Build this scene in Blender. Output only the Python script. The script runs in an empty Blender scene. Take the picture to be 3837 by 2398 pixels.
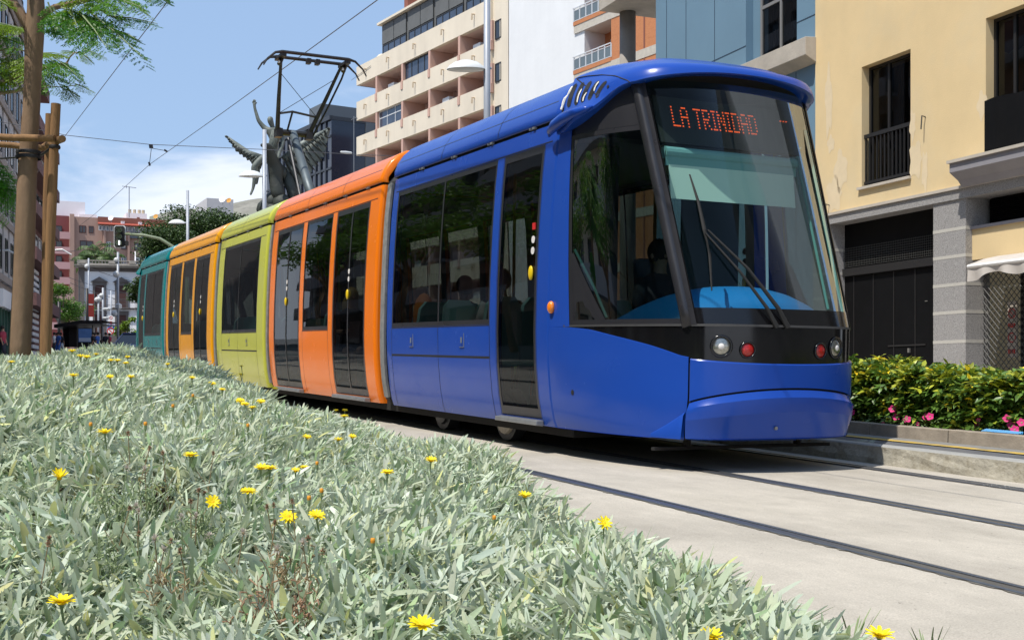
import bpy, math, random
import numpy as np
from mathutils import Vector, Matrix
random.seed(7); RNG = np.random.default_rng(11)
SC = bpy.context.scene; COL = SC.collection
# ---------------------------------------------------------------- camera geometry
TH = math.radians(25.5); CT, ST = math.cos(TH), math.sin(TH)
FPX, CX, HY, CAMZ = 4500.0, 1918.5, 1430.0, 1.0
SL = 0.0297
def g(y): return 0.069 + SL * y
def ray(px, py):
    c = (px - CX) / FPX; e = (HY - py) / FPX
    return np.array([c * CT + ST, -c * ST + CT, e])
def P(px, py, z):
    return np.array([0, 0, CAMZ]) + ray(px, py) * z
def atY(px, py, y):
    r = ray(px, py); return np.array([0, 0, CAMZ]) + r * (y / r[1])
def atX(px, py, x):
    r = ray(px, py); return np.array([0, 0, CAMZ]) + r * (x / r[0])
def proj(p):
    x, y, z = p; cz = x * ST + y * CT; c = (x * CT - y * ST) / cz
    return CX + c * FPX, HY - (z - CAMZ) / cz * FPX
cam_d = bpy.data.cameras.new('camera'); cam = bpy.data.objects.new('camera', cam_d); COL.objects.link(cam)
cam.location = (0, 0, CAMZ); cam.rotation_euler = (math.pi / 2, 0, -TH)
cam_d.sensor_width = 36; cam_d.lens = 36 * FPX / 3837; cam_d.shift_y = (HY - 1199) / 3837
cam_d.clip_start = 0.05; cam_d.clip_end = 6000
SC.camera = cam
# ---------------------------------------------------------------- materials
MATS = {}
def srgb(r, g_, b):
    f = lambda v: (v / 12.92 if v <= .04045 else ((v + .055) / 1.055) ** 2.4)
    return (f(r / 255), f(g_ / 255), f(b / 255))
def mat(name, col, rough=.6, var=.0, vscale=3., bump=0., bscale=40., metal=0., coat=0., col2=None, c2amt=.5,
        c2scale=1.5, spec=.5, detail=6, stretch=None, trans=0., attr=False, streak=0., sss=0., rvar=0.):
    m = bpy.data.materials.new(name); m.use_nodes = True; MATS[name] = m
    nt = m.node_tree; N = nt.nodes; L = nt.links; b = N['Principled BSDF']
    b.inputs['Roughness'].default_value = rough; b.inputs['Metallic'].default_value = metal
    b.inputs['Coat Weight'].default_value = coat; b.inputs['Coat Roughness'].default_value = .06
    b.inputs['Specular IOR Level'].default_value = spec
    tc = N.new('ShaderNodeTexCoord'); vec = tc.outputs['Object']
    geo = N.new('ShaderNodeNewGeometry'); vec = geo.outputs['Position']
    if stretch:
        mp = N.new('ShaderNodeMapping'); mp.inputs['Scale'].default_value = stretch; L.new(vec, mp.inputs['Vector']); vec = mp.outputs[0]
    cur = None
    rgb = N.new('ShaderNodeRGB'); rgb.outputs[0].default_value = (*col, 1); cur = rgb.outputs[0]
    if attr:
        at = N.new('ShaderNodeAttribute'); at.attribute_name = 'tint'
        mx = N.new('ShaderNodeMix'); mx.data_type = 'RGBA'; mx.blend_type = 'MULTIPLY'; mx.inputs[0].default_value = 1
        L.new(cur, mx.inputs[6]); L.new(at.outputs['Color'], mx.inputs[7]); cur = mx.outputs[2]
    if col2 is not None:
        n = N.new('ShaderNodeTexNoise'); n.inputs['Scale'].default_value = c2scale; n.inputs['Detail'].default_value = detail
        n.inputs['Roughness'].default_value = .62; L.new(vec, n.inputs['Vector'])
        r = N.new('ShaderNodeValToRGB'); r.color_ramp.elements[0].position = .5; r.color_ramp.elements[1].position = .68
        L.new(n.outputs[0], r.inputs[0]); mu = N.new('ShaderNodeMath'); mu.operation = 'MULTIPLY'; mu.inputs[1].default_value = c2amt
        L.new(r.outputs[0], mu.inputs[0])
        mx = N.new('ShaderNodeMix'); mx.data_type = 'RGBA'; L.new(mu.outputs[0], mx.inputs[0]); L.new(cur, mx.inputs[6])
        mx.inputs[7].default_value = (*col2, 1); cur = mx.outputs[2]
    if streak > 0:
        mp = N.new('ShaderNodeMapping'); mp.inputs['Scale'].default_value = (1.1, 1.1, .16); L.new(geo.outputs['Position'], mp.inputs['Vector'])
        n = N.new('ShaderNodeTexNoise'); n.inputs['Scale'].default_value = 1.0; n.inputs['Detail'].default_value = 7; L.new(mp.outputs[0], n.inputs['Vector'])
        mr = N.new('ShaderNodeMapRange'); mr.inputs[1].default_value = .35; mr.inputs[2].default_value = .75
        mr.inputs[3].default_value = 1; mr.inputs[4].default_value = 1 - streak; L.new(n.outputs[0], mr.inputs[0])
        mx = N.new('ShaderNodeMix'); mx.data_type = 'RGBA'; mx.blend_type = 'MULTIPLY'; mx.inputs[0].default_value = 1
        L.new(cur, mx.inputs[6]); L.new(mr.outputs[0], mx.inputs[7]); cur = mx.outputs[2]
    if var > 0:
        n = N.new('ShaderNodeTexNoise'); n.inputs['Scale'].default_value = vscale; n.inputs['Detail'].default_value = detail; n.inputs['Roughness'].default_value = .65
        L.new(vec, n.inputs['Vector'])
        mr = N.new('ShaderNodeMapRange'); mr.inputs[1].default_value = .3; mr.inputs[2].default_value = .7
        mr.inputs[3].default_value = 1 - var; mr.inputs[4].default_value = 1 + var; L.new(n.outputs[0], mr.inputs[0])
        mx = N.new('ShaderNodeMix'); mx.data_type = 'RGBA'; mx.blend_type = 'MULTIPLY'; mx.inputs[0].default_value = 1
        L.new(cur, mx.inputs[6]); L.new(mr.outputs[0], mx.inputs[7]); cur = mx.outputs[2]
    L.new(cur, b.inputs['Base Color'])
    if rvar > 0:
        n = N.new('ShaderNodeTexNoise'); n.inputs['Scale'].default_value = 4; n.inputs['Detail'].default_value = 5; L.new(vec, n.inputs['Vector'])
        mr = N.new('ShaderNodeMapRange'); mr.inputs[1].default_value = .3; mr.inputs[2].default_value = .7
        mr.inputs[3].default_value = max(0, rough - rvar); mr.inputs[4].default_value = rough + rvar
        L.new(n.outputs[0], mr.inputs[0]); L.new(mr.outputs[0], b.inputs['Roughness'])
    if bump > 0:
        n = N.new('ShaderNodeTexNoise'); n.inputs['Scale'].default_value = bscale; n.inputs['Detail'].default_value = 5; L.new(vec, n.inputs['Vector'])
        bp = N.new('ShaderNodeBump'); bp.inputs['Strength'].default_value = 1; bp.inputs['Distance'].default_value = bump
        if detail < 3: n.inputs['Detail'].default_value = detail - 1
        L.new(n.outputs[0], bp.inputs['Height']); L.new(bp.outputs[0], b.inputs['Normal'])
    if trans > 0:   # thin leaves let light through
        tr = N.new('ShaderNodeBsdfTranslucent'); L.new(cur, tr.inputs[0]); ms = N.new('ShaderNodeMixShader'); ms.inputs[0].default_value = trans
        L.new(b.outputs[0], ms.inputs[1]); L.new(tr.outputs[0], ms.inputs[2]); L.new(ms.outputs[0], N['Material Output'].inputs[0])
    return m
def glass(name, tint, refl=(.9, .95, 1), ior=1.5, rough=.01, body=None, wav=0., rf=1.):
    m = bpy.data.materials.new(name); m.use_nodes = True; MATS[name] = m
    nt = m.node_tree; N = nt.nodes; L = nt.links; N.remove(N['Principled BSDF'])
    t = N.new('ShaderNodeBsdfTransparent'); t.inputs[0].default_value = (*tint, 1)
    gl = N.new('ShaderNodeBsdfGlossy'); gl.inputs[0].default_value = (*refl, 1); gl.inputs['Roughness'].default_value = rough
    fr = N.new('ShaderNodeFresnel'); fr.inputs[0].default_value = ior
    if wav > 0:
        geo = N.new('ShaderNodeNewGeometry')
        n = N.new('ShaderNodeTexNoise'); n.inputs['Scale'].default_value = 1.1; n.inputs['Detail'].default_value = 1; L.new(geo.outputs['Position'], n.inputs['Vector'])
        bp = N.new('ShaderNodeBump'); bp.inputs['Distance'].default_value = wav; L.new(n.outputs[0], bp.inputs['Height'])
        L.new(bp.outputs[0], gl.inputs['Normal']); L.new(bp.outputs[0], fr.inputs['Normal'])
    base = t.outputs[0]
    if body:
        d = N.new('ShaderNodeBsdfDiffuse'); d.inputs[0].default_value = (*body[0], 1); mb = N.new('ShaderNodeMixShader'); mb.inputs[0].default_value = body[1]
        L.new(t.outputs[0], mb.inputs[1]); L.new(d.outputs[0], mb.inputs[2]); base = mb.outputs[0]
    ms = N.new('ShaderNodeMixShader'); fm = N.new('ShaderNodeMath'); fm.operation = 'MULTIPLY'; fm.inputs[1].default_value = rf; L.new(fr.outputs[0], fm.inputs[0]); L.new(fm.outputs[0], ms.inputs[0]); L.new(base, ms.inputs[1]); L.new(gl.outputs[0], ms.inputs[2])
    L.new(ms.outputs[0], N['Material Output'].inputs[0]); return m
def emis(name, col, s):
    m = bpy.data.materials.new(name); m.use_nodes = True; MATS[name] = m; b = m.node_tree.nodes['Principled BSDF']
    b.inputs['Base Color'].default_value = (*col, 1); b.inputs['Emission Color'].default_value = (*col, 1); b.inputs['Emission Strength'].default_value = s; return m
M = MATS
# ---------------------------------------------------------------- mesh builder
class MB:
    def __init__(s, xf=None): s.v = []; s.f = []; s.xf = xf; s.mi = []; s.cm = 0
    def add(s, vs, fs):
        o = len(s.v)
        for p in vs:
            s.v.append(tuple(s.xf(*p)) if s.xf else tuple(p))
        for f in fs: s.f.append(tuple(o + i for i in f)); s.mi.append(s.cm)
    def box(s, x0, x1, y0, y1, z0, z1):
        s.add([(x0, y0, z0), (x1, y0, z0), (x1, y1, z0), (x0, y1, z0), (x0, y0, z1), (x1, y0, z1), (x1, y1, z1), (x0, y1, z1)],
              [(0, 3, 2, 1), (4, 5, 6, 7), (0, 1, 5, 4), (1, 2, 6, 5), (2, 3, 7, 6), (3, 0, 4, 7)])
    def hexa(s, pts): s.add(pts, [(0, 3, 2, 1), (4, 5, 6, 7), (0, 1, 5, 4), (1, 2, 6, 5), (2, 3, 7, 6), (3, 0, 4, 7)])
    def quad(s, a, b, c, d): s.add([a, b, c, d], [(0, 1, 2, 3)])
    def grid(s, pts):     # pts[i][j]
        n, m = len(pts), len(pts[0]); o = len(s.v)
        for r in pts:
            for p in r: s.v.append(tuple(s.xf(*p)) if s.xf else tuple(p))
        for i in range(n - 1):
            for j in range(m - 1):
                s.f.append((o + i * m + j, o + i * m + j + 1, o + (i + 1) * m + j + 1, o + (i + 1) * m + j)); s.mi.append(s.cm)
    def prism(s, poly, a, b, axis=2):     # extrude closed 2D polygon along an axis
        n = len(poly)
        def mk(p, t):
            return {2: (p[0], p[1], t), 1: (p[0], t, p[1]), 0: (t, p[0], p[1])}[axis]
        s.add([mk(p, a) for p in poly] + [mk(p, b) for p in poly],
              [tuple(range(n))[::-1], tuple(range(n, 2 * n))] + [(i, (i + 1) % n, n + (i + 1) % n, n + i) for i in range(n)])
    def tube(s, pts, r, n=8, cap=True, flat=1.):
        pts = [np.array(p, float) for p in pts]
        if not hasattr(r, '__len__'): r = [r] * len(pts)
        vs = []; k = len(pts); up0 = np.array([0, 0, 1.])
        for i in range(k):
            d = pts[min(i + 1, k - 1)] - pts[max(i - 1, 0)]; d /= (np.linalg.norm(d) + 1e-9)
            u = up0 if abs(d[2]) < .95 else np.array([0, 1., 0]); a = np.cross(d, u); a /= np.linalg.norm(a); b = np.cross(a, d)
            for j in range(n):
                t = 2 * math.pi * j / n; vs.append(tuple(pts[i] + r[i] * (math.cos(t) * a + flat * math.sin(t) * b)))
        fs = [(i * n + j, i * n + (j + 1) % n, (i + 1) * n + (j + 1) % n, (i + 1) * n + j) for i in range(k - 1) for j in range(n)]
        if cap: fs += [tuple(range(n))[::-1], tuple(range((k - 1) * n, k * n))]
        s.add(vs, fs)
    def cyl(s, c, r, z0, z1, n=16): s.tube([(c[0], c[1], z0), (c[0], c[1], z1)], r, n)
    def lathe(s, prof, c=(0, 0, 0), n=16, ax=None, sc=(1, 1)):      # prof (r,z) about z or about axis dict
        vs = []
        for r, z in prof:
            for j in range(n):
                t = 2 * math.pi * j / n; x, y = r * math.cos(t) * sc[0], r * math.sin(t) * sc[1]
                if ax is None: vs.append((c[0] + x, c[1] + y, c[2] + z))
                else: vs.append(tuple(np.array(c) + x * ax[0] + y * ax[1] + z * ax[2]))
        k = len(prof)
        s.add(vs, [(i * n + j, i * n + (j + 1) % n, (i + 1) * n + (j + 1) % n, (i + 1) * n + j) for i in range(k - 1) for j in range(n)])
    def sph(s, c, r, n=10, m=7, sq=(1, 1, 1)):
        pts = [[(c[0] + r * sq[0] * math.sin(math.pi * i / m) * math.cos(2 * math.pi * j / n), c[1] + r * sq[1] * math.sin(math.pi * i / m) * math.sin(2 * math.pi * j / n),
                 c[2] + r * sq[2] * math.cos(math.pi * i / m)) for j in range(n + 1)] for i in range(m + 1)]
        s.grid(pts)
    def build(s, name, ms, parent=None, smooth=False, loc=None, tint=None, bevel=0, auto=None, **kw):
        v = np.array(s.v, float).reshape(-1, 3)
        if parent is not None: off = WLOC.get(parent.name, np.zeros(3))
        elif loc is not None: off = np.array(loc, float)
        else: off = np.array([(v[:, 0].min() + v[:, 0].max()) / 2, (v[:, 1].min() + v[:, 1].max()) / 2, v[:, 2].min()])
        me = bpy.data.meshes.new(name); me.from_pydata([tuple(p) for p in (v - off)], [], s.f); 
        if not isinstance(ms, (list, tuple)): ms = [ms]
        for m in ms: me.materials.append(M[m])
        if len(ms) > 1: me.polygons.foreach_set('material_index', s.mi)
        if smooth: me.polygons.foreach_set('use_smooth', [True] * len(me.polygons))
        me.update()
        o = bpy.data.objects.new(name, me); COL.objects.link(o)
        if parent is not None: o.parent = parent; WLOC[o.name] = off
        else: o.location = off; WLOC[o.name] = off
        if auto:
            import bmesh
            bm = bmesh.new(); bm.from_mesh(me); bmesh.ops.recalc_face_normals(bm, faces=bm.faces[:]); 
            for e in bm.edges:
                if len(e.link_faces) == 2 and e.calc_face_angle(0) > auto: e.smooth = False
            for f in bm.faces: f.smooth = True
            bm.to_mesh(me); bm.free()
        if bevel:
            b = o.modifiers.new('bevel', 'BEVEL'); b.width = bevel; b.segments = 2; b.limit_method = 'ANGLE'
        for k, val in kw.items(): o[k] = val
        return o
WLOC = {}
def thing(name, loc, label, category, group=None):
    o = bpy.data.objects.new(name, None); COL.objects.link(o); o.location = tuple(loc); o.empty_display_size = .2
    WLOC[o.name] = np.array(loc, float); o['label'] = label; o['category'] = category
    if group: o['group'] = group
    return o
def copy_tree(o, loc=None, rz=None, label=None, parent=None):
    c = o.copy(); COL.objects.link(c); c.parent = parent
    if parent is None:
        if loc is not None: c.location = tuple(loc); WLOC[c.name] = np.array(loc, float)
        if rz is not None: c.rotation_euler = (c.rotation_euler[0], c.rotation_euler[1], rz)
        if label: c['label'] = label
    for ch in [x for x in bpy.data.objects if x.parent == o]: copy_tree(ch, parent=c)
    return c
def np_mesh(name, V, F4, ms, parent=None, loc=(0, 0, 0), tint=None, smooth=True, F3=None, **kw):
    off = WLOC[parent.name] if parent is not None else np.array(loc, float)
    V = (V - off).astype(np.float32)
    me = bpy.data.meshes.new(name); me.vertices.add(len(V)); me.vertices.foreach_set('co', V.ravel())
    n4 = len(F4); n3 = 0 if F3 is None else len(F3)
    loops = np.concatenate([F4.ravel()] + ([F3.ravel()] if n3 else [])).astype(np.int32)
    me.loops.add(len(loops)); me.loops.foreach_set('vertex_index', loops)
    st = np.concatenate([np.arange(n4) * 4] + ([n4 * 4 + np.arange(n3) * 3] if n3 else [])).astype(np.int32)
    me.polygons.add(n4 + n3); me.polygons.foreach_set('loop_start', st)
    me.update(calc_edges=True); me.validate()
    if smooth: me.polygons.foreach_set('use_smooth', [True] * len(me.polygons))
    if tint is not None:
        a = me.color_attributes.new('tint', 'FLOAT_COLOR', 'POINT')
        t4 = np.ones((len(V), 4), np.float32); t4[:, :3] = tint; a.data.foreach_set('color', t4.ravel())
    me.materials.append(M[ms]); o = bpy.data.objects.new(name, me); COL.objects.link(o)
    if parent is not None: o.parent = parent
    else: o.location = tuple(off)
    WLOC[o.name] = off
    for k, v in kw.items(): o[k] = v
    return o
def leaves(base, az, el, L, W, bend, roll, fold=.25, ts=(0, .22, .5, .76, .93, 1), ws=(.28, .62, .96, .98, .62, .16)):
    """vectorised lanceolate blades: returns verts, quads"""
    n = len(base); k = len(ts); V = np.zeros((n, k, 3, 3)); p = base.copy()
    side = np.stack([-np.sin(az), np.cos(az), np.zeros(n)], 1)
    prev = 0
    for i, t in enumerate(ts):
        e = el - bend * t
        d = np.stack([np.cos(az) * np.cos(e), np.sin(az) * np.cos(e), np.sin(e)], 1)
        nrm = np.stack([-np.cos(az) * np.sin(e), -np.sin(az) * np.sin(e), np.cos(e)], 1)
        p = p + d * ((t - prev) * L)[:, None]; prev = t
        s2 = side * np.cos(roll)[:, None] + nrm * np.sin(roll)[:, None]; n2 = nrm * np.cos(roll)[:, None] - side * np.sin(roll)[:, None]
        w = (W * max(ws[i], .04) / 2)[:, None]
        V[:, i, 0] = p - s2 * w + n2 * w * fold; V[:, i, 1] = p; V[:, i, 2] = p + s2 * w + n2 * w * fold
    idx = np.arange(n * k * 3).reshape(n, k, 3)
    F = np.stack([np.stack([idx[:, :-1, j], idx[:, :-1, j + 1], idx[:, 1:, j + 1], idx[:, 1:, j]], -1) for j in (0, 1)], 2)
    return V.reshape(-1, 3), F.reshape(-1, 4)
def sm(t): t = np.clip(t, 0, 1); return t * t * (3 - 2 * t)
# ---------------------------------------------------------------- world and sun
SUN = Vector((-1, -.34, 2.0)).normalized()
w = bpy.data.worlds.new('World'); SC.world = w; w.use_nodes = True; nt = w.node_tree; N = nt.nodes; L = nt.links
bg = N['Background']; sky = N.new('ShaderNodeTexSky'); sky.sky_type = 'NISHITA'; sky.sun_disc = False
sky.sun_elevation = math.asin(SUN.z); sky.sun_rotation = math.atan2(SUN.x, SUN.y); sky.air_density = 1.0; sky.dust_density = 1.2; sky.altitude = 100
tc = N.new('ShaderNodeTexCoord'); mp = N.new('ShaderNodeMapping'); mp.inputs['Scale'].default_value = (3.2, 3.2, 7.5); mp.inputs['Location'].default_value = (1.3, .2, .4)
L.new(tc.outputs['Generated'], mp.inputs[0])
n1 = N.new('ShaderNodeTexNoise'); n1.inputs['Scale'].default_value = 1.5; n1.inputs['Detail'].default_value = 8; n1.inputs['Roughness'].default_value = .55; n1.inputs['Distortion'].default_value = .3
L.new(mp.outputs[0], n1.inputs[0])
sep = N.new('ShaderNodeSeparateXYZ'); L.new(tc.outputs['Generated'], sep.inputs[0])
el = N.new('ShaderNodeMapRange'); el.inputs[1].default_value = .27; el.inputs[2].default_value = .12; el.inputs[3].default_value = -.30; el.inputs[4].default_value = .22; L.new(sep.outputs[2], el.inputs[0])
ad = N.new('ShaderNodeMath'); ad.operation = 'ADD'; L.new(n1.outputs[0], ad.inputs[0]); L.new(el.outputs[0], ad.inputs[1])
cr = N.new('ShaderNodeMapRange'); cr.interpolation_type = 'SMOOTHSTEP'; cr.inputs[1].default_value = .43; cr.inputs[2].default_value = .66; cr.inputs[3].default_value = .0; cr.inputs[4].default_value = .85; L.new(ad.outputs[0], cr.inputs[0])
pale = N.new('ShaderNodeMix'); pale.data_type = 'RGBA'; pale.inputs[0].default_value = .45; L.new(sky.outputs[0], pale.inputs[6]); pale.inputs[7].default_value = (6.4, 9.4, 14.4, 1)
mx = N.new('ShaderNodeMix'); mx.data_type = 'RGBA'; L.new(cr.outputs[0], mx.inputs[0]); L.new(pale.outputs[2], mx.inputs[6]); mx.inputs[7].default_value = (11.0, 11.5, 12.7, 1)
L.new(mx.outputs[2], bg.inputs[0]); bg.inputs[1].default_value = .077
sd = bpy.data.lights.new('sun', 'SUN'); sd.energy = 4.2; sd.angle = math.radians(.5); sd.color = (1, .95, .87)
so = bpy.data.objects.new('sun', sd); COL.objects.link(so); so.rotation_euler = SUN.to_track_quat('Z', 'Y').to_euler(); so.location = (-20, -10, 40)
vs = SC.view_settings; vs.view_transform = 'Standard'; vs.look = 'None'; vs.exposure = 0.30; vs.gamma = 1
SC.cycles.max_bounces = 8; SC.cycles.transparent_max_bounces = 16; SC.cycles.glossy_bounces = 4; SC.cycles.diffuse_bounces = 3
SC.cycles.use_denoising = True
try: SC.cycles.caustics_reflective = False; SC.cycles.caustics_refractive = False
except Exception: pass
# ================================================================ material library
mat('slab_concrete', (.435, .398, .338), .9, var=.10, vscale=1.2, bump=.0015, bscale=140, col2=(.33, .30, .25), c2amt=.6, c2scale=.9, stretch=(1.6, .55, 1))
mat('rail_seal', (.17, .16, .14), .85, var=.4, vscale=14, bump=.003, bscale=80, col2=(.23, .21, .18), c2amt=.7, c2scale=11)
mat('rail_steel', (.24, .25, .27), .36, metal=.85, var=.2, vscale=10, stretch=(30, 1, 30))
mat('rail_groove', (.012, .012, .012), .9)
mat('kerb_concrete', (.36, .335, .27), .95, var=.2, vscale=6, bump=.012, bscale=26, col2=(.20, .17, .11), c2amt=.75, c2scale=5)
mat('kerb_top', (.31, .31, .295), .9, var=.12, vscale=5, bump=.003)
mat('asphalt', (.10, .102, .108), .95, var=.18, vscale=4, bump=.004, bscale=150, col2=(.15, .145, .14), c2amt=.6, c2scale=1.8)
mat('asphalt_pale', (.21, .205, .19), .95, var=.15, vscale=5, bump=.004, bscale=120)
mat('yellow_paint', (.50, .34, .07), .85, var=.25, vscale=9, col2=(.22, .20, .15), c2amt=1, c2scale=5)
mat('planter_kerb', (.30, .255, .20), .95, var=.2, vscale=7, bump=.004, bscale=60, col2=(.17, .14, .11), c2amt=.5, c2scale=4)
mat('soil', (.055, .038, .024), 1, var=.4, vscale=12, bump=.02, bscale=30)
mat('leaf_litter', (.20, .15, .095), 1, var=.5, vscale=30, bump=.015, bscale=60, col2=(.10, .085, .05), c2amt=.8, c2scale=18)
mat('paving', (.33, .30, .27), .9, var=.12, vscale=2, bump=.002)
mat('ground_far', (.20, .19, .18), .95, var=.15, vscale=.2)
mat('hill_scrub', (.21, .20, .17), 1, var=.35, vscale=.06, col2=(.13, .14, .10), c2amt=.8, c2scale=.03, bump=3, bscale=.05)
# ================================================================ ground
def strip(name, x0, x1, y0, y1, dz, m, ny=60, curve=None, jit=0., kind='structure', **kw):
    mb = MB(); ys = np.linspace(y0, y1, ny + 1); pts = []
    for y in ys:
        d = curve(y) if curve else 0
        a = x0 + d + (random.uniform(-jit, jit) if jit else 0); b = x1 + d + (random.uniform(-jit, jit) if jit else 0)
        pts.append([(a, y, g(y) + dz), (b, y, g(y) + dz)])
    mb.grid(pts)
    if kind: kw['kind'] = kind
    return mb.build(name, m, **kw)
def rc(y): return -.012 * max(0, 9 - y) ** 1.6
mb = MB(); mb.grid([[(x, y, g(min(y, 330)) - .03 + (0)) for x in (-400, -60, 60, 500)] for y in (-60, 0, 60, 330, 1500)])
mb.build('ground', 'ground_far', kind='structure')
strip('track_slab', 1.0, 7.30, -8, 75, 0, 'slab_concrete', 80)
# fine aggregate, smears along the track and a few darker spots in the slab concrete
_m = MATS['slab_concrete'].node_tree; _N = _m.nodes; _L = _m.links; _b = _N['Principled BSDF']; _src = _b.inputs['Base Color'].links[0].from_socket
_g = _N.new('ShaderNodeNewGeometry')
def _layer(src, scale, det, lo, hi, a, b, st=(1, 1, 1)):
    mp = _N.new('ShaderNodeMapping'); mp.inputs['Scale'].default_value = st; _L.new(_g.outputs['Position'], mp.inputs[0])
    n = _N.new('ShaderNodeTexNoise'); n.inputs['Scale'].default_value = scale; n.inputs['Detail'].default_value = det; n.inputs['Roughness'].default_value = .7; _L.new(mp.outputs[0], n.inputs[0])
    r = _N.new('ShaderNodeMapRange'); r.inputs[1].default_value = lo; r.inputs[2].default_value = hi; r.inputs[3].default_value = a; r.inputs[4].default_value = b; _L.new(n.outputs[0], r.inputs[0])
    m = _N.new('ShaderNodeMix'); m.data_type = 'RGBA'; m.blend_type = 'MULTIPLY'; m.inputs[0].default_value = 1; _L.new(src, m.inputs[6]); _L.new(r.outputs[0], m.inputs[7]); return m.outputs[2]
_c = _layer(_src, 130, 4, .3, .7, .76, 1.2)
_c = _layer(_c, 5.0, 8, .35, .7, 1.05, .92, (1.6, .8, 1))
_c = _layer(_c, 26, 2, .70, .76, 1.0, .45, (1.6, .7, 1))
_c = _layer(_c, .55, 4, .4, .7, 1.05, .86)
_L.new(_c, _b.inputs['Base Color'])
strip('lane', 7.30, 8.12, -8, 75, .146, 'asphalt', 80, curve=None)
strip('lane_edge', 7.86, 8.12, -8, 60, .150, 'asphalt_pale', 60)
strip('yellow_line', 7.73, 7.86, -8, 60, .154, 'yellow_paint', 500, jit=.006)
strip('pavement', 10.6, 60, -8, 75, .20, 'paving', 10)
strip('soil_strip', 8.24, 10.6, -8, 70, .22, 'soil', 60)
def rail(x, label):
    t = thing('tram_rail', (x, 4, g(4)), label, 'tram rail', 'grooved rails set in the track slab')
    s = strip('rail_seal', x - .060, x + .064, -6, 60, .004, 'rail_seal', 1400, curve=rc, jit=.011, kind=None); 
    me = s.data; off = np.array(s.location) - np.array(t.location)
    me.transform(Matrix.Translation(Vector(off))); s.location = (0, 0, 0); s.parent = t
    mb = MB(); ys = np.linspace(-6, 60, 160)
    for a, b, h0, h1 in ((-.052, .006, .006, .012), (.040, .058, .006, .012)):
        mb.grid([[(x + a + rc(y), y, g(y) + h0), (x + a + .004 + rc(y), y, g(y) + h1), (x + b - .004 + rc(y), y, g(y) + h1), (x + b + rc(y), y, g(y) + h0)] for y in ys])
    mb.build('rail_head', 'rail_steel', t)
    mb = MB(); mb.grid([[(x + .006 + rc(y), y, g(y) + .0075), (x + .040 + rc(y), y, g(y) + .0075)] for y in ys]); mb.build('groove', 'rail_groove', t)
rail(4.05, 'grooved steel rail nearest the flower bed'); rail(5.42, 'middle grooved rail emerging from under the tram')
rail(6.84, 'grooved rail closest to the rough concrete kerb'); rail(2.62, 'grooved rail beside the flower bed, hidden by leaves')
# platform kerb : rough concrete face with a smooth top
t = thing('concrete_kerb', (7.28, 10, g(10)), 'rough stained concrete kerb between track slab and narrow asphalt lane', 'kerb')
mb = MB(); ys = np.linspace(-8, 70, 260)
mb.grid([[(7.18 + rc(y) * .35 + random.uniform(-.006, .006), y, g(y) - .02), (7.185 + rc(y) * .35 + random.uniform(-.008, .008), y, g(y) + .05), (7.19 + rc(y) * .35 + random.uniform(-.006, .006), y, g(y) + .10), (7.195 + rc(y) * .35, y, g(y) + .148)] for y in ys])
mb.build('kerb_face', 'kerb_concrete', t)
mb = MB(); mb.grid([[(7.195 + rc(y) * .35, y, g(y) + .148), (7.205 + rc(y) * .35, y, g(y) + .158), (7.33, y, g(y) + .158), (7.335, y, g(y) + .14)] for y in ys])
mb.build('kerb_top', 'kerb_top', t)
t = thing('planter_kerb', (8.18, 10, g(10)), 'low brown stone kerb edging the hedge bed', 'kerb')
for i, y0 in enumerate(np.arange(-7, 60, 1.0)):
    a, b = y0 + .004, y0 + .996
    mb = MB(); d = random.uniform(-.004, .004)
    mb.hexa([(8.12 + d, a, g(a) + .14), (8.25, a, g(a) + .14), (8.25, b, g(b) + .14), (8.12 + d, b, g(b) + .14),
             (8.125 + d, a, g(a) + .262 + d), (8.25, a, g(a) + .262 + d), (8.25, b, g(b) + .262 + d), (8.125 + d, b, g(b) + .262 + d)])
    mb.build('kerb_stone', 'planter_kerb', t, bevel=.006)
# far hill
mb = MB(); pts = []
for i in range(30):
    row = []
    for j in range(16):
        u = i / 29; v = j / 15
        px = 560 + u * 900; top = 812 - 75 * math.sin(min(1, u * 1.4) * math.pi * .5) - 5 * math.sin(u * 17)
        z = 900 + 500 * v; hgt = (v ** .8); p = P(px, 1300 - (1300 - top) * hgt, z); row.append(tuple(p))
    pts.append(row)
mb.grid(pts); mb.build('hill', 'hill_scrub', kind='structure', smooth=True)
# ================================================================ TRAM
def paint(name, c, ): mat(name, c, .24, var=.02, vscale=1.2, coat=.12, rvar=.04, spec=.28, bump=.010, bscale=1.15, detail=1)
paint('paint_blue', (.012, .062, .36)); paint('paint_orange', (.84, .19, .006)); paint('paint_lime', (.50, .52, .07))
paint('paint_yellow', (.82, .35, .006)); paint('paint_teal', (.004, .20, .215))
mat('black_gloss', (.005, .005, .006), .14, coat=.15, rvar=.05)
mat('black_matt', (.012, .012, .012), .7, var=.2)
mat('black_satin', (.02, .02, .024), .32, rvar=.06)
mat('rubber', (.035, .035, .036), .75, var=.15, vscale=20)
mat('bellows_grey', (.20, .205, .20), .7, var=.25, vscale=12)
mat('metal_grey', (.30, .31, .32), .4, metal=.6, var=.15, vscale=9)
mat('dark_iron', (.035, .037, .042), .45, metal=.4, var=.3, vscale=6)
mat('panto_grey', (.10, .125, .14), .5, metal=.3, var=.2, vscale=4)
mat('underframe', (.008, .0075, .007), .95, var=.3)
mat('wheel_disc', (.45, .41, .34), .6, var=.3, vscale=14)
mat('lining', (.16, .17, .17), .6); mat('ceiling_panel', (.35, .36, .35), .6); mat('floor_vinyl', (.06, .065, .07), .7)
mat('seat_teal', (.50, .88, .86), .45); mat('seat_dark', (.03, .05, .07), .8)
mat('door_yellow', (.75, .52, .01), .35); mat('sticker_white', (.75, .72, .70), .5); mat('sticker_red', (.55, .02, .02), .5)
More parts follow.
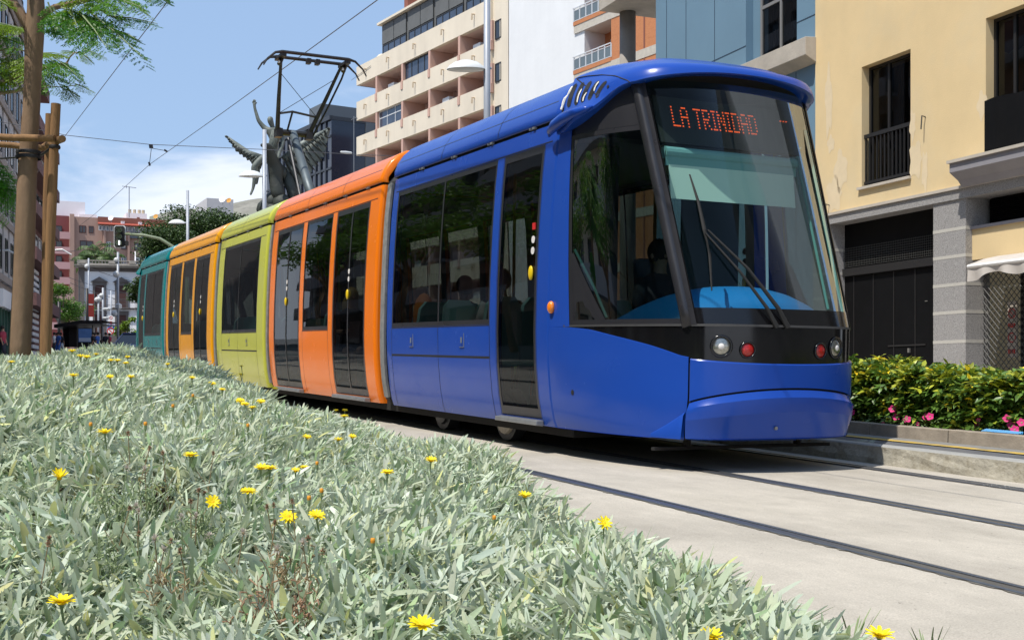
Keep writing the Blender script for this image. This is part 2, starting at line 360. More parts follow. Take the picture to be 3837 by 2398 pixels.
mat('amber', (.85, .22, .01), .2, coat=.8); mat('lamp_red', (.40, .010, .008), .3, coat=.5, var=.5, vscale=70); mat('lamp_clear', (.34, .34, .31), .22, metal=.85, coat=1, var=.35, vscale=60)
mat('dash_blue', (.015, .17, .48), .35); mat('blind_white', (.62, .70, .65), .7); mat('blind_band', (.20, .36, .38), .6)
mat('insul_white', (.72, .70, .64), .8, var=.15, vscale=30)
mat('teal_post', (.22, .50, .48), .4); mat('pole_yellow', (.50, .25, .03), .4)
emis('led_orange', (1.0, .10, .015), .95)
glass('tint_glass', (.24, .27, .265), ior=1.5, wav=.003, rf=.58)
glass('cab_glass', (.22, .29, .28), ior=1.45, wav=.002, rf=.2)
glass('wind_glass', (.66, .82, .78), ior=1.4, wav=.001, rf=.42)
glass('lens_glass', (.9, .9, .9), ior=1.5)
CXT = 5.98; ALF = math.atan(SL)
def TR(x, y, h): return (CXT + x, y - h * math.sin(ALF), g(y) + h * math.cos(ALF))
PH = np.array([.2, .25, .32, .5, .8, 1.1, 1.6, 2.1, 2.5, 2.8, 2.95, 3.1]); PW = np.array([1.05, 1.075, 1.10, 1.135, 1.165, 1.175, 1.17, 1.15, 1.125, 1.095, 1.075, 1.04])
def prof(h): return float(np.interp(h, PH, PW))
NT = TR(0, 7.6, 0)
TRAM = thing('tram', NT, 'long articulated city tram with blue, orange, lime, yellow and teal cars', 'tram')
def side_patch(mb, sd, y0, y1, h0, h1, off=0., ny=1, hs=None):
    hs = sorted(set([h0, h1] + [h for h in list(PH) + [.28, .4, .95, 1.35, 1.85, 2.3, 2.65] if h0 < h < h1])); ys = np.linspace(y0, y1, ny + 1)
    mb.grid([[(sd * (prof(h) + off), y, h) for h in hs] for y in ys])
def frame_edge(mb, sd, y0, y1, h0, h1, a=.0, b=-.05):
    hs = [h0] + [h for h in PH if h0 < h < h1] + [h1]
    for y in (y0, y1): mb.grid([[(sd * (prof(h) + a), y, h) for h in hs], [(sd * (prof(h) + b), y, h) for h in hs]])
    for h in (h0, h1): mb.quad((sd * (prof(h) + a), y0, h), (sd * (prof(h) + a), y1, h), (sd * (prof(h) + b), y1, h), (sd * (prof(h) + b), y0, h))
HB, HS = .25, 2.925
def skin(mb, sd, y0, y1, ops, off=0.):
    cur = y0
    for (a, b, h0, h1) in sorted(ops):
        if a > cur: side_patch(mb, sd, cur, a, HB, HS, off)
        side_patch(mb, sd, a, b, HB, h0, off); side_patch(mb, sd, a, b, h1, HS, off)
        if off == 0: frame_edge(mb, sd, a, b, h0, h1)
        cur = b
    if cur < y1: side_patch(mb, sd, cur, y1, HB, HS, off)
ROOF = [(1.082, 2.955), (1.092, 2.97), (1.088, 3.02), (1.05, 3.12), (.98, 3.22), (.88, 3.31), (.77, 3.365), (.64, 3.385), (.60, 3.36), (.58, 3.28), (.3, 3.27), (0, 3.27)]
WSILL, WTOP, PANH = 1.17, 2.76, .85
def wall_lines(mb, sd, ylist, h0, h1, wdt=.008):
    for y in ylist: side_patch(mb, sd, y - wdt / 2, y + wdt / 2, h0, h1, .0015)
def module(body, col, label, y0, y1, wins, doors, right_end=.05, panels=(), seams=(), ends=(1, 1), far=None):
    """wins: [(ya,yb,[mullions])]  doors: [(ya,yb,leaves)]"""
    root = bpy.data.objects.new('car_body', None)
    mb = MB(TR); ops = [(a, b, WSILL, WTOP) for a, b, _ in wins] + [(a, b, .31, WTOP) for a, b, _ in doors]
    for sd in (-1, 1):
        skin(mb, sd, y0 + .05 * ends[0], y1 - .05 * ends[1], ops)
        for e, (ya, s) in zip(ends, ((y0, 1), (y1, -1))):       # rounded end corner
            if e:
                hs = [h for h in PH if h <= HS] ; hs = [HB] + [h for h in hs if h > HB] + [HS]
                mb.grid([[(sd * (prof(h) - o), ya + s * d, h) for h in hs] for d, o in ((.05, 0), (.025, .008), (.008, .022), (0, .045), (0, .16))])
    body_o = mb.build('car_body', col, TRAM, smooth=False, label=label)
    b = body_o
    for p in b.data.polygons: p.use_smooth = True
    import bmesh
    bm = bmesh.new(); bm.from_mesh(b.data); bmesh.ops.remove_doubles(bm, verts=bm.verts[:], dist=.0004)
    for e in bm.edges:
        if len(e.link_faces) != 2 or e.calc_face_angle(0) > .6: e.smooth = False
    bm.to_mesh(b.data); bm.free()
    WLOC[b.name] = WLOC['tram']
    # lining, floor, ceiling
    mb = MB(TR)
    for sd in (-1, 1): skin(mb, sd, y0 + .06, y1 - .06, ops, -.06)
    mb.box(-1.0, 1.0, y0 + .05, y1 - .05, 2.80, 2.84)
    mb.build('interior_lining', 'lining', b)
    mb = MB(TR); mb.box(-1.03, 1.03, y0 + .03, y1 - .03, .30, .36); mb.build('floor', 'floor_vinyl', b)
    # dark recess line and roof cover
    for sd in (-1, 1): mb = MB(TR); mb.grid([[(sd * 1.055, y, 2.90), (sd * 1.055, y, 3.0)] for y in (y0 + .04, y1 - .04)]); mb.grid([[(sd * (prof(2.925)), y, 2.925), (sd * 1.05, y, 2.925)] for y in (y0 + .04, y1 - .04)]); mb.build('roof_gap', 'black_matt', b)
    mb = MB(TR); ys = [y0, y0 + .004, y0 + .03, y0 + .10] + list(np.arange(y0 + .6, y1 - .2, .5)) + [y1 - .10, y1 - .03, y1 - .004, y1]
    for sd in (-1, 1):
        rows = []
        for i, y in enumerate(ys):
            k = [-.08, -.02, 0, 0][i] if i < 4 else ([0, 0, -.02, -.08][i - len(ys) + 4] if i >= len(ys) - 4 else 0)
            rows.append([(sd * (x + k * (x > .5)), y, h + k * (h > 3.1) * .6) for x, h in ROOF])
        mb.grid(rows)
    rf = mb.build('roof_cover', col, b, smooth=True)
    mb = MB(TR)
    for y in seams:
        for sd in (-1, 1): mb.grid([[(sd * (x + .002), yy, h + .0015) for x, h in ROOF[1:8]] for yy in (y - .005, y + .005)])
    for sd in (-1, 1): mb.grid([[(sd * 1.052, y, 3.118), (sd * 1.047, y, 3.126)] for y in (y0 + .12, y1 - .12)])
    mb.build('roof_seam', 'black_satin', b)
    mb = MB(TR)
    for y in np.arange(y0 + .5, y1 - .3, .93): mb.box(-1.098, -1.07, y, y + .05, 2.935, 2.955); mb.box(-1.098, -1.07, y + .09, y + .11, 2.935, 2.955)
    mb.build('roof_clip', 'metal_grey', b)
    # windows
    for sd in (-1, 1):
        for a, c, mull in wins:
            e = [a] + list(mull) + [c]
            for i in range(len(e) - 1):
                mb = MB(TR); side_patch(mb, sd, e[i] + .012, e[i + 1] - .012, WSILL + .012, WTOP - .012, -.006)
                w_ = mb.build('window', 'tint_glass', b, smooth=True)
            mb = MB(TR)
            for q in e: side_patch(mb, sd, q - .018 if q > a else q + .0, q + .018 if q < c else q, WSILL + .0, WTOP, -.002) if a < q < c else side_patch(mb, sd, q if q == a else q - .035, q + .035 if q == a else q, WSILL, WTOP, -.002)
            side_patch(mb, sd, a, c, WTOP - .05, WTOP, -.003); side_patch(mb, sd, a, c, WSILL, WSILL + .05, -.003)
            mb.build('window_frame', 'black_satin', b)
        for a, c, nl in doors:
            e = np.linspace(a, c, nl + 1)
            for i in range(nl):
                mb = MB(TR); side_patch(mb, sd, e[i] + .015, e[i + 1] - .015, .33, WTOP - .012, -.004)
                mb.build('door', 'tint_glass', b, smooth=True)
            mb = MB(TR)
            for i, q in enumerate(e):
                if i == 0: side_patch(mb, sd, q, q + .045, .32, WTOP, -.001)
                elif i == nl: side_patch(mb, sd, q - .045, q, .32, WTOP, -.001)
                else: side_patch(mb, sd, q - .022, q + .022, .32, WTOP, .001)
            side_patch(mb, sd, a, c, WTOP - .07, WTOP, -.0005); side_patch(mb, sd, a, c, .32, .40, -.0005)
            mb.build('door_frame', 'black_satin', b)
            mb = MB(TR); y_ = [a - .02, c + .02]
            mb.hexa([(sd * 1.09, y_[0], .245), (sd * 1.17, y_[0], .255), (sd * 1.17, y_[1], .255), (sd * 1.09, y_[1], .245), (sd * 1.09, y_[0], .30), (sd * 1.165, y_[0], .295), (sd * 1.165, y_[1], .295), (sd * 1.09, y_[1], .30)])
            mb.build('door_step', 'metal_grey', b, bevel=.006)
            yb = (e[1] if nl == 2 else a + .10) ; hb = 1.62
            mb = MB(TR); X = sd * (prof(hb) + .012)
            mb.sph((X - sd * .006, yb + .01, hb), .040, 14, 10, (.45, 1, 1.65))
            mb.build('door_button', 'door_yellow', b, smooth=True)
            mb = MB(TR)
            for hh in (1.82, 1.92): mb.tube([(sd * (prof(hh) + .001), yb - .0, hh), (sd * (prof(hh) + .004), yb - .0, hh)], .034, 14)
            mb.build('door_sticker', 'sticker_white', b)
    # panel joints on the near side
    for sd in (-1, 1):
        mb = MB(TR)
        for a, c, mull in wins:
            side_patch(mb, sd, a, c, WSILL - .012, WSILL - .002, .002)
            if panels:
                side_patch(mb, sd, a, c, PANH - .011, PANH + .011, .0015)
                for m_ in mull: side_patch(mb, sd, m_ - .004, m_ + .004, .25, WSILL, .0015)
            for q in (a, c): side_patch(mb, sd, q - .004, q + .004, .27, WSILL, .0015)
        for a, c, nl in doors: 
            for q in (a - .012, c + .012): side_patch(mb, sd, q - .003, q + .003, .27, WTOP, .0012)
        side_patch(mb, sd, y0 + .13, y1 - .13, WTOP + .004, WTOP + .014, .0015)
        mb.build('panel_joint', 'black_matt', b)
    if panels:
        mb = MB(TR)
        for q in panels:
            X = -(prof(1.02) + .002); mb.box(X - .004, X + .01, q - .06, q - .053, .95, 1.09); mb.box(X - .004, X + .01, q - .06, q + .05, .945, .952); mb.tube([(X - .004, q, 1.05), (X - .004, q, .99)], .010, 8)
        mb.build('hatch_latch', 'metal_grey', b)
    # seats
    ss = []
    for a, c, mull in wins:
        n = max(1, int((c - a) / .82)); d = (c - a) / n
        for sd in (-1, 1):
            for i in range(n):
                y = a + d * (i + .5); f = 1 if i % 2 else -1
                mb = MB(TR)
                for x in (.86, .46):
                    X = sd * x; bk = [(-.20, 0), (-.215, .34), (-.19, .56), (-.12, .64), (.12, .64), (.19, .56), (.215, .34), (.20, 0)]
                    v = [(X + p, y + f * (.02 + q * .12), .82 + q) for p, q in bk] + [(X + p * .94, y + f * (.07 + q * .12), .82 + q) for p, q in bk]
                    k = 8; mb.add(v, [tuple(range(8)), tuple(range(15, 7, -1))] + [(i_, (i_ + 1) % 8, 8 + (i_ + 1) % 8, 8 + i_) for i_ in range(8)])
                    mb.box(X - .2, X + .2, min(y, y - f * .42), max(y, y - f * .42), .76, .84)
                    mb.box(X - .06, X + .06, y - f * .26, y - f * .2, .36, .76)
                mb.build('seat', 'seat_teal', b)
    return b
B_BLUE = module('blue', 'paint_blue', 'glossy blue front car body', 9.35, 13.62, [(10.62, 13.40, [11.95])], [(9.62, 10.46, 1)], panels=(11.3, 12.75), seams=(10.65, 12.1))
B_OR = module('orange', 'paint_orange', 'glossy orange car body', 14.02, 19.28, [(15.98, 17.26, [])], [(14.42, 15.78, 2), (17.46, 18.92, 2)], seams=(15.6, 17.3))
B_LI = module('lime', 'paint_lime', 'lime green car body', 19.62, 23.34, [(20.08, 22.85, [21.5])], [], panels=(20.8, 22.2), seams=(21.5,))
B_YE = module('yellow', 'paint_yellow', 'yellow orange car body', 23.80, 29.06, [(25.85, 27.1, [])], [(24.25, 25.62, 2), (27.3, 28.7, 2)], seams=(26.4,))
B_TE = module('teal', 'paint_teal', 'teal rear car body', 29.46, 33.6, [(29.75, 32.3, [31.0])], [(32.5, 33.3, 1)], panels=(30.3, 31.6), seams=(31.2,))
# stickers beside front door
mb = MB(TR); mb.box(-(prof(2.05) + .004), -(prof(2.05) - .01), 9.69, 9.75, 2.01, 2.07); mb.build('warning_sticker', 'sticker_red', TRAM)
for (a, b_) in ((13.62, 14.02), (19.28, 19.62), (23.34, 23.80), (29.06, 29.46)):
    mb = MB(TR); n = 9; rows = []
    for i in range(2 * n + 1):
        y = a - .03 + (b_ - a + .06) * i / (2 * n); o = .07 + (.055 if i % 2 else 0)
        pts = [(-(prof(h) - o), y, h) for h in (.3, .8, 1.4, 2.0, 2.6, 2.95)] + [(-(.9 - o), y, 3.22 - o), (-.5, y, 3.30 - o), (.5, y, 3.30 - o), (.9 - o, y, 3.22 - o)] + [((prof(h) - o), y, h) for h in (2.95, 2.6, 2.0, 1.4, .8, .3)]
        rows.append(pts)
    mb.grid(rows); bl = mb.build('bellows', 'rubber', TRAM)
    mb = MB(TR)
    for k, (d, r) in enumerate(((.055, .03), (.11, .022), (.16, .022), (.21, .022))):
        mb.tube([(-(prof(h) - .004 - .007 * k), a + d * (b_ - a) / .40 + .012 * math.sin(h * 3), h) for h in np.linspace(.34, 2.9, 14)], r, 6)
    mb.build('conduit', 'bellows_grey', bl)
    mb = MB(TR)
    for i in range(6): y = a + .05 + (b_ - a - .1) * random.random(); mb.box(-.98 + .05 * i, -.92 + .05 * i, y, y + .07, 3.02 + .03 * i, 3.12 + .035 * i)
    mb.build('coupling_fitting', 'bellows_grey', bl)
# underframe and bogies
mb = MB(TR); mb.box(-1.0, 1.0, 9.2, 33.4, .17, .30); mb.build('underframe', 'underframe', TRAM)
for yc in (11.0, 11.9 + .8, 20.6, 22.4, 30.4, 32.2):
    mb = MB(TR)
    for sd in (-1, 1): mb.tube([(sd * .68, yc, .27), (sd * .80, yc, .27)], .26, 20)
    wh = mb.build('wheel', 'dark_iron', TRAM)
    mb = MB(TR); mb.tube([(-.80, yc, .27), (-.83, yc, .27), (-.84, yc, .27)], [.2, .19, .12], 20); mb.build('wheel_disc', 'wheel_disc' if yc == 11.0 else 'dark_iron', wh)
for yc in (11.8, 21.5, 31.3):
    mb = MB(TR); mb.box(-.78, .78, yc - .55, yc + .55, .14, .34)
    for k in range(4): mb.box(-.84, -.76, yc - .5 + .27 * k, yc - .38 + .27 * k, .16, .30)
    mb.build('bogie_frame', 'dark_iron', TRAM)
# ---------------------------------------------------------------- nose
YA = 9.35
def contour(h):
    s = min(1.1, max(0, (h - 1.13) / 1.93)); wc = .775 + .055 * s; yc = 7.76 + .70 * s
    if h < .62: yc += .05 * sm((.62 - h) / .4); 
    yf = yc - .27
    wA = prof(min(h, 3.1)); 
    return wc, yc, yf, wA
def nose(q, h, off=0., mirror=1):
    """q: -2 left side rear .. -1 left corner .. 0 front centre .. 2"""
    sgn = -1 if q < 0 else 1; a = abs(q)
    def at(a):
        wc, yc, yf, wA = contour(h)
        if a >= 1:
            t = 2 - a; p0 = (wA, YA); p1 = (wA - .005, YA - .55 * (YA - yc)); p2 = (wc + .135, yc + .27); p3 = (wc, yc)
        else:
            t = 1 - a; p0 = (wc, yc); p1 = (wc - .11, yc - .22); p2 = (.34, yf + .0); p3 = (0, yf)
        m = 1 - t; f = lambda i: m ** 3 * p0[i] + 3 * m * m * t * p1[i] + 3 * m * t * t * p2[i] + t ** 3 * p3[i]
        return np.array([f(0), f(1)])
    p = at(a); d = at(min(2, a + .01)) - at(max(0, a - .01)); nrm = np.array([-d[1], d[0]]) ; nrm = np.array([d[1], -d[0]]); nrm /= np.linalg.norm(nrm)
    p = p + nrm * off
    return (sgn * max(0, p[0]), p[1], h)
def npatch(mb, q0, q1, lo, hi, off=0., nq=24, nh=6):
    rows = []
    for q in np.linspace(q0, q1, nq + 1):
        a, b = (lo(q) if callable(lo) else lo), (hi(q) if callable(hi) else hi)
        rows.append([nose(q, a + (b - a) * j / nh, off(q, a + (b - a) * j / nh) if callable(off) else off) for j in range(nh + 1)])
    mb.grid(rows)
_tab = []
for q in np.linspace(-2, 2, 161):
    for h in np.linspace(.25, 3.2, 119):
        _tab.append((*proj(TR(*nose(q, h))), q, h))
_tab = np.array(_tab)
def nose_px(px, py, left=True):
    """surface parameters of the nose point seen at this picture position"""
    t = _tab[(_tab[:, 2] > -2) & (_tab[:, 2] < 1.05)]; d = np.hypot(t[:, 0] - px, t[:, 1] - py); i = d.argmin(); return t[i, 2], t[i, 3]
_bq = [nose_px(a, b) for a, b in ((2029, 1228), (2123, 1230), (2212, 1239), (2301, 1259), (2430, 1295), (2541, 1329), (2600, 1344))]
_bx = [-2.0] + [q for q, h in _bq[1:]] + [-1.0]; _by = [1.128] + [h for q, h in _bq[1:]] + [.872]
def bound(q):   # upper edge of the blue apron
    if abs(q) >= 1: return float(np.interp(-abs(q), _bx, _by))
    a = abs(q)
    if a >= 1: t = 2 - a; return 1.13 - .26 * sm(t * 1.02) if t < .98 else .87
    return .87 - .035 * (1 - a ** 2)
def arch(q): a = abs(q); return .53 + .115 * math.cos(min(1, a) * math.pi / 2) ** .8
for rear in (0, 1):
    if rear:
        TRn = TR
        def TR(x, y, h, _m=(7.6 + 35.2)): return TRn(x, _m - y, h)
    pc = 'paint_teal' if rear else 'paint_blue'
    lab = 'teal rear cab end' if rear else 'blue raked front cab'
    # apron: side panels + front panel, split at the corner
    CAB = bpy.data.objects.new('cab', None); COL.objects.link(CAB); CAB.parent = TRAM; CAB['label'] = lab; WLOC[CAB.name] = WLOC['tram']
    for s in (-1, 1):
        mb = MB(TR)
        npatch(mb, s * 2.0, s * 1.012, .25, bound, lambda q, h: .008 - .03 * max(0, (.34 - h) / .1) ** 2 * .2, 26, 12)
        q_ = np.linspace(s * 2, s * 1.012, 27)
        mb.grid([[nose(q, bound(q), .008) for q in q_], [nose(q, bound(q) + .004, -.004) for q in q_], [nose(q, bound(q), -.05) for q in q_]])
        mb.grid([[nose(q, .25, .008) for q in q_], [nose(q, .25, -.08) for q in q_]])
        mb.build('side_apron', pc, CAB, auto=.7)
        mb = MB(TR)   # pillar between door and cab window
        npatch(mb, s * 2.0, s * 1.86, 1.13, 2.93, .004, 3, 10); npatch(mb, s * 2.0, s * 1.9, 2.74, 3.0, .002, 3, 3)
        mb.build('side_pillar', pc, CAB, auto=.7)
    mb = MB(TR)   # corner seam
    for s in (-1, 1): npatch(mb, s * 1.012, s * .988, .25, .88, -.006, 2, 6)
    npatch(mb, -1.0, 1.0, lambda q: arch(q) - .012, lambda q: arch(q) + .03, -.022, 30, 1)
    mb.build('apron_seam', 'black_matt', CAB)
    mb = MB(TR)   # upper front bumper
    npatch(mb, -.988, .988, lambda q: arch(q) + .016, bound, lambda q, h: .018 + .0 * h, 36, 6)
    Q = np.linspace(-.988, .988, 37)
    mb.grid([[nose(q, bound(q), .018) for q in Q], [nose(q, bound(q) + .010, .012) for q in Q], [nose(q, bound(q) + .008, -.03) for q in Q]])
    mb.grid([[nose(q, arch(q) + .016, .018) for q in Q], [nose(q, arch(q) + .016, -.03) for q in Q]])
    mb.build('bumper', pc, CAB, auto=.7)
    mb = MB(TR)   # lower lip, two facets
    mid = lambda q: .40 + .075 * math.cos(q * math.pi / 2)
    npatch(mb, -.988, .988, mid, arch, lambda q, h: .045 - .055 * sm((h - mid(q)) / max(.02, arch(q) - mid(q))) * 0 + .004 * 0 - .03 * (1 - sm((arch(q) - h) / .06)), 36, 6)
    npatch(mb, -.988, .988, .262, mid, lambda q, h: .045 - .035 * (mid(q) - h) / .2, 36, 5)
    mb.grid([[nose(q, .262, .02) for q in Q], [nose(q, .25, -.03) for q in Q], [nose(q, .26, -.2) for q in Q]])
    mb.build('bumper_lip', pc, CAB, auto=.5)
    if not rear:
        for (px, py) in ((2150, 1465), (2727, 1527), (3125, 1531)):
            mb = MB(TR); q, h = nose_px(px, py); p = np.array(nose(q, h, .0)); p2 = np.array(nose(q, h, .0105 if abs(q) > 1 else .034)); mb.tube([p, p2], .022, 12)
            mb.build('tow_hole', 'black_matt', CAB)
        mb = MB(TR); q, h = nose_px(2900, 1600); mb.tube([nose(q, .35, .02), nose(q, .35, .042)], .014, 8); mb.build('bumper_plug', 'metal_grey', CAB)
    # crease fin at the bottom of the side apron
    for s in (-1, 1):
        mb = MB(TR)
        R = np.linspace(1.30, 1.02, 8)
        mb.grid([[nose(s * q, .255, .012 + .03 * (1.33 - q) / .31) for q in R], [nose(s * q, .262 + .175 * ((1.33 - q) / .31) ** 1.1, .012 + .028 * (1.33 - q) / .31) for q in R], [nose(s * q, .27 + .20 * ((1.33 - q) / .31) ** 1.1, .0085) for q in R]])
        mb.build('apron_crease', pc, CAB, smooth=True)
    # black band
    mb = MB(TR)
    for s in (-1, 1): npatch(mb, s * 1.88, s * 1.0, lambda q: bound(q) - .03, 1.128, -.004, 22, 4)
    npatch(mb, -1, 1, lambda q: bound(q) - .03, 1.128, -.004, 40, 4)
    mb.build('lamp_band', 'black_gloss', CAB, smooth=True)
    mb = MB(TR); npatch(mb, -1.9, 1.9, 1.127, 1.145, .004, 60, 1); mb.build('sill_seal', 'rubber', CAB)
    # cab side window
    for s in (-1, 1):
        mb = MB(TR); npatch(mb, s * 1.85, s * 1.04, 1.16, 2.74, -.004, 20, 8)
        mb.build('cab_side_window', 'cab_glass', CAB, smooth=True)
    for s in (-1, 1):
        mb = MB(TR)
        npatch(mb, s * 1.87, s * 1.835, 1.14, 2.76, .0, 2, 8); npatch(mb, s * 1.87, s * 1.02, 2.72, 2.76, .0, 20, 1); npatch(mb, s * 1.87, s * 1.02, 1.14, 1.185, .0, 20, 1)
        mb.grid([[nose(s * (1.84 - .20 * (1 - t) - .02), 1.18 + .92 * t * .62, .001), nose(s * (1.84 - .20 * (1 - t) + .02), 1.18 + .92 * t * .62, .001)] for t in np.linspace(0, 1, 6)])
        # solid black lower corner with recessed handle
        mb.grid([[nose(s * 1.86, 1.15 + .6 * t, -.001), nose(s * (1.86 - .21 * (1 - t)), 1.15 + .6 * t, -.001)] for t in np.linspace(0, 1, 8)])
        mb.build('window_frame', 'black_satin', CAB)
    for s in (-1, 1):
        mb = MB(TR); npatch(mb, s * 1.90, s * 1.0, 2.765, lambda q: 3.10, -.012, 18, 4)
        mb.build('upper_panel', 'black_satin', CAB, smooth=True)
    for s in (-1, 1):
        mb = MB(TR)
        mb.tube([nose(s * 1.035, h, -.022) for h in np.linspace(1.12, 3.2, 14)], np.linspace(.050, .056, 14), 14)
        npatch(mb, s * 1.04, s * .925, 1.14, 3.16, .006, 6, 12)
        mb.build('pillar', 'black_satin', CAB, smooth=True)
    # windshield
    mb = MB(TR); npatch(mb, -.95, .95, 1.15, 3.12, -.006, 40, 14)
    WS = mb.build('windshield', 'wind_glass', CAB, smooth=True)
    mb = MB(TR); npatch(mb, -.97, .97, 1.14, 1.27, -.003, 40, 2); npatch(mb, -.97, -.915, 1.25, 3.0, -.003, 2, 10); npatch(mb, .90, .97, 1.25, 3.0, -.003, 2, 10)
    mb.build('windshield_border', 'black_gloss', CAB, smooth=True)
    # hood / visor
    def hl(q): a = abs(q); return 2.80 + .30 * sm((1.97 - a) / .95) if a > 1 else 3.10 + .085 * math.cos(a * math.pi / 2)
    def tail(a): return math.exp(-((a - 1.72) / .2) ** 2)
    mb = MB(TR); Q = np.concatenate([np.linspace(-2, -1, 30), np.linspace(-1, 1, 40)[1:], np.linspace(1, 2, 30)[1:]])
    rows = []
    for q in Q:
        a = abs(q); e = .5 if a > 1.97 else 1; f = 1 - sm((a - 1.0) / .9); t_ = tail(a)
        H = hl(q); o = .015 + .055 * f + .085 * t_
        hh = lambda k: H + (3.30 - H) * k
        r = []
        for k, oo in ((.04, -.05), (0., o * .6), (.0, o), (.05, o + .012), (.16, o + .006 - .03 * t_), (.4, .012 + .05 * f), (.62, -.005 + .035 * f), (.82, -.06 + .015 * f)):
            h = hh(k); P_ = nose(q, 3.0 if h > 3.0 else h, 0); 
            hc = min(h, 3.05); r.append((*nose(q, hc, oo)[:2], h))
        for inset, h in ((-.13, 3.305), (-.22, 3.345), (-.33, 3.37), (-.48, 3.385)):
            x, y, _ = nose(q, 3.05, inset * (1 - .28 * (a > 1) * min(1, (a - 1)))); r.append((x, min(y, YA), h))
        x, y, _ = nose(q, 3.05, -.5); r.append((0, min(YA, max(9.0, y + .15)), 3.39))
        rows.append(r)
    if not rear: HOOD = [list(r) for r in rows]
    mb.grid(rows); mb.build('roof_visor', pc, CAB, auto=.9)
    
    mb = MB(TR)   # underside of visor
    mb.grid([[nose(q, min(hl(q), 3.05), -.04)[:2] + (hl(q) + .02,), (0, 9.2, 3.12)] for q in Q]); mb.build('visor_underside', 'black_matt', CAB)
    if not rear:
        # slots in the visor side
        from mathutils.bvhtree import BVHTree
        hv = [Vector(TR(*p)) for r_ in HOOD for p in r_]; nc = len(HOOD[0]); hf = [(a * nc + c, a * nc + c + 1, (a + 1) * nc + c + 1, (a + 1) * nc + c) for a in range(len(HOOD) - 1) for c in range(nc - 1)]
        bvh = BVHTree.FromPolygons(hv, hf)
        def hood_px(px, py, off):
            o_ = Vector((0, 0, CAMZ)); d_ = Vector(ray(px, py)).normalized(); loc, nrm, _, _ = bvh.ray_cast(o_, d_)
            if loc is None: loc, nrm, _, _ = bvh.find_nearest(o_ + d_ * 10.2)
            if nrm.dot(d_) > 0: nrm = -nrm
            return np.array(loc + nrm * off)
        def strip_px(mb_, a, b, w_, off, bow=5, n_=14):
            rows_ = []
            for t in np.linspace(0, 1, n_):
                k_ = w_ * min(1, (1 - (2 * t - 1) ** 6)) ** .5; x_ = a[0] + (b[0] - a[0]) * t - bow * math.sin(t * 3.14); y_ = a[1] + (b[1] - a[1]) * t
                rows_.append([hood_px(x_ - k_, y_, off), hood_px(x_ + k_, y_, off)])
            mb_.grid(rows_)
        for k, (a, b) in enumerate((((2130, 405), (2161, 313)), ((2157, 397), (2188, 309)), ((2181, 386), (2216, 304)), ((2207, 378), (2245, 303)), ((2234, 370), (2273, 304)))):
            mb = MB(); strip_px(mb, a, b, 7.5, .003); vo = mb.build('vent_slot', 'black_matt', CAB)
            if k in (1, 2, 3):
                u0_, u1_ = {1: (.12, .72), 2: (.05, .48), 3: (.45, .95)}[k]; q0_ = (a[0] + (b[0] - a[0]) * u0_ + 3, a[1] + (b[1] - a[1]) * u0_); q1_ = (a[0] + (b[0] - a[0]) * u1_ + 3, a[1] + (b[1] - a[1]) * u1_)
                mb = MB(); strip_px(mb, q0_, q1_, 2.4, .005, 4); mb.build('vent_insulation', 'insul_white', CAB)
        mb = MB(); sp_ = [(2152 + 9 * i, float(np.interp(2152 + 9 * i, [2150, 2175, 2205, 2256, 2308, 2350, 2375], [299, 291, 286, 282, 286, 302, 320]))) for i in range(25)]
        mb.tube([hood_px(a, b, .001) for a, b in sp_], .0045, 5); mb.build('visor_seam', 'black_matt', CAB)
        mb = MB(); mb.tube([hood_px(2279, 326, .002), hood_px(2279, 326, .006)], .013, 12); mb.build('visor_screw', 'black_matt', CAB)
        mb = MB(); mb.tube([atX(2058, 512, 4.83), atX(2062, 494, 4.81), atX(2080, 470, 4.80), atX(2115, 443, 4.80), atX(2155, 424, 4.82), atX(2195, 409, 4.85), atX(2222, 399, 4.90)], [.010, .034, .050, .052, .042, .028, .008], 16); mb.build('visor_fin', pc, CAB, smooth=True)
        # gap with pale insulation between visor and roof cover
        mb = MB(TR); mb.grid([[(-(x - .012), 9.33, h - .01), (-(x - .012), 9.38, h - .01)] for x, h in ROOF[:9]]); mb.build('visor_gap', 'black_matt', CAB)
        mb = MB(TR); pts_ = [np.array(ROOF[k]) * (1 - t) + np.array(ROOF[k + 1]) * t for k in range(2, 7) for t in (0, .33, .66)]
        mb.tube([(-(p[0] + .0), 9.35 + random.uniform(-.006, .006), p[1]) for p in pts_], [random.uniform(.006, .016) for _ in pts_], 7)
        mb.build('gap_insulation', 'insul_white', CAB)
    # belly plate and lower cab wall keep daylight out of the underside
    mb = MB(TR); Qb = np.linspace(-2, 2, 61); mb.grid([[nose(q, .262, -.01), (nose(q, .262, 0)[0] * .5, max(8.6, nose(q, .262, 0)[1]), .262), (0, 9.3, .262)] for q in Qb]); mb.build('belly_plate', 'underframe', CAB)
    # cab bulkhead, floor
    mb = MB(TR); mb.box(-.70, .70, 7.95, 8.7, .30, .36); mb.box(-.9, .9, 8.7, 9.4, .30, .36); mb.box(-1.0, -.35, 9.60, 9.63, .36, 2.8); mb.box(.35, 1.0, 9.60, 9.63, .36, 2.8)
    mb.box(-.35, .35, 9.60, 9.63, .36, 1.0); mb.box(-1.0, 1.0, 8.9, 9.6, 2.84, 2.87)
    npatch(mb, -1.95, 1.95, .36, 1.12, -.06, 40, 1)
    mb.build('cab_interior', 'seat_dark', CAB)
TR = TRn
CAB = [o for o in bpy.data.objects if o.name.startswith('cab') and o.get('label', '').startswith('blue raked')][0]
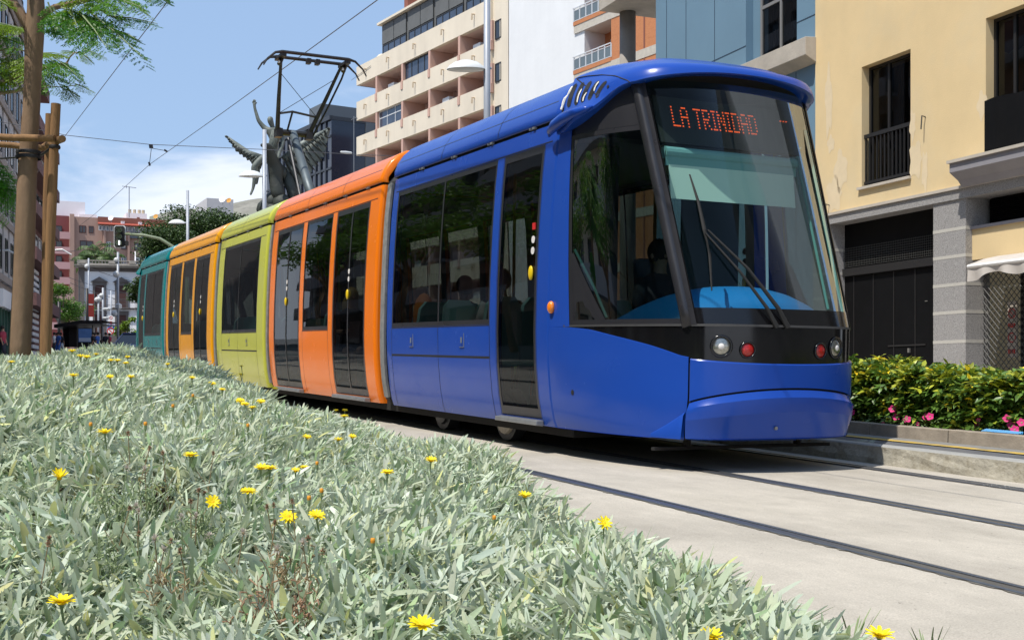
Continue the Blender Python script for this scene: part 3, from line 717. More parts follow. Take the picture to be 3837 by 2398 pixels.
# ---- front details
def lamp(px, py, r, m, name, dq=0):
    q, h = nose_px(px, py); n0 = np.array(nose(q, h, 0)); n1 = np.array(nose(q, h, 1)); ax = n1 - n0; ax /= np.linalg.norm(ax)
    a = np.cross(ax, [0, 0, 1]); a /= np.linalg.norm(a); b = np.cross(a, ax)
    mb = MB(TR); mb.lathe([(r * 1.28, -.002), (r * 1.3, .006), (r * 1.12, .012), (r * 1.0, .004), (r * .98, -.03)], n0, 24, (a, b, ax)); bz = mb.build('lamp_bezel', 'black_gloss', CAB, smooth=True)
    mb = MB(TR); mb.lathe([(0, .013), (r * .35, .012), (r * .7, .008), (r * .95, .0), (r * 1.02, -.004)], n0, 24, (a, b, ax)); mb.build(name, m, CAB, smooth=True)
    if name == 'headlight':
        mb = MB(TR); mb.lathe([(0, .0155), (r * .30, .0145), (r * .36, .010)], n0, 16, (a, b, ax)); mb.build('bulb', 'sticker_white', CAB, smooth=True)
lamp(2707, 1293, .068, 'lamp_clear', 'headlight'); lamp(3132, 1303, .068, 'lamp_clear', 'headlight')
lamp(2799, 1313, .052, 'lamp_red', 'tail_light'); lamp(3072, 1319, .052, 'lamp_red', 'tail_light')
mb = MB(TR); mb.sph((-(prof(1.3) + .015), 9.30, 1.30), .055, 12, 8, (.6, .8, 1.0)); mb.build('side_indicator', 'amber', CAB, smooth=True)
# wipers
def wp(px, py, off): q, h = nose_px(px, py); return np.array(nose(q, h, off))
mb = MB(TR)
mb.tube([wp(2945, 1228, .02), wp(2900, 1160, .05), wp(2790, 1010, .06), wp(2650, 860, .05)], [.024, .017, .012, .008], 8)
mb.tube([wp(2905, 1226, .02), wp(2860, 1160, .05), wp(2760, 1020, .06), wp(2640, 875, .05)], [.022, .014, .010, .007], 8)
mb.build('wiper_arm', 'black_matt', CAB)
mb = MB(TR); mb.tube([wp(2585, 655, .025), wp(2615, 760, .03), wp(2640, 860, .035), wp(2655, 960, .03), wp(2670, 1095, .025)], [.006, .012, .016, .012, .006], 6); mb.build('wiper_blade', 'black_matt', CAB)
# led destination sign
FONT = {'L': ['10000'] * 6 + ['11111'], 'A': ['01110', '10001', '10001', '11111', '10001', '10001', '10001'], 'T': ['11111'] + ['00100'] * 6,
        'R': ['11110', '10001', '10001', '11110', '10100', '10010', '10001'], 'I': ['111', '010', '010', '010', '010', '010', '111'],
        'N': ['10001', '11001', '10101', '10101', '10011', '10001', '10001'], 'D': ['11110', '10001', '10001', '10001', '10001', '10001', '11110'], ' ': ['00'] * 7}
sign = MB(TR)
def yb(h): return 8.43 + (h - 2.85) * .36
sign.hexa([(-.70, yb(2.63), 2.63), (.72, yb(2.63), 2.63), (.72, yb(2.63) + .08, 2.63), (-.70, yb(2.63) + .08, 2.63), (-.70, yb(3.03), 3.03), (.72, yb(3.03), 3.03), (.72, yb(3.03) + .08, 3.03), (-.70, yb(3.03) + .08, 3.03)])
sign.build('destination_sign', 'black_matt', CAB)
mb = MB(TR); tot = sum(len(FONT[c][0]) + 1 for c in 'LA TRINIDAD'); pit = .87 / tot; x = -.535
for ch in 'LA TRINIDAD':
    for r, row in enumerate(FONT[ch]):
        for k, b_ in enumerate(row):
            if b_ == '1':
                h = 2.945 - r * .0268 ; X = x + k * pit; Y = yb(h) - .004; s = .0062
                mb.quad((X - s, Y, h - s), (X + s, Y, h - s), (X + s, Y + .004, h + s), (X - s, Y + .004, h + s))
    x += (len(FONT[ch][0]) + 1) * pit
for k in range(3):
    X = .575 + .03 * k; h = 2.935; mb.quad((X, yb(h) - .004, h - .012), (X + .018, yb(h) - .004, h - .012), (X + .018, yb(h) - .003, h), (X, yb(h) - .003, h))
mb.build('sign_lettering', 'led_orange', CAB)
mb = MB(TR); mb.tube([(-.66, 8.36, 2.55), (.66, 8.36, 2.55)], .05, 12); mb.box(-.66, .66, 8.33, 8.34, 2.44, 2.56); mb.build('blind_roller', 'blind_band', CAB)
mb = MB(TR); mb.hexa([(-.63, 8.29, 2.17), (.63, 8.29, 2.17), (.63, 8.30, 2.17), (-.63, 8.30, 2.17), (-.63, 8.33, 2.45), (.63, 8.33, 2.45), (.63, 8.34, 2.45), (-.63, 8.34, 2.45)]); mb.build('sun_blind', 'blind_white', CAB)
mb = MB(TR); mb.box(-.16, .16, 8.42, 8.60, 2.35, 2.52); mb.build('cab_monitor', 'lining', CAB, bevel=.02)
mb = MB(TR); mb.tube([nose(-1.835, 1.78, -.03), nose(-1.70, 1.45, -.03), nose(-1.63, 1.2, -.03)], .012, 6); mb.tube([nose(.93, 1.27, -.03), nose(.93, 2.0, -.03), nose(.93, 2.85, -.03)], .014, 6); mb.tube([(.80, 8.62, 3.0), (.76, 8.0, 1.3)], .012, 8); mb.build('cab_pillar_trim', 'teal_post', CAB)
mb = MB(TR); rows = []
for i in range(25):
    u = -1 + 2 * i / 24; top = max(0, 1 - abs(u) ** 2.3) ** .6
    rows.append([( .02 + u * .86, 7.80 + .22 * abs(u) ** 2 + .55 * (1 - math.cos(t)) * .9, 1.12 + .36 * top * math.sin(t) ** .8) for t in np.linspace(0.01, math.pi * .95, 12)])
mb.grid(rows); mb.build('dashboard', 'dash_blue', CAB, smooth=True)
mb = MB(TR); mb.tube([(-.22, 9.15, 1.0), (-.22, 9.22, 1.75)], .20, 10, flat=.4); mb.box(-.45, .02, 8.75, 9.2, .9, 1.0); mb.build('driver_seat', 'seat_dark', CAB, bevel=.03)
mb = MB(TR)
for x_, y_ in ((-.6, 10.3), (.55, 10.4), (-.45, 11.6), (.45, 12.6)): mb.tube([(x_, y_, .36), (x_, y_, 2.8)], .018, 8)
mb.build('grab_pole', 'pole_yellow', TRAM)
# sweep-shoe bar under the nose
mb = MB(TR); mb.box(-.9, .85, 8.05, 8.10, .15, .175); mb.box(-.6, -.56, 8.05, 8.1, .16, .3); mb.box(.5, .54, 8.05, 8.1, .16, .3); mb.build('lifeguard_bar', 'underframe', TRAM)
# ---------------------------------------------------------------- pantograph
PAN = MB(TR); yb_ = 20.7
PAN.box(-.55, .55, 20.3, 22.0, 3.30, 3.42)
for x_ in (-.45, .45):
    for y_ in (20.35, 21.9): PAN.tube([(x_, y_, 3.28), (x_, y_, 3.5)], .06, 8)
PANO = PAN.build('pantograph', 'panto_grey', TRAM)
yh, hh = 20.9, 6.0
el = np.array([0, 22.2, 4.92])
mb = MB(TR); mb.tube([(0, 20.75, 3.45), (0, 21.2, 3.9), tuple(el)], [.10, .085, .075], 12); mb.build('lower_arm', 'panto_grey', PANO, smooth=True)
mb = MB(TR); mb.tube([(-.16, 20.95, 3.42), (-.12, 22.1, 4.8)], .028, 8); mb.tube([(-.3, 22.2, 4.92), (.32, 22.2, 4.92)], .06, 8)
mb.box(-.34, -.22, 22.1, 22.3, 4.82, 4.98); mb.box(.24, .36, 22.1, 22.3, 4.82, 4.98); mb.build('elbow_joint', 'dark_iron', PANO)
mb = MB(TR)
mb.tube([(-.30, 22.2, 4.92), (-.43, 21.6, 5.45), (-.55, 21.0, 5.98)], [.045, .036, .026], 8)
mb.tube([(.30, 22.2, 4.92), (.43, 21.6, 5.45), (.55, 21.0, 5.98)], [.045, .036, .026], 8)
mb.tube([(.36, 22.2, 4.86), (.50, 21.65, 5.35), (.62, 21.2, 5.8), (.63, 21.0, 5.96)], .02, 6)
mb.tube([(-.36, 21.9, 5.20), (-.1, 21.9, 5.26), (.36, 21.9, 5.20)], .022, 6); mb.tube([(-.12, 22.2, 4.92), (-.10, 21.9, 5.24)], .02, 6)
mb.build('upper_arm', 'dark_iron', PANO)
mb = MB(TR); mb.tube([(-.36, 21.9, 5.2), (.53, 21.2, 5.80)], .006, 5); mb.tube([(.36, 21.9, 5.2), (-.52, 21.2, 5.80)], .006, 5); mb.build('bracing_wire', 'dark_iron', PANO)
mb = MB(TR)
for yy in (20.72, 21.12):
    mb.tube([(-.93, yy, 5.78), (-.86, yy, 5.90), (-.72, yy, 6.02), (-.6, yy, 6.045), (.6, yy, 6.045), (.72, yy, 6.02), (.86, yy, 5.90), (.93, yy, 5.78)], [.012, .016, .022, .03, .03, .022, .016, .012], 8)
for x_ in (-.58, .58): mb.box(x_ - .05, x_ + .05, 20.7, 21.14, 5.97, 6.02); mb.tube([(x_ - .03, 20.9, 5.86), (x_ + .03, 20.95, 5.99)], .04, 8); mb.tube([(x_ + .04, 21.05, 5.9), (x_, 21.0, 6.0)], .03, 8)
for x_ in (-.08, .08): mb.box(x_ - .035, x_ + .035, 20.85, 20.98, 5.93, 6.02)
mb.build('pan_head', 'dark_iron', PANO)
# ================================================================ FLOWER BED
mat('leaf_silver', (.50, .575, .42), .6, attr=True, var=.08, vscale=30, trans=.30, spec=.3)
mat('petal_yellow', (.93, .74, .004), .6, var=.06, vscale=60, trans=.2); mat('flower_eye', (.80, .48, .003), .8, var=.3, vscale=300)
mat('stem_green', (.20, .26, .12), .7, var=.2, vscale=40); mat('stem_dry', (.26, .19, .10), .85, var=.3, vscale=40)
mat('bud_orange', (.62, .26, .015), .7, var=.2, vscale=80); mat('fluff', (.52, .46, .40), 1, var=.15, vscale=90, trans=.2); mat('husk_brown', (.30, .18, .11), 1, var=.4, vscale=200)
mat('corten', (.13, .055, .03), .9, var=.3, vscale=12, bump=.002)
def xe(y): return .05 - .12 * sm((y - 2.6) / 1.8) * (1 - sm((y - 7) / 1.5)) + np.where(y < 4.5, 1.17 + .26 * y, np.where(y < 8.5, 2.34 + .075 * (y - 4.5), np.maximum(2.1, 2.64 - 1.2 * (y - 8.5))))
def mh(x, y):
    base = .40 + .03 * np.sin(x * 3.1 + y * 1.7) + .02 * np.sin(x * 7.3 - y * 4.1)
    m = base + .46 * sm((y - 2.1) / 3.9) * (1 - .78 * sm((x - .3) / 1.9))
    # raised far bed whose near corner stands above the front one
    far = sm((y - 6.9) / .35) * sm((2.02 + .02 * (y - 7) - x) / .22); m = m + far * sm((x - .2) / 1.2) * (.13 + .10 * sm((y - 7) / 2.6) - .10 * sm((y - 10) / 2))
    m = m - .10 * sm((y - 6.9) / .8) * (1 - sm((1.95 - x) / .2))
    m = m - .06 * sm((1.4 - x) / 1.0) * sm((y - 6) / 2) - .10 * sm((y - 9) / 3)
    e = sm((xe(y) + .03 - x) / .22) ** .5
    return m * e
def Hc(x, y): return g(y) + mh(x, y)
mb = MB(); ys = np.linspace(-2, 14, 90); xs = np.linspace(-4, 1, 40)
rows = []
for y in ys:
    X = np.concatenate([np.linspace(-4, xe(y) - .5, 30), np.linspace(xe(y) - .45, xe(y) + .02, 8)])
    rows.append([(x, y, float(max(g(y) + .01, Hc(x, y) - .17)) if x < xe(y) else g(y) - .02) for x in X])
mb.grid(rows); mb.build('flower_bed_soil', 'leaf_litter', kind='structure', smooth=True)
def canopy_pts(n, x0, x1, y0, y1):
    x = RNG.uniform(x0, x1, n); y = RNG.uniform(y0, y1, n); return x, y
def make_bed(name, n, region, seed, dens_fall=True, scale=1.):
    x0, x1, y0, y1 = region; x, y = canopy_pts(n, x0, x1, y0, y1)
    ok = x < xe(y) - .02
    # patchiness
    nz = np.sin(x * 5.1 + 1.3 * np.sin(y * 3.3)) * np.sin(y * 4.7 + 1.1 * np.sin(x * 4.1))
    ok &= RNG.random(n) < (.82 + .3 * nz)
    x, y = x[ok], y[ok]; k = 9; n = len(x)
    cx = np.repeat(x, k); cy = np.repeat(y, k); lay = np.repeat(RNG.uniform(0, 1, n), k)
    az = np.repeat(RNG.uniform(0, 6.28, n), k) + np.tile(np.arange(k) * 2.4, n) + RNG.normal(0, .35, n * k)
    j = np.tile(np.arange(k), n) / (k - 1)
    el = 1.46 - .80 * j + RNG.normal(0, .20, n * k); tilt = np.repeat(RNG.normal(0, .3, n), k); el = np.clip(el + tilt * np.cos(az), .05, 1.5)
    Ln = (.078 + .078 * RNG.random(n * k) ** 1.2) * np.repeat(RNG.uniform(.75, 1.25, n), k) * scale * (1.04 - .16 * sm((cy - 2) / 3))
    Wd = Ln * RNG.uniform(.075, .115, n * k) * (1 + .5 * (RNG.random(n * k) > .9))
    edge = sm((np.asarray(xe(cy)) - cx) / .25)
    z = Hc(cx, cy) - Ln * np.sin(el) * .8 - .075 * lay ** 1.5 + RNG.normal(0, .008, n * k)
    # clumps near the edge lean out over the slab
    out = (1 - edge); az = np.where(RNG.random(n * k) < out * .75, RNG.normal(-.2, .9, n * k), az); el = el - .3 * out
    bend = RNG.uniform(.1, .8, n * k); roll = RNG.normal(0, .5, n * k)
    r0 = RNG.uniform(0, .02, n * k)
    base = np.stack([cx + np.cos(az) * r0, cy + np.sin(az) * r0, z], 1)
    V, F = leaves(base, az, el, Ln, Wd, bend, roll, fold=.18)
    u = RNG.random(n * k); t = np.ones((n * k, 3)) * (.86 + .28 * RNG.random(n * k))[:, None] 
    t[:, 0] *= 1 + .12 * (RNG.random(n * k) - .3); t[:, 2] *= 1 + .25 * (RNG.random(n * k) - .4)
    t[u < .05] *= np.array([.55, .62, .45]); t[(u > .05) & (u < .085)] = np.array([1.5, 1.45, 1.6]); t[(u > .085) & (u < .12)] *= np.array([1.25, 1.12, .7])
    t[(u > .12) & (u < .20)] *= np.array([.7, .85, .62])
    low = lay > .8; t[low & (u < .35)] = np.array([.95, .72, .48])
    return np_mesh(name, V, F, 'leaf_silver', tint=np.repeat(t, 18, 0), kind='stuff', label='silvery grey green narrow leaved ground cover filling the flower bed', category='ground cover', loc=(0, 4, .4))
mats = make_bed('ground_cover', 25000, (-.9, 3.0, .75, 9.5), 1)
make_bed('ground_cover', 2600, (-3.6, -.9, .3, 9.5), 2, scale=1.15)
make_bed('ground_cover', 2200, (-.9, 3.0, 9.5, 13.5), 2, scale=1.15)
# ---- yellow daisies
def canopy_hit(px, py, lift=.03, y0=1.2):
    r = ray(px, py); last = None
    for z in np.arange(1.3, 13, .01):
        p = np.array([0, 0, CAMZ]) + r * z
        if p[0] < xe(p[1]) - .07 and p[2] < Hc(p[0], p[1]) + .16: last = (p, z)
        if p[2] < Hc(p[0], p[1]) + lift:
            if p[0] > xe(p[1]) - .05 and last is not None: return last
            return p, z
    return last if last is not None else (P(px, py, 9), 9)
def flower_mesh(nm, r, npet, cup, seed):
    rg = random.Random(seed); pet = MB()
    for layer in (0, 1):
        for i in range(npet):
            a = 2 * math.pi * (i + .5 * layer) / npet + rg.uniform(-.12, .12); L = r * rg.uniform(.85, 1.05) * (1 - .12 * layer); w_ = r * rg.uniform(.13, .18)
            ca, sa = math.cos(a), math.sin(a); rows = []
            for t, wd in ((.12, .5), (.4, .95), (.7, 1.0), (.9, .7), (1., .25)):
                zz = r * (cup * t + .10 * layer - rg.uniform(.0, .05) * t - .18 * t * t * (1 - layer))
                rows.append([(ca * L * t - sa * w_ * wd * s_, sa * L * t + ca * w_ * wd * s_, zz + abs(s_) * r * .04) for s_ in (-1, 0, 1)])
            pet.grid(rows)
    return pet
FLOWERS = [  # px, py, radius m, cup, tilt, label
 (230, 2262, .029, .15, .1, 'big yellow daisy low in the left corner of the flower bed'),
 (1580, 2345, .029, .25, .3, 'big yellow daisy at the bottom edge, left of the centre of the photo'),
 (2263, 1962, .026, .1, 1.0, 'round yellow daisy facing the camera near the right edge of the bed'),
 (3295, 2385, .028, .15, .25, 'yellow daisy in the bottom right on the slab edge'), (2665, 2390, .024, .3, .3, 'half cut yellow daisy at the bottom, right of centre'),
 (1966, 1862, .025, .2, .3, 'yellow daisy half hidden behind a silver blade near the rail'),
 (1615, 1728, .024, .15, .35, 'lone yellow daisy under the cab door of the tram'),
 (1451, 1772, .026, .12, .15, 'wide yellow daisy in mid bed below the blue car'),
 (978, 1757, .025, .15, .3, 'left one of two touching yellow daisies in mid bed'), (1012, 1757, .025, .12, .1, 'right one of two touching yellow daisies in mid bed'),
 (714, 1708, .025, .15, .15, 'lone yellow daisy left of the touching pair'), (393, 1622, .026, .12, .1, 'lone yellow daisy in the left third of the bed'),
 (930, 1842, .025, .15, .25, 'yellow daisy just below the touching pair'), (1187, 1934, .024, .1, .5, 'yellow daisy on a dark bent stem below mid bed'),
 (1080, 1936, .025, .0, .8, 'tilted yellow daisy left of the dark bent stem'), (797, 1882, .022, .2, 1.2, 'tattered yellow daisy turned sideways among dry seed heads'),
 (222, 1793, .022, .9, .6, 'half closed yellow daisy near the left edge'),
 (270, 1318, .024, .15, .15, 'yellow daisy on the crest beside the wooden stakes'), (302, 1338, .022, .3, .2, 'lower neighbour of the crest daisy beside the stakes'),
 (325, 1340, .024, .15, .3, 'bright yellow daisy below the crest, third from the stakes'), (360, 1329, .020, .15, .1, 'small flat yellow daisy in front of the dark bus shelter'),
 (415, 1352, .020, .3, .3, 'small yellow daisy left of a tight cluster'), (440, 1353, .022, .15, .2, 'yellow daisy in the tight cluster, left member'),
 (478, 1340, .020, .15, .2, 'yellow daisy at the top of the tight cluster'), (470, 1362, .022, .15, .2, 'yellow daisy at the foot of the tight cluster'),
 (275, 1408, .024, .12, .15, 'yellow daisy on the slope below the crest trio'), (42, 1357, .018, .2, .2, 'yellow daisy in front of the tree trunk base'),
 (412, 1413, .018, .2, .5, 'small round yellow daisy on the upper slope'), (490, 1415, .020, .15, .2, 'yellow daisy right of the small round one on the slope'),
 (628, 1367, .019, .15, .15, 'small yellow daisy below the yellow tram car'), (720, 1418, .017, .3, .3, 'tiny yellow daisy below the lime tram car'),
 (905, 1372, .019, .15, .15, 'small yellow daisy at the crest below the lime car'), (903, 1404, .021, .1, .5, 'yellow daisy just under the crest below the lime car'),
 (795, 1439, .022, .15, .3, 'left one of two staggered yellow daisies'), (833, 1461, .020, .15, .2, 'right one of two staggered yellow daisies'),
 (1031, 1455, .020, .1, .6, 'yellow daisy nearest the orange car skirt'), (978, 1507, .022, .1, .5, 'yellow daisy right of a crowded group on the slope'),
 (900, 1502, .024, .1, .45, 'yellow daisy in the crowded group, upper left'), (918, 1515, .022, .1, .3, 'yellow daisy in the crowded group, lower right'), (945, 1530, .020, .1, .1, 'flat yellow daisy under the crowded group'),
 (1258, 1540, .022, .12, .1, 'yellow daisy on the near bed crest, left one'), (1292, 1538, .022, .12, .3, 'yellow daisy on the near bed crest, right one'), (1290, 1561, .022, .12, .1, 'yellow daisy just below the near bed crest pair'),
 (1150, 1640, .020, .2, .4, 'faint yellow daisy among blades under the bed gap'), (1268, 1650, .022, .15, .1, 'wide flat yellow daisy below the near crest'), (1320, 1637, .018, .15, .5, 'bright small yellow daisy right of the wide flat one'),
 (1108, 1764, .018, .2, .4, 'small yellow daisy right of the touching pair'), (1140, 1752, .017, .2, .2, 'tiny yellow daisy beside an orange bud'),
]
for i, (px, py, r, cup, tilt, lab) in enumerate(FLOWERS):
    p, z = canopy_hit(px, py, .028)
    if py > 2380: p = P(px, py, 2.15 if px < 3000 else 2.2)
    t = thing('yellow_daisy', p, lab, 'flower', 'yellow daisies in the flower bed')
    rz = random.uniform(0, 6); 
    # lean the head towards the camera by tilt
    R = Matrix.Rotation(tilt * .8 , 4, 'X') @ Matrix.Rotation(rz, 4, 'Z'); W0 = Vector(p)
    def xf(x, y, z, R=R, W0=W0): q = R @ Vector((x, y, z)); return (W0.x + q.x, W0.y + q.y, W0.z + q.z)
    mb = flower_mesh('petals', r, random.choice((8, 9, 10, 11)), cup + random.uniform(.05, .35), i); mb.xf = xf; mb.v = [xf(*v) for v in mb.v]; mb.build('petals', 'petal_yellow', t)
    mb = MB(xf); mb.lathe([(0, r * .22), (r * .18, r * .2), (r * .30, r * .1), (r * .30, -.0)], (0, 0, 0), 10); mb.build('flower_eye', 'flower_eye', t, smooth=True)
    mb = MB(); q = R @ Vector((0, 0, -.006)); a = np.array(p) + np.array(q); b = np.array(p) + np.array([random.uniform(-.02, .02), random.uniform(-.01, .03), -.13])
    mb.tube([a + np.array(R @ Vector((0, 0, .006))), a, a * .6 + b * .4 + np.array([.004, 0, 0]), b], [.008, .003, .0018, .0018], 6); mb.build('stem', 'stem_green', t)
# ---- buds on stalks
for i, (px, py, lab) in enumerate([(723, 1490, 'orange closed bud on a tall stalk, left one of the upper pair'), (648, 1530, 'orange closed bud on a tall stalk leaning left'), (929, 1603, 'orange bud on a thin stalk in mid bed'), (1188, 1745, 'pale orange bud beside a tiny daisy'),
        (1158, 1878, 'orange bud with dark calyx above a yellow daisy'), (1397, 2040, 'orange half open bud on a dark stem'), (1205, 1850, 'brown orange bud on a leaning stem'), (1852, 1950, 'brown orange bud right of centre'), (545, 1598, 'small orange bud low in the left part of the bed'), (340, 1600, 'tiny orange bud near the left')]):
    p, z = canopy_hit(px, py, .05 if i < 3 else .03)
    t = thing('flower_bud', p, lab, 'bud', 'orange buds in the flower bed')
    mb = MB(); mb.lathe([(0, .016), (.005, .015), (.006, .008), (.004, .0)], tuple(p), 8); mb.build('petals', 'bud_orange', t, smooth=True)
    mb = MB(); b = p + np.array([random.uniform(-.04, .01), .02, -.16]); mb.tube([p + [0, 0, .004], p + [0, 0, -.008], p + [0, 0, -.014], (p + b) / 2 + [.006, 0, 0], b], [.0055, .0045, .0016, .0014, .0014], 6); mb.build('stem', 'stem_green', t)
# ---- dry seed heads
SH = [(475, 1757, 1), (543, 1760, 1), (610, 1700, 0), (510, 1900, 1), (520, 1915, 1), (485, 1905, 0), (680, 1940, 1), (735, 1935, 1), (745, 1838, 0), (765, 1850, 0), (715, 1880, 0), (580, 2020, 1), (640, 2030, 0), (675, 2065, 0), (615, 2060, 1), (785, 2010, 1),
      (912, 1998, 1), (1000, 1900, 0), (1025, 1895, 0), (1095, 1880, 0), (1135, 2035, 1), (1155, 2020, 0), (1040, 2060, 1), (180, 2040, 0), (185, 2020, 0), (1030, 1960, 0), (560, 1680, 0), (1210, 2070, 0), (480, 1625, 0), (800, 1700, 0), (520, 2000, 0)]
for i, (px, py, wh) in enumerate(SH):
    p, z = canopy_hit(px, py, .08)
    t = thing('seed_head', p, 'white fluffy seed head on a thin dry stalk' if wh else 'brown dried flower head on a thin dry stalk', 'seed head', 'fluffy white seed heads' if wh else 'brown dried flower heads')
    az = RNG.uniform(0, 6.28, 60); e_ = RNG.uniform(-.6, 1.5, 60); r = .014 if wh else .010
    V, F = leaves(np.tile(p, (60, 1)), az, e_, RNG.uniform(.6, 1.1, 60) * r, np.full(60, .0016 if wh else .0022), np.zeros(60), np.zeros(60), fold=0)
    np_mesh('bristles', V, F, 'fluff' if wh else 'husk_brown', parent=t)
    mb = MB(); b = p + np.array([random.uniform(-.03, .05), .02, -.2]); m_ = (p + b) / 2 + np.array([random.uniform(-.012, .012), 0, 0]); mb.sph(p, .0035, 6, 4); mb.tube([p, m_, b], [.0013, .0015, .0018], 5)
    m2 = m_ + np.array([.03 * random.choice((-1, 1)), .01, .05]); mb.tube([m_, m2], .001, 4)
    mb.build('stem', 'stem_dry' if i % 3 else 'stem_green', t)
# ---- twiggy dry weeds and thin green weeds
for i, (px, py, m_, n) in enumerate([(980, 2230, 'husk_brown', 18), (1120, 2240, 'husk_brown', 18), (640, 2180, 'stem_dry', 30), (420, 1880, 'stem_green', 34), (560, 1850, 'stem_green', 30), (760, 1960, 'stem_green', 34), (1080, 2110, 'stem_dry', 26), (400, 2070, 'stem_green', 26)]):
    p, z = canopy_hit(px, py, .02); mb = MB()
    for k in range(n):
        a = random.uniform(0, 6.28); h = random.uniform(.05, .15); s_ = random.uniform(.0, .07); b0 = p + np.array([random.uniform(-.03, .03), random.uniform(-.02, .02), -.10])
        b1 = b0 + np.array([math.cos(a) * s_ * .5, math.sin(a) * s_ * .5, h * .6]); b2 = b0 + np.array([math.cos(a) * s_, math.sin(a) * s_, h]); mb.tube([b0, b1, b2], [.0012, .0010, .0006], 4, cap=False)
        for u in range(3):
            c = b1 + (b2 - b1) * random.random(); d = c + np.array([random.uniform(-.015, .015), random.uniform(-.015, .015), random.uniform(0, .015)]); mb.tube([c, d], [.001, .0022], 4)
    mb.build('weed', m_, label=['brown twiggy dry weed right of the bottom left corner', 'reddish brown dry weed with crumpled tips', 'straw coloured dry weed in the lower left', 'wiry dark green weed left of the seed heads', 'thin green weed with bare stems', 'wiry green weed under the white seed heads', 'straw coloured weed leaning right', 'low green weed near the left daisy'][i], category='weed')
# grass tuft bottom right
for j, (px, py) in enumerate([(3480, 2390), (3190, 2330)]):
    p = P(px, py, 2.75); n = 16; az = RNG.uniform(0, 6.28, n)
    V, F = leaves(np.tile(p + [0, 0, -.08], (n, 1)), az, RNG.uniform(.6, 1.4, n), RNG.uniform(.08, .14, n), np.full(n, .004), RNG.uniform(0, .6, n), np.zeros(n))
    np_mesh('grass_tuft', V, F, 'stem_green', loc=tuple(p), label=['thin green grass tuft in the bottom right corner', 'thin grass tuft poking out between silver leaves'][j], category='grass')
# rusty edging in the gap between the two beds
mb = MB(); a = atY(1150, 1585, 7.2); mb.box(2.12, 2.14, 6.7, 7.6, g(7), g(7) + .22); mb.box(2.14, 2.3, 6.95, 7.0, g(7), g(7) + .2); mb.build('steel_edging', 'corten', label='rusty steel edging between the two flower beds', category='edging')

# ================================================================ HEDGE AND PINK FLOWERS
mat('hedge_leaf', (.14, .235, .032), .38, attr=True, var=.1, vscale=40, trans=.22, spec=.6)
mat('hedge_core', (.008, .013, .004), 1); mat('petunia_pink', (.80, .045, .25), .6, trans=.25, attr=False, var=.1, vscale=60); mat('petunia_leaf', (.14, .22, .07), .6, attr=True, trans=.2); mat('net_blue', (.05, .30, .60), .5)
HEDGE = thing('hedge', (9.0, 8, g(8) + .2), 'clipped variegated green and yellow hedge in front of the yellow building', 'hedge')
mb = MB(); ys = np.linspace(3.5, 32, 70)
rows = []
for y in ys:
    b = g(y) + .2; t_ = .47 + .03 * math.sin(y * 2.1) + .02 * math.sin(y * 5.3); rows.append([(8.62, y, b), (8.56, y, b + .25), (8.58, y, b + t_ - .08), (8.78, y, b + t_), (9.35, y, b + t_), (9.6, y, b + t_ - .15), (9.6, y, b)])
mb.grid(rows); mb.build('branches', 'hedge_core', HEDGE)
def hedge_leaves(n, y0, y1, sz):
    k = 6; y = RNG.uniform(y0, y1, n); s_ = RNG.random(n); top = .54 + .04 * np.sin(y * 2.1) + .03 * np.sin(y * 5.3) + .02 * np.sin(y * 13)
    face = s_ < .62; x = np.where(face, 8.50 + RNG.normal(0, .05, n) + .05 * np.sin(y * 3.7), RNG.uniform(8.45, 9.6, n)); zz = np.where(face, RNG.random(n) ** .8 * top, top + RNG.normal(0, .025, n))
    lump = .045 * np.sin(y * 9 + zz * 11) * np.sin(zz * 14 + y * 3); x = x + lump * face; 
    c = np.stack([x, y, g(y) + .2 + zz], 1); C = np.repeat(c, k, 0) + RNG.normal(0, .008, (n * k, 3))
    az0 = np.repeat(RNG.uniform(0, 6.28, n), k); az = az0 + np.tile(np.arange(k) * 6.28 / k, n) + RNG.normal(0, .2, n * k)
    el = RNG.uniform(-.35, .75, n * k) + np.repeat(np.where(face, 0, .25), k)
    L_ = RNG.uniform(.06, .11, n * k) * sz
    V, F = leaves(C, az, el, L_, L_ * RNG.uniform(.32, .45, n * k), RNG.uniform(.1, .8, n * k), RNG.normal(0, .4, n * k), fold=.2, ts=(0, .25, .6, 1), ws=(.15, .8, 1., .0))
    t = np.repeat((.6 + .7 * RNG.random(n))[:, None] * np.ones((n, 3)), k, 0)
    yel = np.repeat(RNG.random(n) < np.where(zz > top * .8, .42, .14), k); t[yel] *= np.array([2.7, 1.75, 1.1]); t[~yel] *= np.array([.75, .85, 1.0])
    y2 = RNG.random(n * k) < .06; t[y2] *= np.array([3.5, 2.2, 1.3])
    return V, F, np.repeat(t, 12, 0)
V, F, t = hedge_leaves(9000, 3.6, 14, 1.0); np_mesh('foliage', V, F, 'hedge_leaf', parent=HEDGE, tint=t)
V, F, t = hedge_leaves(3000, 14, 32, 1.3); np_mesh('foliage', V, F, 'hedge_leaf', parent=HEDGE, tint=t)
PINK = [(3190, 1545, 'pink petunia beside the tram bumper'), (3344, 1532, 'highest of the pink petunias left of the pillar'), (3358, 1562, 'pink petunia just under the highest one'), (3309, 1586, 'small pale pink petunia leaning over the kerb'), (3399, 1571, 'pink petunia left of a double bloom'), (3471, 1562, 'right bloom of the pink double petunia'), (3484, 1560, 'left bloom of the pink double petunia'),
        (3440, 1588, 'small mauve petunia near the soil'), (3659, 1596, 'pink petunia alone right of the pillar'), (3666, 1572, 'tiny pink petunia above the lone one'), (3774, 1567, 'upper petunia of the pink cluster at the right edge'), (3790, 1592, 'middle petunia of the pink cluster at the right edge'), (3802, 1608, 'lowest petunia of the pink cluster at the right edge'), (3828, 1582, 'dark pink petunia cut by the right edge')]
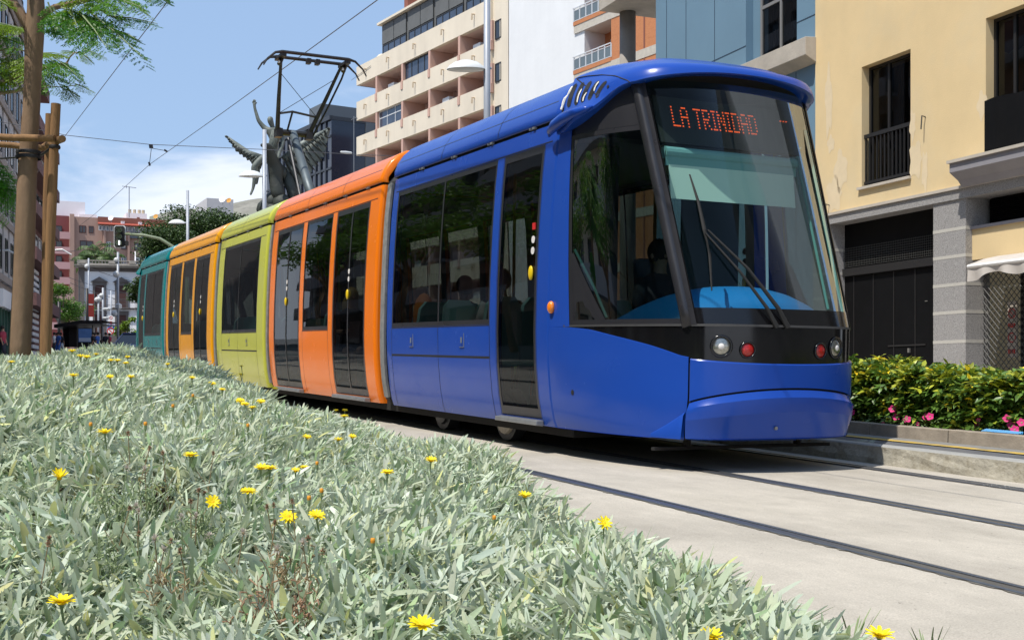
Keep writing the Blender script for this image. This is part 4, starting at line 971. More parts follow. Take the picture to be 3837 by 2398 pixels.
for i, (px, py, lab) in enumerate(PINK):
    p = atX(px, py, 8.36 + .03 * (i % 3)); t = thing('petunia', p, lab, 'flower', 'pink petunias at the foot of the hedge'); r = .036 if 'tiny' not in lab and 'small' not in lab else .018
    nrm = Vector((-.75, -.5, .45)).normalized(); ax = nrm.cross(Vector((0, 0, 1))).normalized(); bx = ax.cross(nrm); mb = MB()
    vs_ = [tuple(p - np.array(nrm) * .012)]
    for k in range(20):
        a = k / 20 * 6.283; rr = r * (1 + .14 * math.cos(5 * a)); vs_.append(tuple(p + rr * (math.cos(a) * np.array(ax) + math.sin(a) * np.array(bx)) + np.array(nrm) * .004 * math.cos(5 * a)))
    mb.add(vs_, [(0, 1 + k, 1 + (k + 1) % 20) for k in range(20)]); mb.build('petals', 'petunia_pink', t)
    mb = MB(); mb.tube([p - np.array(nrm) * .004, p - np.array(nrm) * .03, p + [.02, .01, -.08]], [.008, .003, .002], 6); mb.build('stem', 'stem_green', t)
n = 2600; y = RNG.uniform(3.6, 13, n); dn = np.sin(y * 2.3) + np.sin(y * 5.1) * .6 + RNG.normal(0, .5, n); y = y[dn > -.1]; n = len(y)
c = np.stack([RNG.normal(8.40, .05, n), y, g(y) + .22 + RNG.random(n) * .10], 1)
V, F = leaves(c, RNG.uniform(0, 6.28, n), RNG.uniform(-.2, 1.1, n), RNG.uniform(.025, .05, n), RNG.uniform(.012, .02, n), RNG.uniform(0, .6, n), RNG.normal(0, .4, n), ts=(0, .25, .6, 1), ws=(.15, .8, 1., .0))
np_mesh('petunia_leaves', V, F, 'petunia_leaf', tint=np.repeat(.7 + .6 * RNG.random((n, 1)) * np.ones((n, 3)), 12, 0), kind='stuff', label='low green leafy growth along the foot of the hedge', category='ground cover', loc=(8.4, 8, .5))
mb = MB(); a0 = atX(3680, 1632, 8.30); b0 = atX(3815, 1645, 8.30)
for i in range(26):
    t_ = i / 25; x = 8.29; y = a0[1] + (b0[1] - a0[1]) * t_; mb.tube([(x, y, g(y) + .265), (x + .03, y - .03, g(y) + .285), (x + .07, y - .01, g(y) + .265)], .004, 5); mb.tube([(x + .07, y, g(y) + .265), (x + .03, y - .03, g(y) + .283), (x, y - .05, g(y) + .265)], .004, 5)
mb.build('blue_net', 'net_blue', label='strip of blue plastic netting lying along the kerb', category='net')

# ================================================================ NEAR TREE WITH STAKES
mat('bark_near', (.21, .135, .08), .85, var=.22, vscale=9, bump=.004, bscale=50, stretch=(1, 1, .35), col2=(.17, .12, .08), c2amt=.6, c2scale=3)
mat('stake_wood', (.25, .135, .055), .8, var=.25, vscale=5, bump=.004, bscale=30, stretch=(9, 9, .5), col2=(.17, .085, .035), c2amt=.7, c2scale=2.2)
mat('strap_black', (.015, .015, .017), .6); mat('leaf_fern', (.13, .26, .025), .5, attr=True, trans=.45); mat('branch_pale', (.36, .27, .18), .8, var=.15, vscale=20)
def tree_root(loc, label, cat='tree', group=None, name='flame_tree'): return thing(name, loc, label, cat, group)
def zt(px, py, z=8.0): return P(px, py, z)
T1 = tree_root((.48, 8.6, g(8.6) + .4), 'slender brown trunked tree with feathery leaves, tied to round wooden stakes')
mb = MB(); pts = [(72, 1420, 40), (76, 1290, 39), (86, 1080, 37), (93, 900, 37), (100, 700, 35), (110, 520, 32), (118, 400, 31), (124, 270, 31), (128, 140, 35), (135, 40, 32), (132, -80, 27), (128, -260, 22)]
mb.tube([zt(a, b) for a, b, _ in pts], [r / 562.5 * 1.0 for _, _, r in pts], 18); mb.build('trunk', 'bark_near', T1, smooth=True)
BR = [([(118, 150), (95, 80), (60, 25), (10, -5), (-60, -20)], [22, 19, 17, 15, 12], 0), ([(150, 75), (175, 48), (205, 28), (300, 8), (420, -20)], [18, 14, 11, 9, 6], 0),
      ([(128, -60), (200, -150), (330, -170)], [16, 10, 6], .3), ([(128, -100), (60, -200), (-100, -260)], [16, 10, 6], .3)]
for pp, rr, dz in BR:
    mb = MB(); mb.tube([zt(a, b, 8 + dz * i) for i, (a, b) in enumerate(pp)], [r / 562.5 for r in rr], 10); mb.build('limb', 'bark_near', T1, smooth=True)
def frond(p0, p1, up, dep=.0, n=13, wid=.35, lk=14, droop=.12):
    """bipinnate frond from p0 to p1; returns leaflet arrays"""
    p0, p1 = np.array(p0), np.array(p1); L_ = np.linalg.norm(p1 - p0); d = (p1 - p0) / L_; side = np.cross(d, up); side /= np.linalg.norm(side)
    B = []; A = []; E = []; LN = []; stems = []
    for i in range(n):
        t = .12 + .88 * i / (n - 1); c = p0 + d * L_ * t + np.array([0, 0, -droop * L_ * (t ** 2 - t * .6)])
        pl = wid * L_ * (math.sin(math.pi * min(1, .18 + .82 * (1 - t)) * .62) + .1) * random.uniform(.85, 1.1)
        for s_ in (-1, 1):
            e = c + side * s_ * pl * .92 + d * pl * .35 + np.array([0, 0, -pl * random.uniform(.15, .5)])
            pd = (e - c) / np.linalg.norm(e - c); stems.append((c, e))
            for k in range(lk):
                q = c + (e - c) * (.1 + .9 * k / lk); w = np.cross(pd, up)
                for r_ in (-1, 1):
                    v = w * r_ * .85 + pd * .5 + np.array([0, 0, -.15]) + RNG.normal(0, .12, 3); B.append(q); A.append(math.atan2(v[1], v[0])); E.append(math.asin(max(-1, min(1, v[2] / np.linalg.norm(v))))); LN.append(pl * .16 * random.uniform(.7, 1.1))
    return B, A, E, LN, stems
def crown(root, specs, zdef, name='crown', tint=(1, 1, 1), scale=1.):
    B, A, E, LN = [], [], [], []; T = []; mb = MB()
    for (x0, y0, x1, y1, z0, z1, wid, *r) in specs:
        tt = r[0] if r else (1, 1, 1)
        b, a, e, l, st = frond(P(x0, y0, z0), P(x1, y1, z1), np.array([random.uniform(-.3, .3), -.6, .75]), wid=wid, n=15)
        B += b; A += a; E += e; LN += l; T += [tt] * len(b); mb.tube([P(x0, y0, z0), (P(x0, y0, z0) + P(x1, y1, z1)) / 2 + [0, 0, .01], P(x1, y1, z1)], [.006, .004, .002], 5)
    n = len(B); V, F = leaves(np.array(B), np.array(A), np.array(E), np.array(LN), np.array(LN) * .42, np.full(n, .2), RNG.normal(0, .5, n), fold=.05, ts=(0, .5, 1), ws=(.5, 1., .3))
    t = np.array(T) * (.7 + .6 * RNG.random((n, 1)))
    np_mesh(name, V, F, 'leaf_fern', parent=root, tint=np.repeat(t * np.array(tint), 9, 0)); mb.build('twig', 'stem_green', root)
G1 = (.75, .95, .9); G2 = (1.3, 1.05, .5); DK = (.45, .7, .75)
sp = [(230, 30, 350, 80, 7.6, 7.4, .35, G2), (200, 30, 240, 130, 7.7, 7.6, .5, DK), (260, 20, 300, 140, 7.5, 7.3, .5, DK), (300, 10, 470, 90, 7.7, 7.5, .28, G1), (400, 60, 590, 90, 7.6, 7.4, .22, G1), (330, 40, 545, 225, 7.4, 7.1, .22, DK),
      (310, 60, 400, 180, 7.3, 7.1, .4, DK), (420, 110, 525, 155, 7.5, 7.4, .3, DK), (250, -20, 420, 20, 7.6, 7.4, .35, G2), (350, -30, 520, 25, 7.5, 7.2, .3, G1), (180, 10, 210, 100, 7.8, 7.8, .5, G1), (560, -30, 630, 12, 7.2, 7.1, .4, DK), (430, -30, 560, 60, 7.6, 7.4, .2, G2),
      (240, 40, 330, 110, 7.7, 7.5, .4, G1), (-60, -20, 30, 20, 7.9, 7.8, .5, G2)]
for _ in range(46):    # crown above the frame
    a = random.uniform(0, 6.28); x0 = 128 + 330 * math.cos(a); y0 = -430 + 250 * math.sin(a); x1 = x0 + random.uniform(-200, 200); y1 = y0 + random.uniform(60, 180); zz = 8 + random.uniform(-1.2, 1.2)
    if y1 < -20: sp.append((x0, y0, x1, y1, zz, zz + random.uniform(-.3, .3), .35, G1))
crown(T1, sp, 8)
# second tree, branches seen behind the trunk
T2 = tree_root((-.55, 11.0, g(11) + .5), 'feathery leaved tree partly out of the frame behind the staked tree', 'tree')
mb = MB(); mb.tube([P(-190, 1350, 11), P(-180, 900, 11), P(-170, 500, 11), P(-160, 100, 11)], [.09, .08, .07, .05], 12); mb.build('trunk', 'bark_near', T2, smooth=True)
for pp, rr in (([(-170, 370), (0, 312), (100, 270), (180, 250), (255, 240)], [26, 22, 18, 15, 13]), ([(-170, 365), (0, 350), (60, 343), (110, 325)], [22, 14, 12, 10]), ([(-160, 250), (0, 190), (50, 181), (100, 195)], [18, 9, 7, 5]), ([(250, 238), (262, 215), (280, 198), (320, 200)], [8, 6, 5, 3]), ([(-100, 240), (0, 240), (80, 232)], [10, 7, 4]), ([(150, 320), (230, 328), (300, 318)], [5, 4, 3])):
    mb = MB(); mb.tube([P(a, b, 11) for a, b in pp], [r / 2 / 409 * 1.0 for r in rr], 8); mb.build('limb', 'branch_pale', T2, smooth=True)
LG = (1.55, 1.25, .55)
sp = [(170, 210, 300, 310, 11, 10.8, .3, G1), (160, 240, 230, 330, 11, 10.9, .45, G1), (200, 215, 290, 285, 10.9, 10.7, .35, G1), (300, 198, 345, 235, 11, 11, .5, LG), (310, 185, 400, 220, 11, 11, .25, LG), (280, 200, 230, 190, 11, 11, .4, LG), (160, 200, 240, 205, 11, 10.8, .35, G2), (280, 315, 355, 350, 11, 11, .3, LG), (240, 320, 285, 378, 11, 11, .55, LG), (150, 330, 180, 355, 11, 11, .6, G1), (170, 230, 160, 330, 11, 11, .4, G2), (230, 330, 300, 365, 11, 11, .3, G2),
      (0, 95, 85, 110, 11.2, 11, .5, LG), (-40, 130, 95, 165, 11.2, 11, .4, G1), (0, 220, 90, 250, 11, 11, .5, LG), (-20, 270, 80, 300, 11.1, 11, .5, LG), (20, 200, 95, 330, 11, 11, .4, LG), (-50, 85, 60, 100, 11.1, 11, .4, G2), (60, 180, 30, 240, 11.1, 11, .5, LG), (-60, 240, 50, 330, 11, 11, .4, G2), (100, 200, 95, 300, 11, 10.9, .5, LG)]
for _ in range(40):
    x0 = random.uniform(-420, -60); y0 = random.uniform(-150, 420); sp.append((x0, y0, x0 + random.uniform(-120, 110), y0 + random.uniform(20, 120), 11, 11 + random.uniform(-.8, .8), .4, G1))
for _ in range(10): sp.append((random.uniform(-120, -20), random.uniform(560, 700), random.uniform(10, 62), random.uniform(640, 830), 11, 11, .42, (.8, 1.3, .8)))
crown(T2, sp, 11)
# a few more trees down the median, seen mirrored in the tram windows
def crown_tree(loc, h, r, label, n=70, name='flame_tree', m_='leaf_fern', trunk='bark_near', cat='tree', group=None, tall=.5, leafL=.3, tone=(1, 1, 1), flat=.6, lobes=8, tr=.12):
    T = tree_root(loc, label, cat, group, name); x, y, z = loc; mb = MB(); top = z + h
    mb.tube([(x, y, z), (x + .1 * r, y, z + h * .3), (x, y + .05, z + h * tall)], [tr, tr * .8, tr * .6], 10); mb.build('trunk', trunk, T, smooth=True)
    mb = MB(); cs = []
    for i in range(lobes):
        a = i * 2.4; rr = r * (.25 + .6 * ((i * .618) % 1)); c = np.array([x + rr * math.cos(a), y + rr * math.sin(a), z + h * (tall + (1 - tall) * (.25 + .7 * ((i * .41) % 1))) - .1]); cs.append(c)
        mb.tube([(x, y, z + h * tall * .9), ((x + c[0]) / 2, (y + c[1]) / 2, c[2] * .45 + (z + h * tall) * .55), tuple(c)], [tr * .5, tr * .3, tr * .12], 6)
    mb.build('limb', trunk, T)
    cs = np.array(cs); k = RNG.integers(0, len(cs), n); d = RNG.normal(0, 1, (n, 3)); d /= np.linalg.norm(d, axis=1)[:, None]; d *= (RNG.random(n) ** .45)[:, None]
    d[:, 2] *= flat; lr = r * RNG.uniform(.34, .52, len(cs)); c = cs[k] + d * lr[k][:, None]
    V, F = leaves(c, RNG.uniform(0, 6.28, n), RNG.uniform(-.7, .8, n), RNG.uniform(.6, 1.2, n) * leafL, RNG.uniform(.35, .6, n) * leafL, RNG.uniform(0, .8, n), RNG.normal(0, .6, n), ts=(0, .25, .6, 1), ws=(.2, .8, 1., .1))
    t = (.55 + .8 * RNG.random((n, 1))) * np.array(tone); np_mesh('crown', V, F, m_, parent=T, tint=np.repeat(t, 12, 0)); return T
crown_tree((-2.0, 15.8, g(15.5) + .5), 4.6, 1.8, 'feathery tree left of the frame edge, mirrored in the tram', 2600, leafL=.13, tone=(1, 1, .8))
crown_tree((-2.4, 12.5, g(12.5) + .3), 5.2, 2.0, 'leafy tree beyond the left border of the photo, mirrored in the tram', 2600, leafL=.14)
crown_tree((-1.9, 24, g(24) + .3), 5.8, 2.4, 'tall feathery tree beyond the left border, mirrored in the blue car', 3000, leafL=.16)
crown_tree((-1.6, 30, g(30) + .3), 6.4, 2.5, 'widest feathery tree beyond the left border, mirrored in the blue car', 3200, leafL=.17)
crown_tree((-1.4, 37, g(37) + .3), 6.6, 2.4, 'farthest feathery tree of the median, mirrored in the orange car', 3000, leafL=.17)
crown_tree((-2.2, 19.5, g(19.5) + .3), 5.6, 2.2, 'second leafy tree beyond the left border, mirrored in the tram', 2600, leafL=.15)
# stakes
STK = thing('tree_stakes', (.75, 8.8, g(8.8) + .4), 'frame of round wooden stakes and crossbars holding the young tree', 'tree stakes')
def spole(pp, r, nm='stake', n=14):
    mb = MB(); P_ = [np.array(p) for p in pp]; k = 7; pts = []; rr = []
    for i in range(k): t = i / (k - 1); pts.append(P_[0] * (1 - t) + P_[1] * t + RNG.normal(0, .002, 3)); rr.append(r * (1 + .04 * math.sin(i * 2.1)))
    mb.tube(pts, rr, n); mb.build(nm, 'stake_wood', STK, auto=.9)
spole([P(170, 1420, 8.0), P(208, 392, 8.0)], .031); spole([P(160, 1420, 9.0), P(184, 428, 9.0)], .028); spole([P(-120, 1420, 7.8), P(-105, 420, 7.8)], .032); 
spole([P(-120, 512, 7.9), P(205, 520, 7.85)], .023, 'crossbar'); spole([P(-120, 530, 8.7), P(205, 560, 8.7)], .022, 'crossbar'); spole([P(232, 522, 7.75), P(150, 556, 9.4)], .024, 'crossbar')
for pp in (([(-60, 598), (75, 590), (76, 590)], 8.05), ([(142, 590), (165, 575), (200, 548)], 8.0)): 
    mb = MB(); mb.tube([P(a, b, pp[1]) for a, b in pp[0]], .018, 8, flat=.3); mb.build('strap', 'strap_black', STK)
for (yy, r) in ((573, .078), (590, .080)):
    mb = MB(); c = P(107, yy, 8.0); mb.lathe([(r, -.012), (r + .004, 0), (r, .012)], c, 20); mb.build('strap', 'strap_black', STK, smooth=True)
mb = MB(); c = P(205, 552, 8.0); mb.lathe([(.034, -.012), (.038, 0), (.034, .012)], c, 16); mb.build('strap', 'strap_black', STK, smooth=True)
# ================================================================ BUILDINGS
mat('stucco_yellow', (.74, .57, .315), .9, var=.05, vscale=.9, bump=.003, bscale=60, col2=(.66, .55, .35), c2amt=.45, c2scale=.75, streak=.05)
mat('stucco_patch', (.715, .585, .385), .95, var=.05, vscale=5)
mat('granite_light', (.31, .30, .29), .6, var=.45, vscale=70, detail=2, rvar=.1); mat('granite_band', (.50, .48, .43), .6, var=.15, vscale=60)
mat('frame_dark', (.018, .017, .017), .5); mat('gate_dark', (.0035, .0035, .004), .7, var=.3, vscale=3, spec=.15); mat('mesh_grey', (.05, .05, .045), .6)
mat('sill_stone', (.50, .45, .38), .8, var=.08, vscale=4); mat('cornice_grey', (.27, .26, .28), .75, var=.08, vscale=3)
mat('curtain', (.18, .155, .14), .9, var=.1, vscale=3); mat('curtain_red', (.12, .01, .008), .9); mat('room_dark', (.02, .02, .02), .9)
glass('window_glass', (.30, .31, .31), ior=1.45); 
mat('pane_dark', (.03, .035, .045), .08, spec=.6); mat('pane_blue', (.045, .06, .095), .07, spec=.8, var=.3, vscale=.4)
mat('awning_cloth', (.50, .46, .415), .9, var=.1, vscale=4); mat('awning_white', (.78, .76, .72), .8)
mat('panel_blue', (.15, .255, .345), .5, var=.05, vscale=.6); mat('panel_seam', (.03, .06, .10), .8); mat('concrete_ledge', (.46, .42, .36), .9, var=.12, vscale=3, bump=.005, streak=.15); mat('concrete_col', (.30, .275, .245), .9, var=.12, vscale=2.5, bump=.004, streak=.2)
mat('alu_frame', (.30, .29, .27), .4, metal=.4); mat('blind_slat', (.10, .14, .17), .5)
mat('stucco_cream', (.74, .655, .52), .95, var=.06, vscale=.35, streak=.10); mat('stucco_pink', (.56, .36, .29), .95, var=.06, vscale=.4); mat('recess_pink', (.66, .48, .42), .95); mat('paint_white_wall', (.76, .77, .77), .9, var=.025, vscale=.5, streak=.05, bump=.01, bscale=2)
mat('shade_grey', (.12, .125, .125), .85, var=.12, vscale=1); mat('tile_red', (.26, .09, .06), .85); mat('cream_fit', (.50, .40, .28), .8)
mat('brick_orange', (.50, .20, .085), .9, var=.14, vscale=9, stretch=(1, 1, 3), col2=(.42, .15, .06), c2amt=.5, c2scale=2); mat('speckled_concrete', (.50, .46, .39), .9, var=.12, vscale=5); mat('soffit_white', (.62, .60, .56), .9)
mat('rail_white', (.60, .62, .64), .5); mat('smoked_panel', (.13, .16, .17), .15, spec=.7)
mat('curtain_wall', (.012, .016, .032), .10, spec=.7, var=.3, vscale=.12); mat('mullion', (.03, .035, .045), .5); mat('slate_panel', (.10, .115, .13), .5)
mat('brown_stucco', (.40, .255, .20), .95, var=.06, vscale=.2, streak=.08); mat('pink_stucco', (.50, .29, .28), .95, var=.06, vscale=.2); mat('deep_red', (.20, .055, .055), .9); mat('roof_red', (.38, .075, .045), .85); mat('brick_brown', (.22, .085, .06), .9)
mat('white_far', (.78, .74, .76), .9, var=.04, vscale=.2); mat('neo_white', (.86, .86, .88), .9, var=.03, vscale=.3, streak=.05); mat('neo_stone', (.13, .115, .11), .9, var=.2, vscale=1); mat('neo_stone_light', (.34, .31, .27), .9, var=.2, vscale=1); mat('shutter_brown', (.07, .025, .02), .7)
mat('stone_grey', (.30, .26, .235), .9, var=.1, vscale=.5, streak=.12); mat('stone_pale', (.46, .45, .45), .9, var=.05, vscale=.4); mat('dark_pink', (.19, .10, .095), .9, var=.1, vscale=.4)
mat('cream_orange', (.60, .30, .07), .9)
class Fac:
    """vertical facade through picture column px at depth z, receding to column vpx; local (u right, w out, v above camera level)"""
    def __init__(s, px, z, vpx, flip=1):
        d = ray(vpx, HY)[:2]; s.d = d / np.linalg.norm(d); s.o = P(px, HY, z)[:2]; s.u = -s.d * flip
        n = np.array([-s.u[1], s.u[0]]); 
        if np.dot(n, -s.o) < 0: n = -n
        s.n = n
    def pt(s, u, w, v): p = s.o + s.u * u + s.n * w; return (p[0], p[1], v)
    def uv(s, px, py, w=0.):
        r = ray(px, py); o = s.o + s.n * w; t = np.dot(o, s.n) / np.dot(r[:2], s.n); p = r * t; return float(np.dot(p[:2] - s.o, s.u)), float(p[2] + CAMZ)
    def U(s, px, w=0.): return s.uv(px, HY, w)[0]
    def g(s, u=0): p = s.pt(u, 0, 0); return g(min(330, p[1]))
def fb(mb, u0, u1, w0, w1, v0, v1): mb.box(min(u0, u1), max(u0, u1), min(w0, w1), max(w0, w1), min(v0, v1), max(v0, v1))
def wallholes(mb, U0, U1, V0, V1, holes, w0=-.35, w1=0.):
    """wall slab with rectangular openings, holes=(u0,u1,v0,v1)"""
    us = sorted(set([U0, U1] + [h[0] for h in holes] + [h[1] for h in holes])); vs_ = sorted(set([V0, V1] + [h[2] for h in holes] + [h[3] for h in holes]))
    inh = lambda i, j: (not (0 <= i < len(us) - 1 and 0 <= j < len(vs_) - 1)) or any(h[0] <= (us[i] + us[i + 1]) / 2 <= h[1] and h[2] <= (vs_[j] + vs_[j + 1]) / 2 <= h[3] for h in holes)
    for i in range(len(us) - 1):
        for j in range(len(vs_) - 1):
            if inh(i, j): continue
            a, b, c, d = us[i], us[i + 1], vs_[j], vs_[j + 1]
            mb.quad((a, w1, c), (b, w1, c), (b, w1, d), (a, w1, d))
            if inh(i - 1, j): mb.quad((a, w0, c), (a, w1, c), (a, w1, d), (a, w0, d))
            if inh(i + 1, j): mb.quad((b, w0, c), (b, w1, c), (b, w1, d), (b, w0, d))
            if inh(i, j - 1): mb.quad((a, w0, c), (b, w0, c), (b, w1, c), (a, w1, c))
            if inh(i, j + 1): mb.quad((a, w0, d), (b, w0, d), (b, w1, d), (a, w1, d))
def window(f, parent, u0, u1, v0, v1, w=-.22, fm='frame_dark', pm='window_glass', mull=(), bars=(), t=.05, back=True, curtain=None):
    mb = MB(f.pt)
    for a, b, c, d in ((u0, u0 + t, v0, v1), (u1 - t, u1, v0, v1), (u0 + t, u1 - t, v0, v0 + t), (u0 + t, u1 - t, v1 - t, v1)): fb(mb, a, b, w - .03, w + .03, c, d)
    for m_ in mull: fb(mb, m_ - t / 2, m_ + t / 2, w - .029, w + .029, v0 + t, v1 - t)
    for m_ in bars: fb(mb, u0 + t, u1 - t, w - .028, w + .028, m_ - t / 2, m_ + t / 2)
    o = mb.build('window', fm, parent)
    mb = MB(f.pt); mb.quad((u0 + t, w, v0 + t), (u1 - t, w, v0 + t), (u1 - t, w, v1 - t), (u0 + t, w, v1 - t)); mb.build('pane', pm, o)
    if curtain:
        mb = MB(f.pt); a, b = curtain[1], curtain[2]; k = 16; mb.grid([[(a + (b - a) * i / k, w - .12 + .03 * (i % 2), v0 + .1), (a + (b - a) * i / k, w - .12 + .03 * (i % 2), v1 - .1)] for i in range(k + 1)]); mb.build('curtain', curtain[0], o)
    return o
# ---- yellow building on the right
F1 = Fac(3412, 21.5, 100); G0 = F1.g(0) + .2
uL = F1.U(3055); YB = thing('yellow_building', F1.pt(uL, 0, G0), 'yellow rendered building with grey granite ground floor and dark windows', 'building')
uR = F1.U(3837) + 7
w1 = (*F1.uv(3229, 250), *F1.uv(3412, 184)); wa, wb = F1.U(3229), F1.U(3412); wt = F1.uv(3412, 184)[1]; wbm = F1.uv(3412, 660)[1]
x1 = F1.U(3694); xt = F1.uv(3700, 68)[1]; xb = F1.uv(3700, 563)[1]; crn = F1.uv(3400, 745)[1]; lin = F1.uv(3500, 766)[1]
gl = F1.U(3112); gr = F1.U(3500.5); pr = F1.U(3622)
top = 14.0
mb = MB(F1.pt); holes = [(wa, wb, wbm, wt), (x1, x1 + 2.4, xb, xt), (x1 + 5, x1 + 6.4, wbm, wt)]
for dv in (4.6,): holes += [(h[0], h[1], h[2] + dv, h[3] + dv) for h in holes[:3]]
wallholes(mb, uL, uR, crn, top, holes, -.30, 0); mb.quad((uL, 0, G0), (uL, -9, G0), (uL, -9, top), (uL, 0, top)); mb.quad((uR, 0, G0), (uR, -9, G0), (uR, -9, top), (uR, 0, top)); mb.quad((uL, 0, top), (uR, 0, top), (uR, -9, top), (uL, -9, top)); mb.quad((uL, -4, crn), (uR, -4, crn), (uR, -4, top), (uL, -4, top))
mb.build('wall', 'stucco_yellow', YB)
for k, h in enumerate(holes):
    big = (h[1] - h[0]) > 2; um = (h[0] + h[1]) / 2
    wo = window(F1, YB, h[0], h[1], h[2], h[3], mull=(um - .12,) if not big else (h[0] + .45, um + .2), w=-.20, curtain=('curtain', h[0] + (.35 if not big else .5), h[0] + (1.0 if not big else 1.1)))
    if big:
        mb = MB(F1.pt); kk = 22; mb.grid([[(h[0] + .1 + (h[1] - h[0] - .2) * i / kk, -.30, h[3] - .55 - .05 * (i % 2)), (h[0] + .1 + (h[1] - h[0] - .2) * i / kk, -.30, h[3] - .06)] for i in range(kk + 1)]); mb.build('valance', 'curtain_red', wo)
mb = MB(F1.pt); fb(mb, wa - .02, wb + .02, -.10, -.05, wbm + .92, wbm + .99); fb(mb, wa, wb, -.10, -.05, wbm + .05, wbm + .10)
n = 12
for i in range(n + 1): u = wa + .03 + (wb - wa - .06) * i / n; fb(mb, u - .012, u + .012, -.085, -.06, wbm + .10, wbm + .92)
mb.build('balustrade', 'frame_dark', YB)
mb = MB(F1.pt); fb(mb, wa - .08, wb + .02, -.3, .06, wbm - .05, wbm); mb.build('sill', 'sill_stone', YB)
# pale repair patches in the render
for k, (cx_, cy_, ww, hh) in enumerate([(3150, 640, .25, .5), (3105, 380, .14, .9), (3125, 730, .3, .45), (3432, 600, .22, .42), (3466, 640, .10, .45), (3420, 470, .10, .35), (3680, 395, .14, .3), (3113, 540, .14, .22)]):
    u, v = F1.uv(cx_, cy_); mb = MB(F1.pt); k_ = 22; mb.add([(u, .003, v)] + [(u + ww * (.75 + .16 * math.sin(i * 1.3 + k) + .03 * math.sin(i * 2.9 + 2 * k)) * math.cos(6.283 * i / k_), .003, v + hh * (.75 + .16 * math.sin(i * 1.3 + k) + .03 * math.sin(i * 2.9 + 2 * k)) * math.sin(6.283 * i / k_)) for i in range(k_)], [(0, 1 + i, 1 + (i + 1) % k_) for i in range(k_)]); mb.build('plaster_patch', 'stucco_patch', YB)
mb = MB(F1.pt); u, v = F1.uv(3468, 440); mb.tube([(u, 0, v), (u, .08, v + .02), (u, .1, v - .22)], .012, 6); mb.build('wall_hook', 'mesh_grey', YB)
mb = MB(F1.pt); u, v = F1.uv(3108, 770); mb.tube([(u, 0, v), (u, .08, v + .02), (u, .1, v - .15)], .012, 6); mb.build('wall_hook', 'mesh_grey', YB)
# granite base : lintel band, pillar, gate recess
mb = MB(F1.pt); fb(mb, uL - .02, uR, -.5, .05, lin, crn - .03); mb.build('granite_lintel', 'granite_light', YB)
mb = MB(F1.pt); fb(mb, uL - .02, uR, -.05, .085, crn - .03, crn + .02); mb.build('string_course', 'sill_stone', YB)
bands = [F1.uv(3559, y)[1] for y in (763, 863, 964, 1069, 1172, 1281, 1382)]
def gpillar(u0, u1, depth=.8):
    mb = MB(F1.pt); mb2 = MB(F1.pt); e = [lin] + bands[1:] + [G0 - .1]
    for i in range(len(e) - 1): fb(mb, u0, u1, -depth, .02, e[i] - (.028 if i else 0), e[i + 1] + (.028 if i < len(e) - 2 else 0))
    p_ = mb.build('pillar', 'granite_light', YB)
    for b in bands[1:]: mb2 = MB(F1.pt); fb(mb2, u0 - .003, u1 + .003, -depth, .023, b - .028, b + .028); mb2.build('stone_band', 'granite_band', p_)
gpillar(gr, pr, .50); gpillar(uL - .05, gl, .34); gpillar(pr + 5.4, pr + 6.3); 
mb = MB(F1.pt); fb(mb, gl - .1, gr, -.46, -.34, G0 - .1, lin); mb.build('garage_gate', 'gate_dark', YB)
GG = mb
gt = bpy.data.objects.get('garage_gate'); mb = MB(F1.pt)
gv = F1.uv(3300, 985, -.34)[1]; fb(mb, gl, gr, -.34, -.28, gv - .18, gv - .03)
for i in range(5): u = gl + (gr - gl) * (i + .5) / 5; fb(mb, u - .01, u + .01, -.34, -.33, G0, gv - .2)
fb(mb, gl + 1.3, gr - .6, -.34, -.325, G0 + .9, G0 + .93)
mb.build('gate_rail', 'frame_dark', gt)
mb = MB(F1.pt)
for i in range(60): u = gl + .01 + (gr - gl - .02) * i / 59; mb.tube([(u, -.31, gv), (u, -.31, gv + .38)], .0035, 4)
for i in range(9): mb.tube([(gl, -.31, gv + .045 * i), (gr, -.31, gv + .045 * i)], .0035, 4)
mb.build('vent_mesh', 'mesh_grey', gt)
mb = MB(F1.pt); u, v = F1.uv(3407, 1311, -.34); fb(mb, u, u + .03, -.34, -.30, v - .05, v + .03); u, v = F1.uv(3467, 1130, -.34); fb(mb, u, u + .06, -.34, -.33, v, v + .015); mb.build('handle', 'alu_frame', gt)
# shop bay to the right of the pillar : yellow panel, louvre, awning, lattice
uy, vy = F1.uv(3656, 862, -.2); _, vy2 = F1.uv(3656, 976, -.2)
mb = MB(F1.pt); fb(mb, uy, uR, -.5, -.12, vy2, vy); mb.build('shop_fascia', 'stucco_yellow', YB)
mb = MB(F1.pt); fb(mb, uy - .02, uR, -.5, -.08, vy, vy + .05); mb.build('fascia_cap', 'cornice_grey', YB)
mb = MB(F1.pt)
for i in range(12): v = vy + .08 + i * (lin - vy - .1) / 12; mb.hexa([(pr + .12, -.45, v), (pr + 1.1, -.45, v), (pr + 1.1, -.38, v), (pr + .12, -.38, v), (pr + .12, -.47, v + .05), (pr + 1.1, -.47, v + .05), (pr + 1.1, -.42, v + .05), (pr + .12, -.42, v + .05)])
fb(mb, pr + .0, pr + 1.3, -.6, -.5, vy, lin); fb(mb, pr + 1.1, pr + 1.25, -.5, -.35, vy, lin); mb.build('louvre', 'gate_dark', YB)
mb = MB(F1.pt); fb(mb, pr + 1.25, uR, -.5, -.42, vy, lin); mb.build('fascia_back', 'stucco_yellow', YB)
mb = MB(F1.pt); fb(mb, pr - .02, uR, -1.3, -1.2, G0 - .1, vy2 + .2); mb.build('shop_back', 'room_dark', YB)
mb = MB(F1.pt)
H0, H1 = G0, vy2 - .1; ww = 6.0; s_ = .115; nn = int((ww + H1 - H0) / s_)
